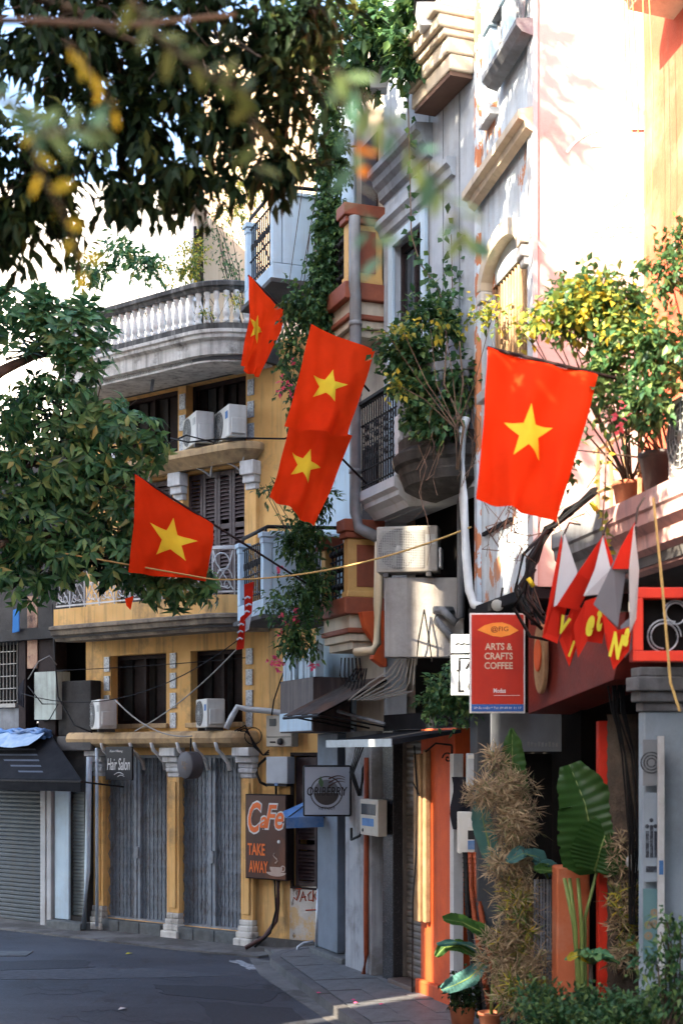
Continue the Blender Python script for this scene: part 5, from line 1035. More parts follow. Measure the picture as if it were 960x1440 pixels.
# ------------------------------------------------------------------ flags
def flag(label, name, TL, TR, BR, BL, pole, star=None, starR=.3, wave=.05, waves=2.0, phase=0, seedg=0, slant=0, attach=None):
    """red flag hanging from the pole along its top edge; corners are points in space"""
    TL, TR, BR, BL = [np.array(x, float) for x in (TL, TR, BR, BL)]
    r = thing(name, label, 'flag', pole[1], 'red flags with a yellow star')
    nr = np.cross(TR-TL, BL-TL); nr /= np.linalg.norm(nr); nr = nr if nr[1] < 0 else -nr
    def S(u, v):
        p = (TL*(1-u)+TR*u)*(1-v)+(BL*(1-u)+BR*u)*v
        k = wave*(.25+v**.7)*(math.sin(u*2*math.pi*waves+phase+v*1.3)+.45*math.sin(u*13+v*4+phase*2)+.30*math.sin(u*23-v*9+phase)+.22*math.sin(v*15+u*9+phase)+.5*max(0, math.sin(u*8+v*3+phase*1.7))**6)
        return p+nr*(k+.10*math.sin(v*math.pi)*wave/.05*.5)+np.array([0, 0, -.03*math.sin(u*math.pi)*(1-v)*.5])
    n, m = 30, 36; V = [S(i/n, j/m) for i in range(n+1) for j in range(m+1)]
    b = B(); b.add(V, [(i*(m+1)+j, (i+1)*(m+1)+j, (i+1)*(m+1)+j+1, i*(m+1)+j+1) for i in range(n) for j in range(m)], True); c = obj('cloth', b, m_flagred, r)
    if star:
        w = np.linalg.norm(TR-TL); h = np.linalg.norm(BL-TL); pts = []
        for k in range(10):
            q = math.pi/2+k*math.pi/5+slant; rr = starR*(1 if k % 2 == 0 else .40); pts.append((star[0]+rr*math.cos(q)/w, star[1]-rr*math.sin(q)/h))
        b = B(); K = 6
        for side in (1, -1):
            for i in range(10):
                A_, C_ = np.array(pts[i]), np.array(pts[(i+1) % 10]); O_ = np.array(star); V = []; idx = {}
                for x in range(K+1):
                    for y in range(K+1-x):
                        uv = O_+(A_-O_)*x/K+(C_-O_)*y/K; idx[(x, y)] = len(V); V.append(S(uv[0], uv[1])+nr*.006*side)
                fs = []
                for x in range(K):
                    for y in range(K-x):
                        fs.append((idx[(x, y)], idx[(x+1, y)], idx[(x, y+1)]))
                        if x+y < K-1: fs.append((idx[(x+1, y)], idx[(x+1, y+1)], idx[(x, y+1)]))
                b.add(V, fs, True)
        obj('star', b, m_star, c)
    b = B(); b.tube([pole[0], pole[1]], .014, n=6); obj('pole', b, m_brownwood, r)
    return r
# flag before the shuttered window
base = at(474, 848, 18.75); tip = at(188, 666, 17.5)
pl = lambda t: base+(tip-base)*t
tr_, tl_ = pl(.625), pl(.995)
flag('red star flag hanging between tree leaves and brown shutters', 'star_flag', tl_, tr_, at(291, 817, tr_[1]-.05), at(180, 805, tl_[1]-.05), (tip+(tip-base)*.0, base), (.50, .52), .36, .045, 1.3, .5, slant=.0)
# the pair one above the other beside the grey house
b0 = FR.p(2.9, .40, 7.55); t0 = at(436, 456, 17.0); a_ = b0; tr2 = at(528, 492, 17.35)
flag('upper red star flag of the pair beside the iron balcony', 'star_flag', t0, tr2, at(489, 613, 17.2), at(399, 600, 16.9), (t0, b0), (.46, .53), .235, .05, 1.5, 1.2, slant=-.05)
b0 = FR.p(2.75, .38, 6.42); t0 = at(412, 575, 17.45); tr2 = at(496, 612, 17.7)
flag('lower red star flag of the pair, overlapped by the one above', 'star_flag', t0, tr2, at(441, 740, 17.5), at(380, 698, 17.3), (t0, b0), (.42, .52), .225, .05, 1.4, 2.4, slant=-.05)
# flag by the white balusters
b0 = at(440, 475, 19.6); t0 = at(349, 387, 18.9)
flag('narrow red star flag beside the white stone balusters', 'star_flag', t0, at(402, 440, 19.2), at(361, 532, 19.1), at(337, 514, 18.85), (t0, b0), (.36, .50), .20, .06, 1.0, .3, slant=.1)
# large flag by the peeling house
b0 = F5.p(2.05, .2, 5.9); t0 = at(684, 489, 10.2); tr2 = at(840, 526, 10.3); b0 = t0+(tr2-t0)*1.55
flag('large red star flag hanging beside the peeling house', 'star_flag', t0, tr2, at(782, 734, 10.2), at(668, 702, 10.1), (t0, b0), (.47, .50), .214, .042, 2.2, .9, slant=.12)
# folded promotional pennants
m_penred = cloth('pennant_red', (.66, .03, .014), .3)
def pennant(label, folds, pole, txt=None):
    r = thing('pennant', label, 'pennant', pole[-1], 'folded red and white pennants'); 
    for k, (q, mt) in enumerate(folds):
        b = B(); P = [at(*x) for x in q]; n = len(P); off = np.array([0, .012, 0]); V = P+[p+off for p in P]
        b.add(V, [tuple(range(n)), tuple(range(2*n-1, n-1, -1))]+[(i, n+i, n+(i+1) % n, (i+1) % n) for i in range(n)]); obj('fold', b, mt, r)
    for (s_, c, w, h, sh, up) in (txt or []):
        Y = c[2]; letters(s_, r, m_lime, at(*c), w/FPX*Y, h/FPX*Y, right=(1, 0, up), up=(-up*.5, 0, 1), shear=sh, bold=.05, depth=.003)
    b = B(); b.tube(pole, .008, n=5); obj('cord', b, m_blackmetal, r)
Y = 10.2
pennant('folded pennant with a plain white fold, left of its neighbours', [([(789, 752, Y), (762, 896, Y-.02), (783, 905, Y), (797, 852, Y+.1), (792, 790, Y)], m_penred), ([(793, 750, Y-.02), (811, 803, Y-.1), (806, 842, Y-.1), (778, 853, Y-.03)], m_clothw), ([(806, 846, Y-.06), (822, 860, Y), (812, 905, Y+.02), (800, 938, Y-.02), (786, 900, Y)], m_penred)], [at(792, 752, Y), at(800, 735, Y+.3), at(815, 738, Y+1.4)], [('V', (793, 880, Y-.07), 15, 26, .2, -.5), ('i', (803, 912, Y-.07), 5, 24, .2, -.5)])
Y = 9.9
pennant('folded pennant with red and white stripes between two others', [([(848, 752, Y), (812, 805, Y-.06), (782, 852, Y), (812, 858, Y+.04), (832, 820, Y)], m_penred), ([(847, 755, Y-.04), (858, 800, Y-.08), (850, 835, Y-.05), (820, 838, Y-.04), (836, 800, Y-.05)], m_clothw), ([(850, 754, Y), (862, 790, Y), (856, 850, Y-.02), (846, 905, Y-.03), (826, 902, Y-.04), (822, 845, Y-.05), (850, 836, Y-.06)], m_penred), ([(822, 846, Y), (826, 900, Y), (812, 925, Y+.02), (806, 880, Y)], m_penred)], [at(848, 752, Y), at(852, 738, Y+.2), at(860, 730, Y+1.0)], [('e', (829, 880, Y-.08), 11, 30, .1, -.5), ('t', (843, 868, Y-.08), 9, 40, .1, -.3)])
Y = 9.6
pennant('folded grey backed pennant with lime letters nearest the red frame', [([(893, 736, Y), (862, 790, Y-.05), (834, 850, Y), (868, 882, Y+.03), (880, 800, Y)], m_clothg), ([(892, 734, Y-.03), (872, 770, Y-.05), (860, 800, Y-.06), (886, 800, Y-.04), (889, 770, Y-.03)], m_penred), ([(891, 738, Y-.04), (898, 800, Y-.02), (894, 870, Y), (885, 890, Y-.03), (884, 800, Y-.06)], m_clothw), ([(846, 862, Y-.02), (868, 886, Y-.04), (888, 880, Y-.02), (884, 915, Y), (862, 942, Y-.03), (852, 905, Y)], m_penred), ([(872, 880, Y+.02), (892, 862, Y), (890, 910, Y+.03), (878, 925, Y+.03)], m_clothg)], [at(893, 736, Y), at(896, 715, Y+.2), at(905, 700, Y+.5)], [('N', (866, 908, Y-.08), 17, 36, .1, -.4), ('a', (880, 896, Y-.08), 8, 26, .1, -.4)])
# small torn banner on the pale blue balcony
r = thing('torn_banner', 'torn red and white banner hanging from the pale blue balcony', 'banner', at(345, 915, 19.9))
for k, (q, mt) in enumerate((([(343, 822), (357, 818), (354, 862), (344, 872)], m_penred), ([(344, 872), (354, 862), (350, 885), (339, 892)], m_clothw), ([(338, 868), (346, 862), (343, 912), (332, 914)], m_penred))):
    b = B(); P = [at(x, y, 19.85-.03*k+.04*(i % 2)) for i, (x, y) in enumerate(q)]; b.hexa(P, [p+np.array([0, .012, 0]) for p in P]); obj('fold', b, mt, r)
b = B()
for (x, y) in ((348, 842), (350, 852), (347, 862), (339, 880), (338, 890), (337, 900)): b.tube([at(x-4, y, 19.76), at(x, y-3, 19.75), at(x+4, y-1, 19.76)], .014, n=5)
obj('worn_lettering', b, m_clothw, r)
b = B(); b.add([at(176, 842, 17.0), at(188, 838, 17.0), at(184, 858, 17.02), at(178, 852, 16.98)], [(0, 1, 2, 3)]); o = obj('red_ribbon', b, m_flagred); tag(o, 'scrap of red cloth caught in the tree below the flag', 'cloth')

# ------------------------------------------------------------------ cables and ropes
def cable(label, pts, r_, mat, n=6, name='cable', group=None):
    b = B(); b.tube(pts, r_, n=n); o = obj(name, b, mat); return tag(o, label, 'cable', group)
p = hang(at(-30, 757, 18.2), at(300, 815, 17.3), .0, 8)+hang(at(300, 815, 17.3), at(662, 741, 15.6), .16, 14)[1:]
cable('yellow rope strung across the street below the flags', p, .011, m_rope, name='rope')
G_ = 'black wires before the corner house'
cable('long wire slanting down from the pale blue balcony to the lower ledge', hang(at(340, 905, 20.5), at(190, 1028, 23), .12), .009, m_cablew)
cable('thin wire drawn level across the dark mezzanine windows', hang(at(80, 943, 22.6), at(345, 925, 21.6), .02), .007, m_cable)
cable('sagging wire crossing the grey block towards the mezzanine windows', hang(at(30, 975, 22.8), at(335, 900, 21.0), .45), .008, m_cable)
cable('black cable dropping beside the dark posts of the shop', [at(74, 850, 24), at(78, 930, 23.9), at(82, 980, 23.9), at(105, 1020, 23.6), at(130, 1030, 23.4)], .014, m_cable)
cable('black cable curling over the pale green wall', [at(40, 965, 23.9), at(60, 990, 23.8), at(82, 990, 23.8), at(70, 1012, 23.7), at(62, 1015, 23.7)], .010, m_cable)
cable('grey wire arching from the pale green wall to the posts', [at(40, 955, 23.9), at(55, 930, 23.8), at(70, 922, 23.8), at(80, 935, 23.9)], .010, m_cablew)
cable('grey cable sagging from the dusty air conditioner along the ledge', hang(at(163, 985, 23.1), at(270, 1035, 22.1), .18), .012, m_cablew)
cable('white insulated pipe from the stickered air conditioner along the ochre wall', [at(318, 1025, 21.8), at(326, 1008, 21.8), at(334, 994, 21.8), at(345, 997, 21.8), at(380, 1000, 21.7), at(405, 1004, 21.6), at(420, 1016, 21.5)], .045, m_pipew, 8, 'insulated_pipe')
for k in range(3): cable(['black cable looped beside the twin meter, topmost of three', 'middle black cable looped beside the twin meter', 'lowest black cable looped beside the twin meter'][k], [at(330+4*k, 1028, 21.85), at(345, 1020+4*k, 21.8), at(352, 1035, 21.8), at(357+2*k, 1050, 21.8), at(370, 1062, 21.8), at(378, 1055+3*k, 21.75)], .011, m_cable, 5, group='cables looped beside the twin meter')
b = B()
for k in range(2): b.tube([at(356, 1035, 21.8)+np.array([.13*math.cos(q), .02*k, .13*math.sin(q)]) for q in np.linspace(0, 6.28, 16)], .008, n=4)
tag(obj('cable_coil', b, m_cable), 'coil of thin black cable on the ochre wall', 'cable')
cable('thick black cable bowed around the plain grey junction box', [at(374, 1066, 21.85), at(364, 1075, 21.8), at(361, 1088, 21.8), at(366, 1100, 21.8), at(376, 1105, 21.8)], .022, m_cable, 7)
cable('short cable linking the junction box to the café sign', [at(388, 1105, 21.8), at(388, 1118, 21.8)], .02, m_cable)
cable('bundle of dark cables falling from the café sign to the ground', [at(391, 1237, 21.75), at(391, 1270, 21.75), at(388, 1295, 21.72), at(372, 1318, 21.6), at(345, 1333, 21.5)], .035, pm('brown_cable', (.10, .05, .045), None, 5, .6, 0), 7)
cable('thinner black cable falling beside the café sign bundle', [at(386, 1237, 21.7), at(388, 1280, 21.68), at(380, 1312, 21.6), at(358, 1332, 21.5)], .016, m_cable)
cable('black cables lying along the upper ledge rim', [at(240, 616, 22.1), at(265, 622, 21.9), at(300, 618, 21.7), at(345, 616, 21.6), at(400, 617, 21.6), at(412, 612, 21.6)], .014, m_cable)
cable('black cable dipping under the upper air conditioners', [at(228, 630, 22.2), at(240, 622, 22.1), at(262, 612, 22.0), at(300, 622, 21.7)], .012, m_cable)
cable('black cable running down the ochre wall to the twin meter', [at(405, 930, 21.6), at(394, 958, 21.6), at(385, 985, 21.6), at(382, 1006, 21.6)], .012, m_cable)
# tangle below the pink balcony: one bundle per strand group
b = B()
for k in range(16):
    j = lambda s_=9: random.uniform(-s_, s_)
    b.tube([at(835+j(4), 690+j(4), 12.2), at(800+j(6), 722+j(6), 12.8), at(770+j(5), 745+j(5), 13.2), at(748+j(8), 790+j(), 13.3), at(738+j(12), 830+j(), 13.2), at(760+j(14), 870+j(), 13.0)], .013, n=5)
tag(obj('cable_bundle', b, m_cable, kind=None), 'thick tangle of black cables below the large flag', 'cables')
for k, P in enumerate(([(770, 745), (735, 780), (724, 830), (735, 860), (762, 885)], [(752, 800), (735, 830), (722, 855), (745, 895), (770, 900)], [(760, 760), (742, 790), (738, 840), (765, 872), (785, 868)])): cable(['wide cable loop hanging from the tangle below the flag', 'low cable loop reaching the carved shield', 'short cable loop nearest the folded pennants'][k], [at(x, y, 12.9-.05*k) for x, y in P], .017, m_cable, 6, group='loops hanging from the cable tangle')
for k, (x, y) in enumerate(((746, 819), (834, 712), (833, 765))): b = B(); b.tube([at(x-4, y-6, 12.5), at(x+4, y+6, 12.5)], .022, n=6); tag(obj('cable_tag', b, m_lime if k else pm('yellow_tag', (.8, .62, .03), None, 4, .5, 0)), ['yellow tag on the cable loops under the peeling wall', 'yellow tag on the cable tangle by the pots', 'yellow tag behind the folded pennants'][k], 'tag')
b = B()
for k in range(8):
    x = 870+random.uniform(-10, 10); b.tube([at(x+random.uniform(-12, 12), 940, 12.3), at(x+random.uniform(-6, 6), 1000, 12.4), at(x+14+random.uniform(-4, 4), 1060, 12.5), at(x+26+random.uniform(-4, 4), 1180, 12.5), at(x+22+random.uniform(-6, 6), 1300, 12.5)], .011, n=4)
tag(obj('cable_bundle', b, m_cable), 'black cables running down beside the blue white pillar', 'cables')
b = B()
for k in range(7): b.tube([at(560+4*k, 925, 17.2), at(545+6*k, 945+3*k, 17.3), at(520+10*k, 960+2*k, 17.5), at(490+6*k, 985, 17.8)], .011, n=4)
tag(obj('cable_bundle', b, m_cablew), 'pale cables gathered above the tin awning', 'cables')
b = B()
for k in range(6): b.tube([at(480+5*k, 925, 18.4), at(478+6*k, 950, 18.4), at(484+5*k, 965+3*k, 18.4), at(500+3*k, 940, 18.4)], .010, n=4)
tag(obj('cable_bundle', b, m_cable), 'black cables looping under the terracotta balcony', 'cables')
# ------------------------------------------------------------------ foliage materials
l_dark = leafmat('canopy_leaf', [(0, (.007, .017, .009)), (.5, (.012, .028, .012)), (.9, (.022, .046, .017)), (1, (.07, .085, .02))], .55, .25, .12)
l_tree = leafmat('tree_leaf', [(0, (.018, .065, .032)), (.4, (.045, .14, .055)), (.75, (.095, .22, .075)), (.93, (.17, .28, .09)), (1, (.34, .30, .09))], .4, .25)
l_rose = leafmat('rosette_leaf', [(0, (.045, .15, .08)), (.6, (.09, .24, .11)), (1, (.18, .33, .12))], .3, .2)
l_ivy = leafmat('ivy_leaf', [(0, (.022, .065, .028)), (.6, (.05, .12, .045)), (1, (.12, .21, .05))], .45, .25)
l_yel = leafmat('yellowing_leaf', [(0, (.05, .11, .03)), (.4, (.12, .18, .035)), (.75, (.38, .36, .05)), (1, (.62, .48, .05))], .45, .35)
l_bush = leafmat('bush_leaf', [(0, (.022, .07, .034)), (.6, (.055, .135, .05)), (1, (.16, .23, .07))], .4, .25)
l_dry = leafmat('dry_bamboo_leaf', [(0, (.24, .17, .10)), (.5, (.44, .33, .20)), (.8, (.58, .46, .28)), (1, (.14, .18, .06))], .7, .25)
l_ban = leafmat('banana_leaf', [(0, (.035, .095, .022)), (1, (.05, .12, .028))], .35, .3)
l_teal = leafmat('blue_green_leaf', [(0, (.05, .14, .13)), (1, (.08, .19, .17))], .35, .2)
l_pink = leafmat('pink_blossom', [(0, (.62, .06, .16)), (.5, (.70, .10, .10)), (1, (.75, .20, .30))], .6, .4)
l_near = leafmat('near_leaf', [(0, (.05, .14, .10)), (.6, (.09, .19, .13)), (1, (.14, .22, .08))], .45, .35)
l_neary = leafmat('near_yellow_leaf', [(0, (.30, .26, .02)), (1, (.55, .45, .04))], .5, .4)

def whorls(blobs, k=7, up=.6, flat=.35, shell=.75, hemi=None):
    """rosettes of leaves at the twig ends of each ellipsoid: returns base, direction, normal"""
    Ps, Ds, Ns = [], [], []
    for c, r, n in blobs:
        u = rand_unit(n)
        if hemi is not None:
            bad = (u@np.array(hemi)) < -.35; u[bad] *= -1
        C = np.array(c)+u*(shell+(1-shell)*RNG.random(n))[:, None]*np.array(r)
        ax = u*.8+RNG.normal(size=(n, 3))*.3; ax[:, 2] += up; ax /= np.linalg.norm(ax, axis=1, keepdims=True)
        t1 = np.cross(ax, np.array([.3, .2, .93])+RNG.normal(size=(n, 3))*.1); t1 /= np.linalg.norm(t1, axis=1, keepdims=True)+1e-9; t2 = np.cross(ax, t1)
        for i in range(k):
            q = 2*math.pi*i/k+RNG.normal(size=n)*.25; rad = np.cos(q)[:, None]*t1+np.sin(q)[:, None]*t2
            Ps.append(C+rad*.01+RNG.normal(size=(n, 3))*.008); Ds.append(rad+ax*flat*(.4+RNG.random(n))[:, None]); Ns.append(ax+RNG.normal(size=(n, 3))*.15)
    return np.vstack(Ps), np.vstack(Ds), np.vstack(Ns)
def bl(px, py, Y, rx, ry, rz, n):        # ellipsoid by its centre and half sizes in photo pixels (rz = metres in depth)
    return (at(px, py, Y), (rx*Y/FPX, rz, ry*Y/FPX), n)
def limb(root, pts, r0, r1, mat=None, name='limb'):
    b = B(); P = [np.array(p, float) for p in pts]; Q = []
    for i in range(len(P)-1):
        for t in np.linspace(0, 1, 5, endpoint=False): Q.append(P[i]+(P[i+1]-P[i])*t+RNG.normal(size=3)*.012*min(1, r0*12))
    b.tube(Q+[P[-1]], r0, r1, 8); return obj(name, b, mat or m_bark, root)
def sizes(n, base, var=.3): return base*(1-var+2*var*RNG.random(n))

# ------------------------------------------------------------------ street tree on the left
tr = thing('street_tree', 'leafy street tree with glossy rosettes before the corner house', 'tree', (-5.9, 16.6, 0))
limb(tr, [(-5.9, 16.6, 0), (-5.8, 16.6, 2.2), (-5.6, 16.7, 4.2), (-5.5, 16.8, 6.2)], .24, .16, name='trunk')
limb(tr, [(-5.5, 16.8, 6.1), (-4.8, 17.6, 7.4), (-4.2, 18.3, 8.0), (-3.6, 18.5, 8.3)], .12, .03); limb(tr, [(-5.6, 16.7, 4.6), (-4.8, 17.6, 5.4), (-4.0, 18.3, 5.8), (-2.8, 18.5, 5.5)], .09, .02)
limb(tr, [(-5.5, 16.8, 6.1), (-5.3, 17.6, 8.5), (-5.2, 17.9, 10.5)], .11, .03); limb(tr, [(-5.2, 17.2, 5.0), (-4.3, 18.3, 6.6), (-3.4, 18.5, 7.0)], .06, .02)
TY = 18.3
blobs = [bl(90, 585, TY, 105, 60, .7, 115), bl(180, 625, TY, 65, 55, .6, 60), bl(55, 660, TY, 110, 60, .7, 110), bl(135, 690, TY, 85, 55, .6, 90), bl(60, 740, TY, 105, 55, .6, 95), bl(130, 790, TY, 130, 45, .6, 95), bl(255, 822, TY, 65, 34, .4, 62), bl(205, 790, TY, 70, 40, .4, 52), bl(-60, 640, TY, 80, 160, .8, 60), bl(20, 820, TY, 70, 34, .5, 36), bl(190, 735, TY, 45, 40, .4, 26)]
P, D, N = whorls(blobs, 7, .35, .1, .6, (0, -1, .3)); D[:, 2] -= .45
leaf_mesh('crown', P, D, N, sizes(len(P), .185), .072, l_tree, tr, droop=.45)
blobs = [bl(90, 470, TY, 75, 50, .5, 70), bl(20, 455, TY, 70, 55, .5, 60), bl(-70, 470, TY+.2, 80, 90, .8, 40), bl(125, 505, TY, 40, 35, .4, 30)]
P, D, N = whorls(blobs, 8, .9, .25, .7, (0, -1, .4)); leaf_mesh('crown', P, D, N, sizes(len(P), .19), .095, l_rose, tr, droop=.2, fold=.1)
# dark inner twigs so that the crown has depth
b = B()
for c, r, n in [bl(90, 620, TY+.2, 120, 120, .6, 0), bl(90, 760, TY+.1, 130, 60, .5, 0), bl(60, 480, TY+.3, 80, 50, .4, 0)]:
    for k in range(26):
        p0 = np.array(c)+rand_unit(1)[0]*np.array(r)*.3; p1 = np.array(c)+rand_unit(1)[0]*np.array(r); b.tube([p0, (p0+p1)/2+RNG.normal(size=3)*.08, p1], .016, .005, 5)
obj('twigs', b, m_bark, tr, kind='stuff')
blobs = [bl(85, 640, TY+.8, 110, 130, .5, 160), bl(90, 770, TY+.7, 140, 60, .5, 100)]
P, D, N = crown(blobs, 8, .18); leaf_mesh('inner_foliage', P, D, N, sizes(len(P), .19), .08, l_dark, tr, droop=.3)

# ------------------------------------------------------------------ large tree overhead: its outer boughs hang into the view
nt_ = thing('overhanging_tree', 'large dark tree whose boughs hang over the street', 'tree', (-4.7, 7.6, 0))
limb(nt_, [(-4.7, 7.6, 0), (-4.6, 7.7, 2.5), (-4.4, 7.9, 5), (-4.1, 8.2, 7.5)], .34, .22, name='trunk')
limb(nt_, [(-4.1, 8.2, 7.4), (-2.8, 8.4, 8.3), (-1.6, 8.6, 8.4), (-.4, 8.7, 8.1)], .16, .025); limb(nt_, [(-4.2, 8.1, 6.8), (-3.0, 8.3, 7.6), (-2.0, 8.4, 7.6), (-1.2, 8.4, 7.2)], .12, .02)
limb(nt_, [(-4.1, 8.2, 7.4), (-3.4, 9.6, 9.8), (-2.2, 11.0, 11.6), (-1.0, 12.4, 12.6)], .17, .04); limb(nt_, [(-4.1, 8.2, 7.4), (-4.4, 10.0, 10.5), (-4.6, 12.0, 12.8), (-4.9, 12.0, 15.4)], .16, .03)
Yc = 8.6
blobs = [bl(90, 60, Yc, 130, 90, .6, 95), bl(250, 60, Yc, 120, 80, .6, 85), bl(180, 170, Yc, 110, 70, .5, 66), bl(320, 150, Yc, 70, 70, .5, 55), bl(60, 230, Yc, 85, 90, .5, 62), bl(30, 310, Yc, 85, 70, .4, 46), bl(410, 130, Yc, 50, 60, .4, 26), bl(390, 40, Yc, 70, 70, .5, 42), bl(395, 225, Yc, 55, 22, .3, 20), bl(270, 245, Yc, 60, 34, .3, 34), bl(180, 270, Yc, 60, 22, .3, 20), bl(-60, 200, Yc, 60, 220, .6, 60), bl(120, -60, Yc, 260, 70, .8, 130), bl(430, 20, Yc, 60, 60, .4, 34), bl(400, 235, Yc, 40, 16, .2, 10)]
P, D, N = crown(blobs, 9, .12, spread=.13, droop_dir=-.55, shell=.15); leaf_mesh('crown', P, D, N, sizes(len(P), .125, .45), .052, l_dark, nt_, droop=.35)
blobs = [((-2.6, 10.4, 11.2), (1.5, 1.1, .7), 130), ((-1.4, 12.0, 12.4), (1.4, 1.2, .7), 120), ((-4.2, 10.6, 11.8), (1.4, 1.4, .9), 150), ((-4.6, 12.6, 13.2), (1.5, 1.5, .9), 150), ((-3.0, 13.0, 13.6), (1.5, 1.3, .8), 120), ((-5.2, 15.0, 13.2), (1.3, 1.6, 1.2), 150), ((-5.8, 18.0, 12.0), (1.1, 1.8, 1.6), 190), ((-5.9, 20.2, 10.5), (.8, 1.4, 1.6), 120), ((-5.0, 11.8, 15.2), (1.3, 1.4, 1.0), 170), ((-3.8, 12.6, 14.6), (1.2, 1.2, .9), 130), ((-4.3, 10.2, 6.6), (.7, 1.3, 1.0), 60), ((-4.0, 11.6, 8.4), (.8, 1.0, .9), 60), ((-3.6, 9.6, 9.4), (.9, 1.0, .8), 60)]
P, D, N = crown(blobs, 9, .2, spread=.22, droop_dir=-.4, shell=.2); leaf_mesh('added_shade_crown', P, D, N, sizes(len(P), .21), .10, l_dark, nt_, droop=.35)  # unseen outer clumps added to shade and dapple the row
b = B()
for c, r, n in [bl(120, 80, Yc, 160, 120, .4, 0), bl(300, 110, Yc, 130, 90, .4, 0), bl(60, 260, Yc, 80, 110, .3, 0)]:
    for k in range(24): p0 = np.array(c)+rand_unit(1)[0]*np.array(r)*.4+[0, 0, .1]; p1 = np.array(c)+rand_unit(1)[0]*np.array(r); b.tube([p0, (p0+p1)/2+[0, 0, .05], p1], .010, .004, 5)
b.tube([(-5.8, 16.7, 5.2), (-5.6, 16.9, 8.5), (-5.7, 17.6, 11.5), (-5.8, 18.2, 12.8)], .12, .04, 7)
obj('twigs', b, m_bark, nt_, kind='stuff')

# ------------------------------------------------------------------ twigs close to the lens, leaf by leaf
def one_leaf(name, L_, W_, mat):
    n = 6; b = B(); V = []
    for i in range(n+1):
        t = i/n; w = W_*.5*math.sin(math.pi*min(1, t*.93+.05))**.8
        for s_ in (-1, 0, 1): V.append((s_*w, t*L_, -.12*L_*t*t+abs(s_)*.12*w))
    b.add(V, [(i*3+j, i*3+j+1, (i+1)*3+j+1, (i+1)*3+j) for i in range(n) for j in range(2)], True); me = mesh_of(name, b); me.materials.append(mat)
    a = me.attributes.new('tone', 'FLOAT', 'POINT'); a.data.foreach_set('value', [random.random()]*len(me.vertices)); return me
def orient(p, d, up, s=1.0):
    y = Vector(d).normalized(); z = Vector(up); x = y.cross(z).normalized(); z = x.cross(y); M = Matrix.Identity(4)
    for i in range(3): M[i][0] = x[i]*s; M[i][1] = y[i]*s; M[i][2] = z[i]*s; M[i][3] = float(p[i])
    return M
def twig(label, path, Y, mat, L_, W_, n, spread=.9, extra=None):
    Y *= .72; L_ *= .72; W_ *= .72; P = [at(x, y, Y+.04*i) for i, (x, y) in enumerate(path)]; r = thing('leafy_twig', label, 'twig', P[0], 'blurred twigs close to the viewer')
    b = B(); b.tube(P, .004, .002, 5); obj('stem', b, m_bark, r)
    ms = [one_leaf('leaf', L_, W_, mat) for _ in range(3)]; m = len(P)-1
    for k in range(n):
        t = (k+.5)/n*m; i = min(int(t), m-1); p = P[i]+(P[i+1]-P[i])*(t-i); tv = (P[i+1]-P[i]); tv /= np.linalg.norm(tv); side = np.array([-tv[2], 0, tv[0]])*(1 if k % 2 else -1)
        d = tv*.6+side*spread+RNG.normal(size=3)*.25; inst('leaf', ms[k % 3], r, orient(p, d, (RNG.normal()*.5, -1, .5+RNG.normal()*.5), random.uniform(.75, 1.2)))
twig('blue green leafy twig arching across the grey house', [(470, 95), (520, 150), (565, 195), (605, 240), (640, 300), (652, 345)], 3.2, l_near, .075, .034, 24)
twig('yellow leafed twig hanging low in the dark boughs', [(40, 170), (55, 240), (85, 290), (105, 340), (122, 395)], 3.0, l_neary, .05, .022, 9)
twig('pale yellow spray among the dark boughs', [(95, 60), (118, 90), (140, 120), (165, 160)], 3.4, l_neary, .045, .018, 9)
twig('green feathery twig at the edge of the boughs', [(-20, 130), (30, 150), (60, 190), (90, 185), (150, 180)], 2.8, l_near, .06, .02, 22)
twig('blurred twig with drooping leaves above the flags', [(470, 100), (490, 190), (500, 260), (515, 320), (540, 370)], 3.4, l_near, .07, .03, 11)
twig('short twig with two orange leaves', [(500, 190), (512, 215), (520, 245)], 3.3, leafmat('orange_leaf', [(0, (.6, .22, .01)), (1, (.7, .3, .02))], .5, .4), .035, .022, 3)
twig('olive leafed twig at the top of the dark boughs', [(180, -10), (230, 60), (300, 110), (350, 130), (365, 250)], 3.3, leafmat('olive_leaf', [(0, (.05, .08, .02)), (1, (.10, .12, .03))], .5, .35), .07, .03, 16)
b = B(); b.tube([at(-30, 28, 3.6), at(60, 30, 3.6), at(180, 36, 3.65), at(330, 20, 3.8)], .010, .006, 7); o = obj('bare_branch', b, pm('sunlit_bark', (.09, .05, .035), (.05, .03, .02), 9, .8, .4)); tag(o, 'bare brown branch crossing the dark boughs', 'branch')

# ------------------------------------------------------------------ climbers and balcony plants
def plant(name, label, cat, base, blobs, leaf, wr, mat, k=7, mode='crown', spread=.12, droop=-.3, stems=8, shell=.3, stem_r=.01, stem_mat=None, fl=None, up=.4):
    r = thing(name, label, cat, base)
    P, D, N = crown(blobs, k, leaf, spread=spread, droop_dir=droop, shell=shell) if mode == 'crown' else whorls(blobs, k, up, .3, shell)
    leaf_mesh('foliage', P, D, N, sizes(len(P), leaf, .35), leaf*wr, mat, r)
    b = B(); base = np.array(base, float)
    for i in range(stems):
        c, rr, _ = blobs[i % len(blobs)]; e = np.array(c)+rand_unit(1)[0]*np.array(rr)*.6; m_ = (base+e)/2+RNG.normal(size=3)*.06; b.tube([base+RNG.normal(size=3)*.02, m_, e], stem_r, stem_r*.4, 5)
    obj('stem', b, stem_mat or m_bark, r, kind='stuff')
    if fl: P, D, N = crown(fl[0], 5, fl[1], spread=.05, droop_dir=0, shell=.2); leaf_mesh('blossom', P, D, N, sizes(len(P), fl[1]), fl[1]*.9, l_pink, r)
    return r
Yi = 19.0
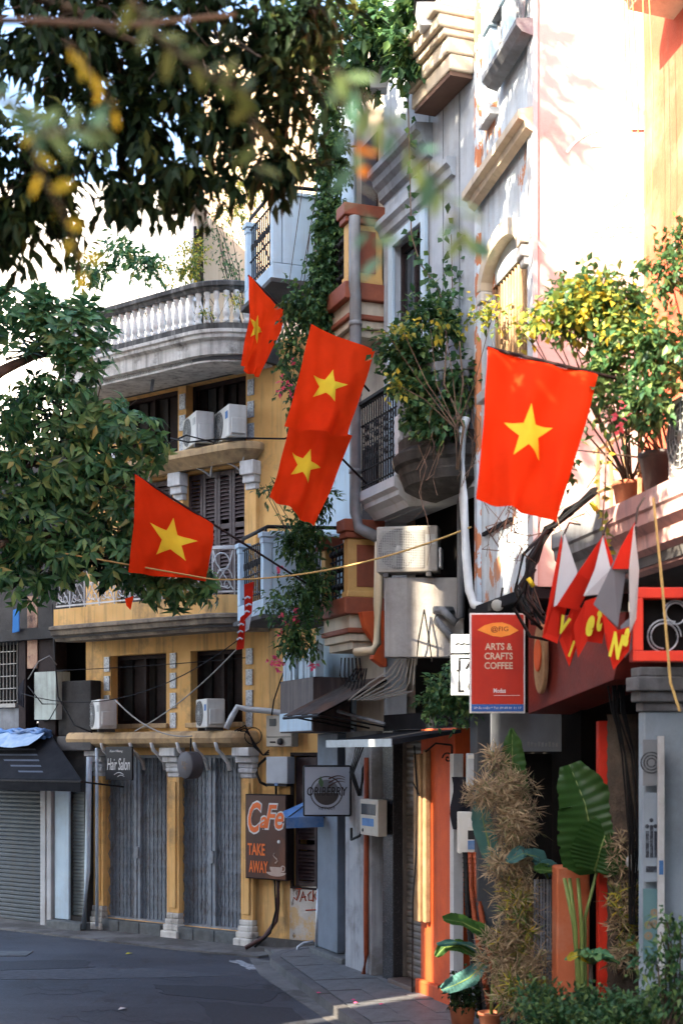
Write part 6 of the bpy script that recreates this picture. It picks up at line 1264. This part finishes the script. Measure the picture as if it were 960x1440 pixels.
blobs = [bl(466, 130, Yi, 30, 60, .15, 130), bl(464, 220, Yi, 28, 60, .12, 170), bl(463, 310, Yi, 26, 60, .12, 180), bl(460, 390, Yi, 30, 60, .14, 190), bl(452, 450, Yi, 40, 50, .16, 100), bl(425, 430, Yi, 40, 40, .14, 60), bl(410, 500, Yi, 26, 60, .14, 55), bl(420, 560, Yi, 22, 40, .12, 30)]
plant('hanging_ivy', 'long curtain of ivy hanging down the pale blue house', 'climber', at(470, 90, 19.3), blobs, .08, .7, l_ivy, 8, spread=.12, droop=-.8, stems=14, fl=([bl(405, 540, Yi-.2, 22, 45, .1, 12)], .05))
blobs = [bl(440, 700, 18.8, 30, 40, .15, 75), bl(425, 760, 18.7, 36, 50, .18, 140), bl(435, 830, 18.6, 36, 50, .18, 130), bl(420, 890, 18.5, 38, 45, .15, 95), bl(395, 850, 18.6, 22, 40, .12, 22), bl(372, 690, 18.9, 20, 16, .1, 7)]
plant('bougainvillea', 'bougainvillea with pink and orange blossoms between pale blue balcony and terracotta balcony', 'climber', at(448, 850, 19.0), blobs, .10, .42, l_ivy, 7, spread=.13, droop=-.4, stems=18, fl=([bl(388, 930, 18.4, 10, 14, .06, 7), bl(405, 870, 18.4, 26, 26, .08, 7), bl(440, 935, 18.3, 12, 10, .06, 4), bl(395, 795, 18.5, 12, 10, .06, 2)], .055))
blobs = [bl(520, 40, 17.0, 40, 50, .3, 70), bl(575, 60, 16.6, 32, 60, .25, 70), bl(505, 100, 17.2, 36, 30, .25, 45), bl(600, 5, 16.4, 50, 25, .3, 40), bl(450, 30, 17.6, 40, 50, .3, 36)]
plant('roof_creeper', 'broad leafed creeper spilling over the top of the grey house', 'climber', FR.p(4.0, .1, 11.4), blobs, .16, .62, l_ivy, 7, spread=.16, droop=-.5, stems=10)
b = B(); vr = thing('trailing_vine', 'thin trailing vine hanging down the grey house wall', 'climber', at(575, 120, 16.9)); pth = [at(572, 90, 16.8), at(575, 200, 16.8), at(578, 330, 16.75), at(590, 370, 16.7), at(612, 400, 16.6), at(630, 440, 16.4), at(645, 470, 16.2)]; b.tube(pth, .008, n=5); b.tube([at(634, 330, 16.3), at(636, 420, 16.2), at(628, 470, 16.2)], .006, n=5); obj('stem', b, m_dryvine, vr)
PP = np.vstack([pth[i]+(pth[i+1]-pth[i])*t for i in range(6) for t in np.linspace(0, 1, 16)]+[at(634+RNG.normal()*8, 400+RNG.normal()*40, 16.2) for _ in range(50)])
PP = PP+RNG.normal(size=PP.shape)*.03; dd = RNG.normal(size=PP.shape); dd[:, 2] -= .6; nn = RNG.normal(size=PP.shape)*.5+[-.4, -1, .3]; leaf_mesh('foliage', PP, dd, nn, sizes(len(PP), .10), .075, l_ivy, vr)
blobs = [bl(610, 450, 16.1, 44, 50, .25, 90), bl(580, 520, 16.0, 40, 44, .25, 120), bl(565, 490, 16.0, 34, 28, .2, 60), bl(640, 540, 15.9, 30, 54, .25, 90), bl(612, 590, 15.8, 34, 34, .2, 70), bl(590, 560, 15.9, 30, 40, .2, 80)]
plant('balcony_shrub', 'dark shrub crowding the rounded balcony of the grey house', 'shrub', FR.p(4.5, .4, 6.7), blobs, .10, .62, l_bush, 7, spread=.13, stems=8, stem_r=.010)
blobs = [bl(560, 465, 15.6, 34, 10, .15, 10), bl(610, 455, 15.5, 50, 10, .15, 12), bl(690, 440, 14.8, 60, 14, .2, 20), bl(560, 540, 15.6, 30, 12, .1, 8)]
plant('yellow_creeper', 'yellow leafed creeper reaching over the rounded balcony', 'climber', at(640, 600, 15.6), blobs, .07, .75, l_yel, 6, spread=.12, stems=6, stem_r=.008, stem_mat=m_dryvine)
b = B()
for k in range(14):
    x = random.uniform(575, 668); y = random.uniform(540, 640); P_ = [at(x, y, 15.95)]
    for i in range(5): x += random.uniform(-16, 12); y += random.uniform(8, 38); P_.append(at(x, y, 15.7+random.uniform(-.15, .1)))
    b.tube(P_, .006, .003, 4)
for k in range(2): x = random.uniform(640, 664); b.tube([at(x, 660, 15.6), at(x+random.uniform(-16, 10), 600, 15.6), at(x+random.uniform(-30, 14), 540, 15.7), at(x+random.uniform(-20, 10), 480, 15.8)], .02, .008, 6)
o = obj('dry_vines', b, m_dryvine, kind=None); tag(o, 'web of dry brown vines over the rounded balcony', 'climber')
plant('window_bush', 'leafy green bush behind the pale double sign', 'shrub', at(640, 1020, 15.9), [bl(640, 972, 15.5, 46, 50, .25, 140), bl(612, 985, 15.6, 20, 34, .2, 36)], .075, .62, l_bush, 7, spread=.1, stems=8)
# shrubs in pots on the pink balcony
def pot(name, label, base, r0, r1, h, mat, sq=False):
    t = thing(name, label, 'plant pot', base); b = B(); b.lathe(base, [(r0, 0), (r1, h*.88), (r1*1.07, h*.88), (r1*1.07, h), (r1*.92, h), (r1*.9, h*.9)], 20); obj('body', b, mat, t); b = B(); b.lathe(np.array(base)+[0, 0, h*.88], [(r1*.9, 0), (.01, .01)], 16); obj('soil', b, m_soil, t); return t
pot('plant_pot', 'large charcoal pot on the pink balcony', F5.p(2.5, .48, 4.952), .13, .19, .40, m_potd); pot('plant_pot', 'rust brown pot beside the large charcoal pot', F5.p(1.85, .50, 4.952), .10, .14, .30, m_pot)
blobs = [bl(800, 440, 10.9, 60, 40, .3, 70), bl(870, 430, 10.6, 60, 50, .3, 95), bl(930, 490, 10.2, 60, 55, .3, 110), bl(850, 510, 10.6, 50, 50, .3, 70), bl(880, 570, 10.4, 50, 40, .25, 50), bl(820, 400, 10.8, 50, 24, .25, 30), bl(800, 640, 11.0, 24, 40, .15, 12), bl(920, 560, 10.2, 50, 40, .3, 45)]
plant('balcony_bush', 'wide leafy bush spreading over the pink balcony', 'shrub', F5.p(2.5, .48, 5.3), blobs, .075, .68, l_bush, 7, spread=.12, stems=12, stem_r=.010)
blobs = [bl(790, 440, 10.7, 60, 30, .2, 34), bl(840, 420, 10.5, 50, 26, .2, 30), bl(880, 440, 10.4, 40, 22, .2, 12), bl(745, 460, 10.9, 30, 14, .1, 10), bl(890, 470, 10.3, 40, 20, .2, 14)]
plant('balcony_bush', 'yellow leafed shrub rising above the wide balcony bush', 'shrub', F5.p(1.85, .5, 5.2), blobs, .07, .75, l_yel, 6, spread=.11, stems=14, fl=([bl(875, 585, 10.1, 30, 20, .1, 3)], .05))
plant('balcony_bush', 'small leafy shrub against the sunlit gable end of the coral house', 'shrub', F5.p(2.9, .1, 5.4), [bl(935, 380, 10.4, 34, 40, .2, 50), bl(955, 340, 10.4, 30, 30, .2, 26)], .06, .7, l_bush, 6, spread=.09, stems=6)
b = B(); vr = thing('trailing_vine', 'pale green vine trailing over the pink cornice', 'climber', at(848, 640, 11.0)); pth = [at(852, 620, 11.0), at(850, 690, 10.9), at(846, 740, 10.8), at(850, 790, 10.75), at(862, 840, 10.7)]; b.tube(pth, .006, n=5); obj('stem', b, m_dryvine, vr)
PP = np.vstack([pth[i]+(pth[i+1]-pth[i])*t for i in range(4) for t in np.linspace(0, 1, 9)]); PP = PP+RNG.normal(size=PP.shape)*.02; dd = RNG.normal(size=PP.shape)*[1, .3, .6]; leaf_mesh('foliage', PP, dd, RNG.normal(size=PP.shape)*.4+[0, -1, .4], sizes(len(PP), .07), .038, l_yel, vr)
b = B()
for k in range(26):
    x = random.uniform(690, 830); y = random.uniform(660, 780); P_ = [at(x, y, 12.6)]
    for i in range(4): x += random.uniform(-26, 26); y += random.uniform(-30, 36); P_.append(at(x, y, 12.5+random.uniform(-.2, .2)))
    b.tube(P_, .006, .003, 4)
tag(obj('dry_vines', b, m_dryvine), 'dry brown vines on the wall below the large flag', 'climber')
# roof garden behind the white balusters
RG = 22.8
plant('roof_plant', 'pale shrub on the roof behind the white balusters', 'shrub', FY.p(.9, -.4, 9.45), [bl(268, 360, RG, 26, 34, .3, 70), bl(255, 385, RG, 34, 16, .3, 40)], .075, .55, l_yel, 6, spread=.14, stems=8)
plant('roof_plant', 'thin spindly sapling on the roof beside the pale shrub', 'shrub', FY.p(.4, -.5, 9.45), [bl(312, 330, RG, 22, 60, .2, 30), bl(325, 375, RG, 24, 20, .2, 26), bl(300, 300, RG, 14, 30, .2, 10)], .07, .45, l_ivy, 5, spread=.14, stems=12)
plant('roof_plant', 'broad leaved sapling on the roof near the dark boughs', 'shrub', FY.p(2.2, -.4, 9.45), [bl(160, 350, 23.4, 24, 24, .2, 24), bl(205, 375, 23.2, 30, 26, .2, 40), bl(130, 385, 23.4, 40, 20, .3, 40)], .16, .4, l_tree, 6, spread=.14, stems=10)
plant('roof_plant', 'loose shrub rising behind the roof of the corner house', 'shrub', FY.p(.1, -1.5, 9.45), [bl(355, 260, 23.6, 30, 30, .3, 50), bl(330, 290, 23.6, 24, 26, .3, 30)], .10, .5, l_yel, 6, spread=.16, stems=10)
plant('roof_plant', 'weeds growing through the right hand balusters', 'weeds', FY.p(0, .86, 9.45), [bl(287, 440, 21.3, 16, 12, .08, 16), bl(330, 420, 21.2, 14, 18, .08, 18)], .05, .5, l_yel, 5, spread=.08, stems=5, stem_r=.004)

# ------------------------------------------------------------------ pavement plants
def big_leaf(root, spine, W_, mat, name='leaf', nrm=(0, -1, .2), prof=None, ruffle=.02, petiole=None):
    P = [np.array(p, float) for p in spine]; n = 70; b = B(); V = []; m = 8; nz = np.array(nrm, float); nz /= np.linalg.norm(nz); K = len(P)-1
    for i in range(n+1):
        t = i/n; s_ = t*K; j = min(int(s_), K-1); f = s_-j; p = P[j]*(1-f)+P[j+1]*f; tv = P[j+1]-P[j]; tv /= np.linalg.norm(tv); sd = np.cross(tv, nz); sd /= np.linalg.norm(sd)
        w = W_*.5*(math.sin(math.pi*(t*.9+.06))**.6 if prof is None else np.interp(t, *prof))
        for k in range(-m//2, m//2+1):
            q = k/(m/2); V.append(p+sd*w*q*(1-.06*(math.sin(i*.9+k)*math.sin(i*.37) > .55)*(abs(k) == m//2))+nz*(abs(q)*w*.28+ruffle*math.sin(t*11+k*1.3)*abs(q)+W_*.012*math.sin(i*1.15-abs(q)*2.4)*(.3+abs(q))))
    b.add(V, [(i*(m+1)+k, i*(m+1)+k+1, (i+1)*(m+1)+k+1, (i+1)*(m+1)+k) for i in range(n) for k in range(m)], True)
    o = obj(name, b, mat, root); a = o.data.attributes.new('tone', 'FLOAT', 'POINT'); a.data.foreach_set('value', [random.random()]*len(o.data.vertices))
    c = B(); c.tube([p-nz*.004 for p in P], .014, .004, 6); c2 = obj('midrib', c, pm('leaf_rib', (.22, .30, .08), None, 4, .5, 0), o)
    if petiole is not None: c = B(); c.tube([P[0]]+[np.array(p) for p in petiole], .014, .022, 6); obj('petiole', c, MATS['leaf_rib'], root)
    return o
bp = thing('banana_plant', 'banana plant with a huge dark green leaf before the dark doorway', 'plant', at(822, 1420, 13.0))
big_leaf(bp, [at(838, 1228, 12.9), at(832, 1180, 12.85), at(822, 1130, 12.9), at(800, 1075, 13.0)], .66, l_ban, prof=([0, .1, .35, .6, .85, 1], [.5, .95, 1, .85, .6, .3]), petiole=[at(822, 1290, 12.95), at(822, 1380, 13.0), at(822, 1425, 13.0)])
big_leaf(bp, [at(835, 1225, 12.8), at(845, 1190, 12.78), at(858, 1150, 12.9)], .55, l_ban, prof=([0, .3, .7, 1], [.6, 1, .9, .4]), nrm=(-.1, -1, -.3))
b = B()
for x, x2 in ((793, 815), (812, 818), (800, 812)): b.tube([at(x, 1235, 12.9), at((x+x2)/2+2, 1300, 12.9), at(x2, 1390, 13.0), at(x2, 1430, 13.0)], .018, .024, 6)
obj('stalk', b, MATS['leaf_rib'], bp)
up_ = thing('banana_plant', 'banana plant with one tall upright leaf behind the dry bamboo', 'plant', at(722, 1425, 14.2))
big_leaf(up_, [at(722, 1150, 13.9), at(721, 1110, 13.9), at(720, 1065, 13.9), at(719, 1024, 13.9)], .30, l_ban, prof=([0, .3, .6, .85, 1], [.9, 1, .85, .55, .1]), petiole=[at(724, 1250, 14.0), at(724, 1420, 14.2)])
big_leaf(up_, [at(715, 1235, 14.0), at(690, 1200, 13.95), at(678, 1150, 13.9), at(674, 1100, 13.95)], .22, l_teal, nrm=(-.6, -1, 0))
big_leaf(up_, [at(770, 1235, 13.6), at(755, 1205, 13.6), at(735, 1200, 13.55), at(712, 1212, 13.5)], .20, l_teal, nrm=(.1, -.6, 1)); big_leaf(up_, [at(790, 1240, 13.6), at(770, 1215, 13.6), at(750, 1213, 13.55)], .16, l_teal, nrm=(.1, -.7, 1)); big_leaf(up_, [at(800, 1250, 13.5), at(780, 1225, 13.5), at(750, 1222, 13.45)], .16, l_ban, nrm=(.1, -.7, 1))
lp_ = thing('broad_leaf_plant', 'low plant with broad striped leaves beside the dry bamboo', 'plant', at(690, 1432, 14.6))
big_leaf(lp_, [at(700, 1345, 14.4), at(675, 1310, 14.35), at(650, 1297, 14.3), at(622, 1292, 14.2)], .20, l_ban, nrm=(0, -.8, 1), petiole=[at(705, 1400, 14.5), at(700, 1430, 14.6)]); big_leaf(lp_, [at(690, 1350, 14.4), at(660, 1330, 14.3), at(640, 1326, 14.2), at(614, 1328, 14.1)], .09, l_teal, nrm=(0, -.6, 1)); big_leaf(lp_, [at(670, 1345, 14.35), at(645, 1330, 14.25), at(625, 1332, 14.2), at(612, 1345, 14.15)], .14, l_ban, nrm=(0, -.9, .7)); big_leaf(lp_, [at(680, 1355, 14.4), at(660, 1375, 14.3), at(640, 1385, 14.2), at(620, 1392, 14.1)], .20, l_teal, nrm=(.3, -.8, .7))
b = B(); b.tube([at(690, 1432, 14.6), at(692, 1390, 14.5), at(695, 1350, 14.4)], .02, n=6); obj('stalk', b, MATS['leaf_rib'], lp_)
# dry bamboo in a black pot
def spikes(blobs, k, leaf, wid, mat, root, name='foliage', up=.1):
    P, D, N = whorls(blobs, k, up, .5, .35); D += RNG.normal(size=D.shape)*.35; return leaf_mesh(name, P, D, N, sizes(len(P), leaf, .4), wid, mat, root, droop=.2, fold=.05)
Yb_ = 13.7; bb = thing('dry_bamboo', 'tall column of dry straw coloured bamboo in a black pot', 'plant', at(726, 1440, 14.0))
blobs = [bl(715, 1110, Yb_, 36, 26, .16, 60), bl(680, 1115, Yb_, 30, 20, .14, 36), bl(722, 1155, Yb_, 36, 36, .18, 85), bl(716, 1215, Yb_, 34, 32, .16, 60), bl(728, 1270, Yb_, 40, 36, .18, 75), bl(730, 1320, Yb_, 40, 34, .18, 75), bl(738, 1365, Yb_-.05, 52, 36, .22, 130), bl(740, 1405, Yb_-.1, 56, 26, .24, 120), bl(700, 1345, Yb_, 34, 40, .16, 45), bl(694, 1070, Yb_+.1, 14, 18, .08, 16)]
spikes([(c, r, int(n*1.5)) for c, r, n in blobs], 9, .125, .012, l_dry, bb)
spikes([bl(740, 1395, Yb_-.2, 46, 30, .1, 60), bl(725, 1290, Yb_-.1, 34, 60, .1, 30)], 8, .12, .015, l_yel, bb, 'green_shoots')
b = B()
for k in range(9): x = 700+random.uniform(0, 50); b.tube([at(735+random.uniform(-14, 14), 1432, 14.0), at(728+random.uniform(-12, 12), 1300, 13.9), at(x-8, 1100+random.uniform(-40, 40), 13.85)], .014, .006, 6)
obj('cane', b, m_dryvine, bb, kind='stuff')
pot('plant_pot', 'black pot holding the dry bamboo', at(728, 1440, 14.0)*[1, 1, 0]+[0, 0, .14], .15, .17, .27, m_ink)
# thick trunk with dry bamboo beside the pillar
tk = thing('ringed_trunk', 'ringed old palm trunk wrapped in dry bamboo beside the blue white pillar', 'tree trunk', at(882, 1400, 12.9)*[1, 1, 0])
x_ = at(880, 0, 12.9)[0]; b = B(); b.lathe((x_, 12.9, 0), [(.17+.008*(i % 2), i*.055) for i in range(62)], 14); obj('trunk', b, m_bark, tk)
spikes([bl(878, 1290, 12.65, 28, 60, .08, 60), bl(876, 1200, 12.68, 26, 50, .06, 32), bl(880, 1345, 12.6, 30, 26, .1, 36)], 8, .10, .014, l_dry, tk); spikes([bl(880, 1280, 12.6, 28, 60, .08, 22)], 8, .11, .014, l_yel, tk, 'green_shoots')
# rosette plant, potted dark shrub, hedge and sprays
rp = thing('rosette_plant', 'dark glossy rosette plant with one yellow leaf above the hedge', 'plant', at(830, 1420, 12.4)*[1, 1, 0]+[0, 0, .12])
b = B(); cr_ = at(830, 1355, 12.4); b.tube([np.array(rp['_o']), cr_], .02, n=6); obj('stalk', b, m_bark, rp)
for k in range(15):
    q = 2.4*k; d = np.array([math.cos(q), math.sin(q)*.7, .5+.06*k-.3]); d /= np.linalg.norm(d); L_ = .26-.006*k; e = cr_+d*L_+[0, 0, -.05]
    big_leaf(rp, [cr_, cr_+d*L_*.5+[0, 0, .03], e], .10, l_neary if k == 4 else (l_rose if k % 3 else l_bush), nrm=(d[0]*-.4, -.5, 1))
pot('plant_pot', 'terracotta pot with a dark bushy plant', at(650, 1440, 15.0)*[1, 1, 0]+[0, 0, .13], .11, .14, .22, m_pot); pot('plant_pot', 'terracotta pot beside the potted dark bush', at(690, 1440, 14.6)*[1, 1, 0]+[0, 0, .13], .10, .13, .22, m_pot)
plant('potted_bush', 'small dark bush in a terracotta pot at the orange wall', 'shrub', at(650, 1425, 15.0), [bl(650, 1395, 14.95, 30, 32, .2, 90)], .06, .6, l_dark, 6, spread=.07, stems=6)
hb = [bl(640+0, 1440, 11.6, 50, 40, .3, 40), bl(700, 1410, 11.8, 60, 40, .35, 110), bl(790, 1415, 11.4, 70, 40, .4, 150), bl(880, 1420, 11.0, 80, 40, .4, 150), bl(960, 1425, 10.6, 70, 50, .4, 110), bl(760, 1385, 11.9, 40, 24, .3, 55), bl(840, 1385, 11.6, 50, 26, .3, 60), bl(920, 1395, 10.9, 50, 30, .3, 60), bl(620, 1470, 11.2, 60, 30, .3, 40)]
hb = [(np.array(c)-[0, 0, .14], (r[0], r[1], r[2]*.85), n*2) for c, r, n in hb][2:]
hd = plant('hedge', 'low glossy green hedge along the pavement edge', 'hedge', at(830, 1480, 11.2)*[1, 1, 0]+[0, 0, .13], hb, .062, .5, l_bush, 6, spread=.08, droop=.2, stems=60, shell=.4)
plant('tall_shrub', 'airy shrub with pale twigs before the blue white pillar', 'shrub', at(940, 1450, 10.0), [bl(930, 1345, 10, 50, 36, .2, 28), bl(950, 1310, 10, 36, 30, .2, 18), bl(945, 1390, 10, 50, 40, .2, 46)], .07, .45, l_bush, 6, spread=.12, stems=14)
pr = thing('planter_trough', 'long concrete trough holding the green hedge', 'planter', FK.p(8.2, .6, .13)); b = B(); b.box(FK, 8.0, 11.5, .35, 1.15, .13, .42); obj('body', b, m_greyc, pr, .02); b = B(); b.box(FK, 8.06, 11.44, .41, 1.09, .421, .435); obj('soil', b, m_soil, pr)
# white crumpled bag on the trunk
p = at(892, 1213, 12.62); b = B(); V = []
for i in range(7):
    for j in range(10): q = 2*math.pi*j/10; rr = [.0, .05, .075, .08, .07, .05, .0][i]*(1+.25*math.sin(j*2.7+i)); V.append(p+np.array([rr*math.cos(q), rr*math.sin(q)*.6, .09-.03*i]))
b.add(V, [(i*10+j, i*10+(j+1) % 10, (i+1)*10+(j+1) % 10, (i+1)*10+j) for i in range(6) for j in range(10)]); tag(obj('plastic_bag', b, m_clothw), 'small pale plastic bag stuck on the ringed trunk', 'bag')
for k, (x, y) in enumerate(((500, 1412), (497, 1408), (536, 1414), (448, 1398))):
    Y = 6000/(y-1060)*.96; q = at(x, y, Y); b = B(); V = [np.array([q[0], q[1], .135])+np.array([.03*math.cos(t), .03*math.sin(t), .006*(i % 2)]) for i, t in enumerate(np.linspace(0, 6.28, 6, endpoint=False))]; b.add(V+[np.array([q[0], q[1], .15])], [(i, (i+1) % 6, 6) for i in range(6)]); tag(obj('fallen_petal', b, pm('petal', (.7, .08, .2), None, 4, .6, 0)), 'fallen pink blossom lying on the grey pavement', 'petal', 'fallen blossoms on the pavement')
# ------------------------------------------------------------------ unseen houses added across the street to shade the lane, and far houses
def plain_house(name, label, x0, x1, y0, y1, h, mat):
    r = thing(name, label, 'house', ((x0+x1)/2, (y0+y1)/2, 0)); b = B(); b.box(W0, x0, x1, y0, y1, 0, h); obj('wall', b, mat, r)
    b = B(); b.box(W0, x0-.1, x1+.25, y0, y1, h+.002, h+.25); obj('cornice', b, m_fascia, r)
    Fh = Frame((x1, y0, 0), (0, 1, 0), (1, 0, 0)); n = max(1, int((y1-y0)/2.2))
    for i in range(n):
        for z in np.arange(3.6, h-1.8, 3.2): a = (i+.5)*(y1-y0)/n; c = B(); c.box(Fh, a-.45, a+.45, .002, .06, z, z+1.6); w = obj('window', c, m_brownwood, r); c = B(); c.box(Fh, a-.55, a+.55, .002, .14, z-.1, z-.002); obj('sill', c, m_whitep, w)
    return r
m_opp = pm('opposite_plaster', (.50, .46, .38), (.4, .36, .3), 2, .85, .2, streak=(.2, .18, .15), samt=.5)
def slanted_house(label, corners, h):
    r = thing('unseen_shade_house', label, 'house', (*np.mean(np.array(corners), axis=0), 0)); b = B(); b.prism(W0, corners, 0, h); obj('wall', b, m_opp, r)
    (xa, ya), (xb, yb) = corners[0], corners[1]; Fh = Frame((xa, ya, 0), (xb-xa, yb-ya, 0), (1, 0, 0)); Ln = math.hypot(xb-xa, yb-ya); n = max(1, int(Ln/2.2))
    b = B(); b.box(Fh, 0, Ln, -.3, .25, h+.002, h+.25); obj('cornice', b, m_fascia, r)
    for i in range(n):
        for z in np.arange(3.6, h-1.8, 3.2): a = (i+.5)*Ln/n; c = B(); c.box(Fh, a-.45, a+.45, .002, .06, z, z+1.6); w = obj('window', c, m_brownwood, r); c = B(); c.box(Fh, a-.55, a+.55, .002, .14, z-.1, z-.002); obj('sill', c, m_whitep, w)
SX, SY = SUN.x/-SUN.x, SUN.y/-SUN.x      # unseen alley slanted along the sun to let one strip of light through
slanted_house('unseen tall house before the alley, shaped to shade the lane', [(-6.6, -3.0), (-6.6, 7.9), (-16.6, 7.9-10*.806), (-16.6, -11)], 12.7)
slanted_house('unseen taller house beyond the alley, shaped to shade the lane', [(-6.9, 10.75), (-6.9, 19.6), (-22, 19.6), (-22, 10.75-15.1*.806)], 18.0)
b = B(); b.prism(W0, [(-6.75, 8.3), (-6.75, 10.68), (-16, 10.68-9.25*.806), (-16, 8.3-9.25*.806)], 11.6, 17.4); r = thing('added_shade_block', 'unseen block added over the alley to shade the grey house', 'shade block', (-9, 9, 12.1)); obj('wall', b, m_opp, r); c = B(); c.box(Frame((-6.748, 8.3, 0), (0, 1, 0), (1, 0, 0)), .5, 1.7, .002, .05, 13.2, 14.8); obj('window', c, m_brownwood, r)  # unseen mass added to keep sun off the grey house
plain_house('far_house', 'sunlit cream house rising behind the roof garden', -3.2, -.2, 33, 38, 19.5, pm('warm_far_wall', (.62, .46, .30), (.55, .38, .24), 1.5, .85, .2, streak=(.35, .2, .1), samt=.5))
plain_house('added_rear_blocker', 'unseen wide house added behind the viewer to cut sky light', -14, 9, -19, -13, 15, m_opp)  # added out of view to lower the sky fill
b = B(); r = thing('added_row_blocker', 'unseen plain house added past the coral house to cut sky light', 'house', (6, -1, 0)); b.prism(W0, [(4.1, 5.6), (6.4, -8), (12, -8), (12, 5.6)], 0, 13.5); obj('wall', b, m_opp, r)  # unseen, added to close off sky light from the near side
plain_house('far_house', 'bright white house beyond the roof of the corner house', -7.5, -3.3, 31, 36, 15.2, pm('far_white_wall', (.74, .72, .68), (.66, .64, .6), 1.2, .85, .2, streak=(.5, .46, .4), samt=.4))

for o in bpy.data.objects:
    if '_o' in o: del o['_o']
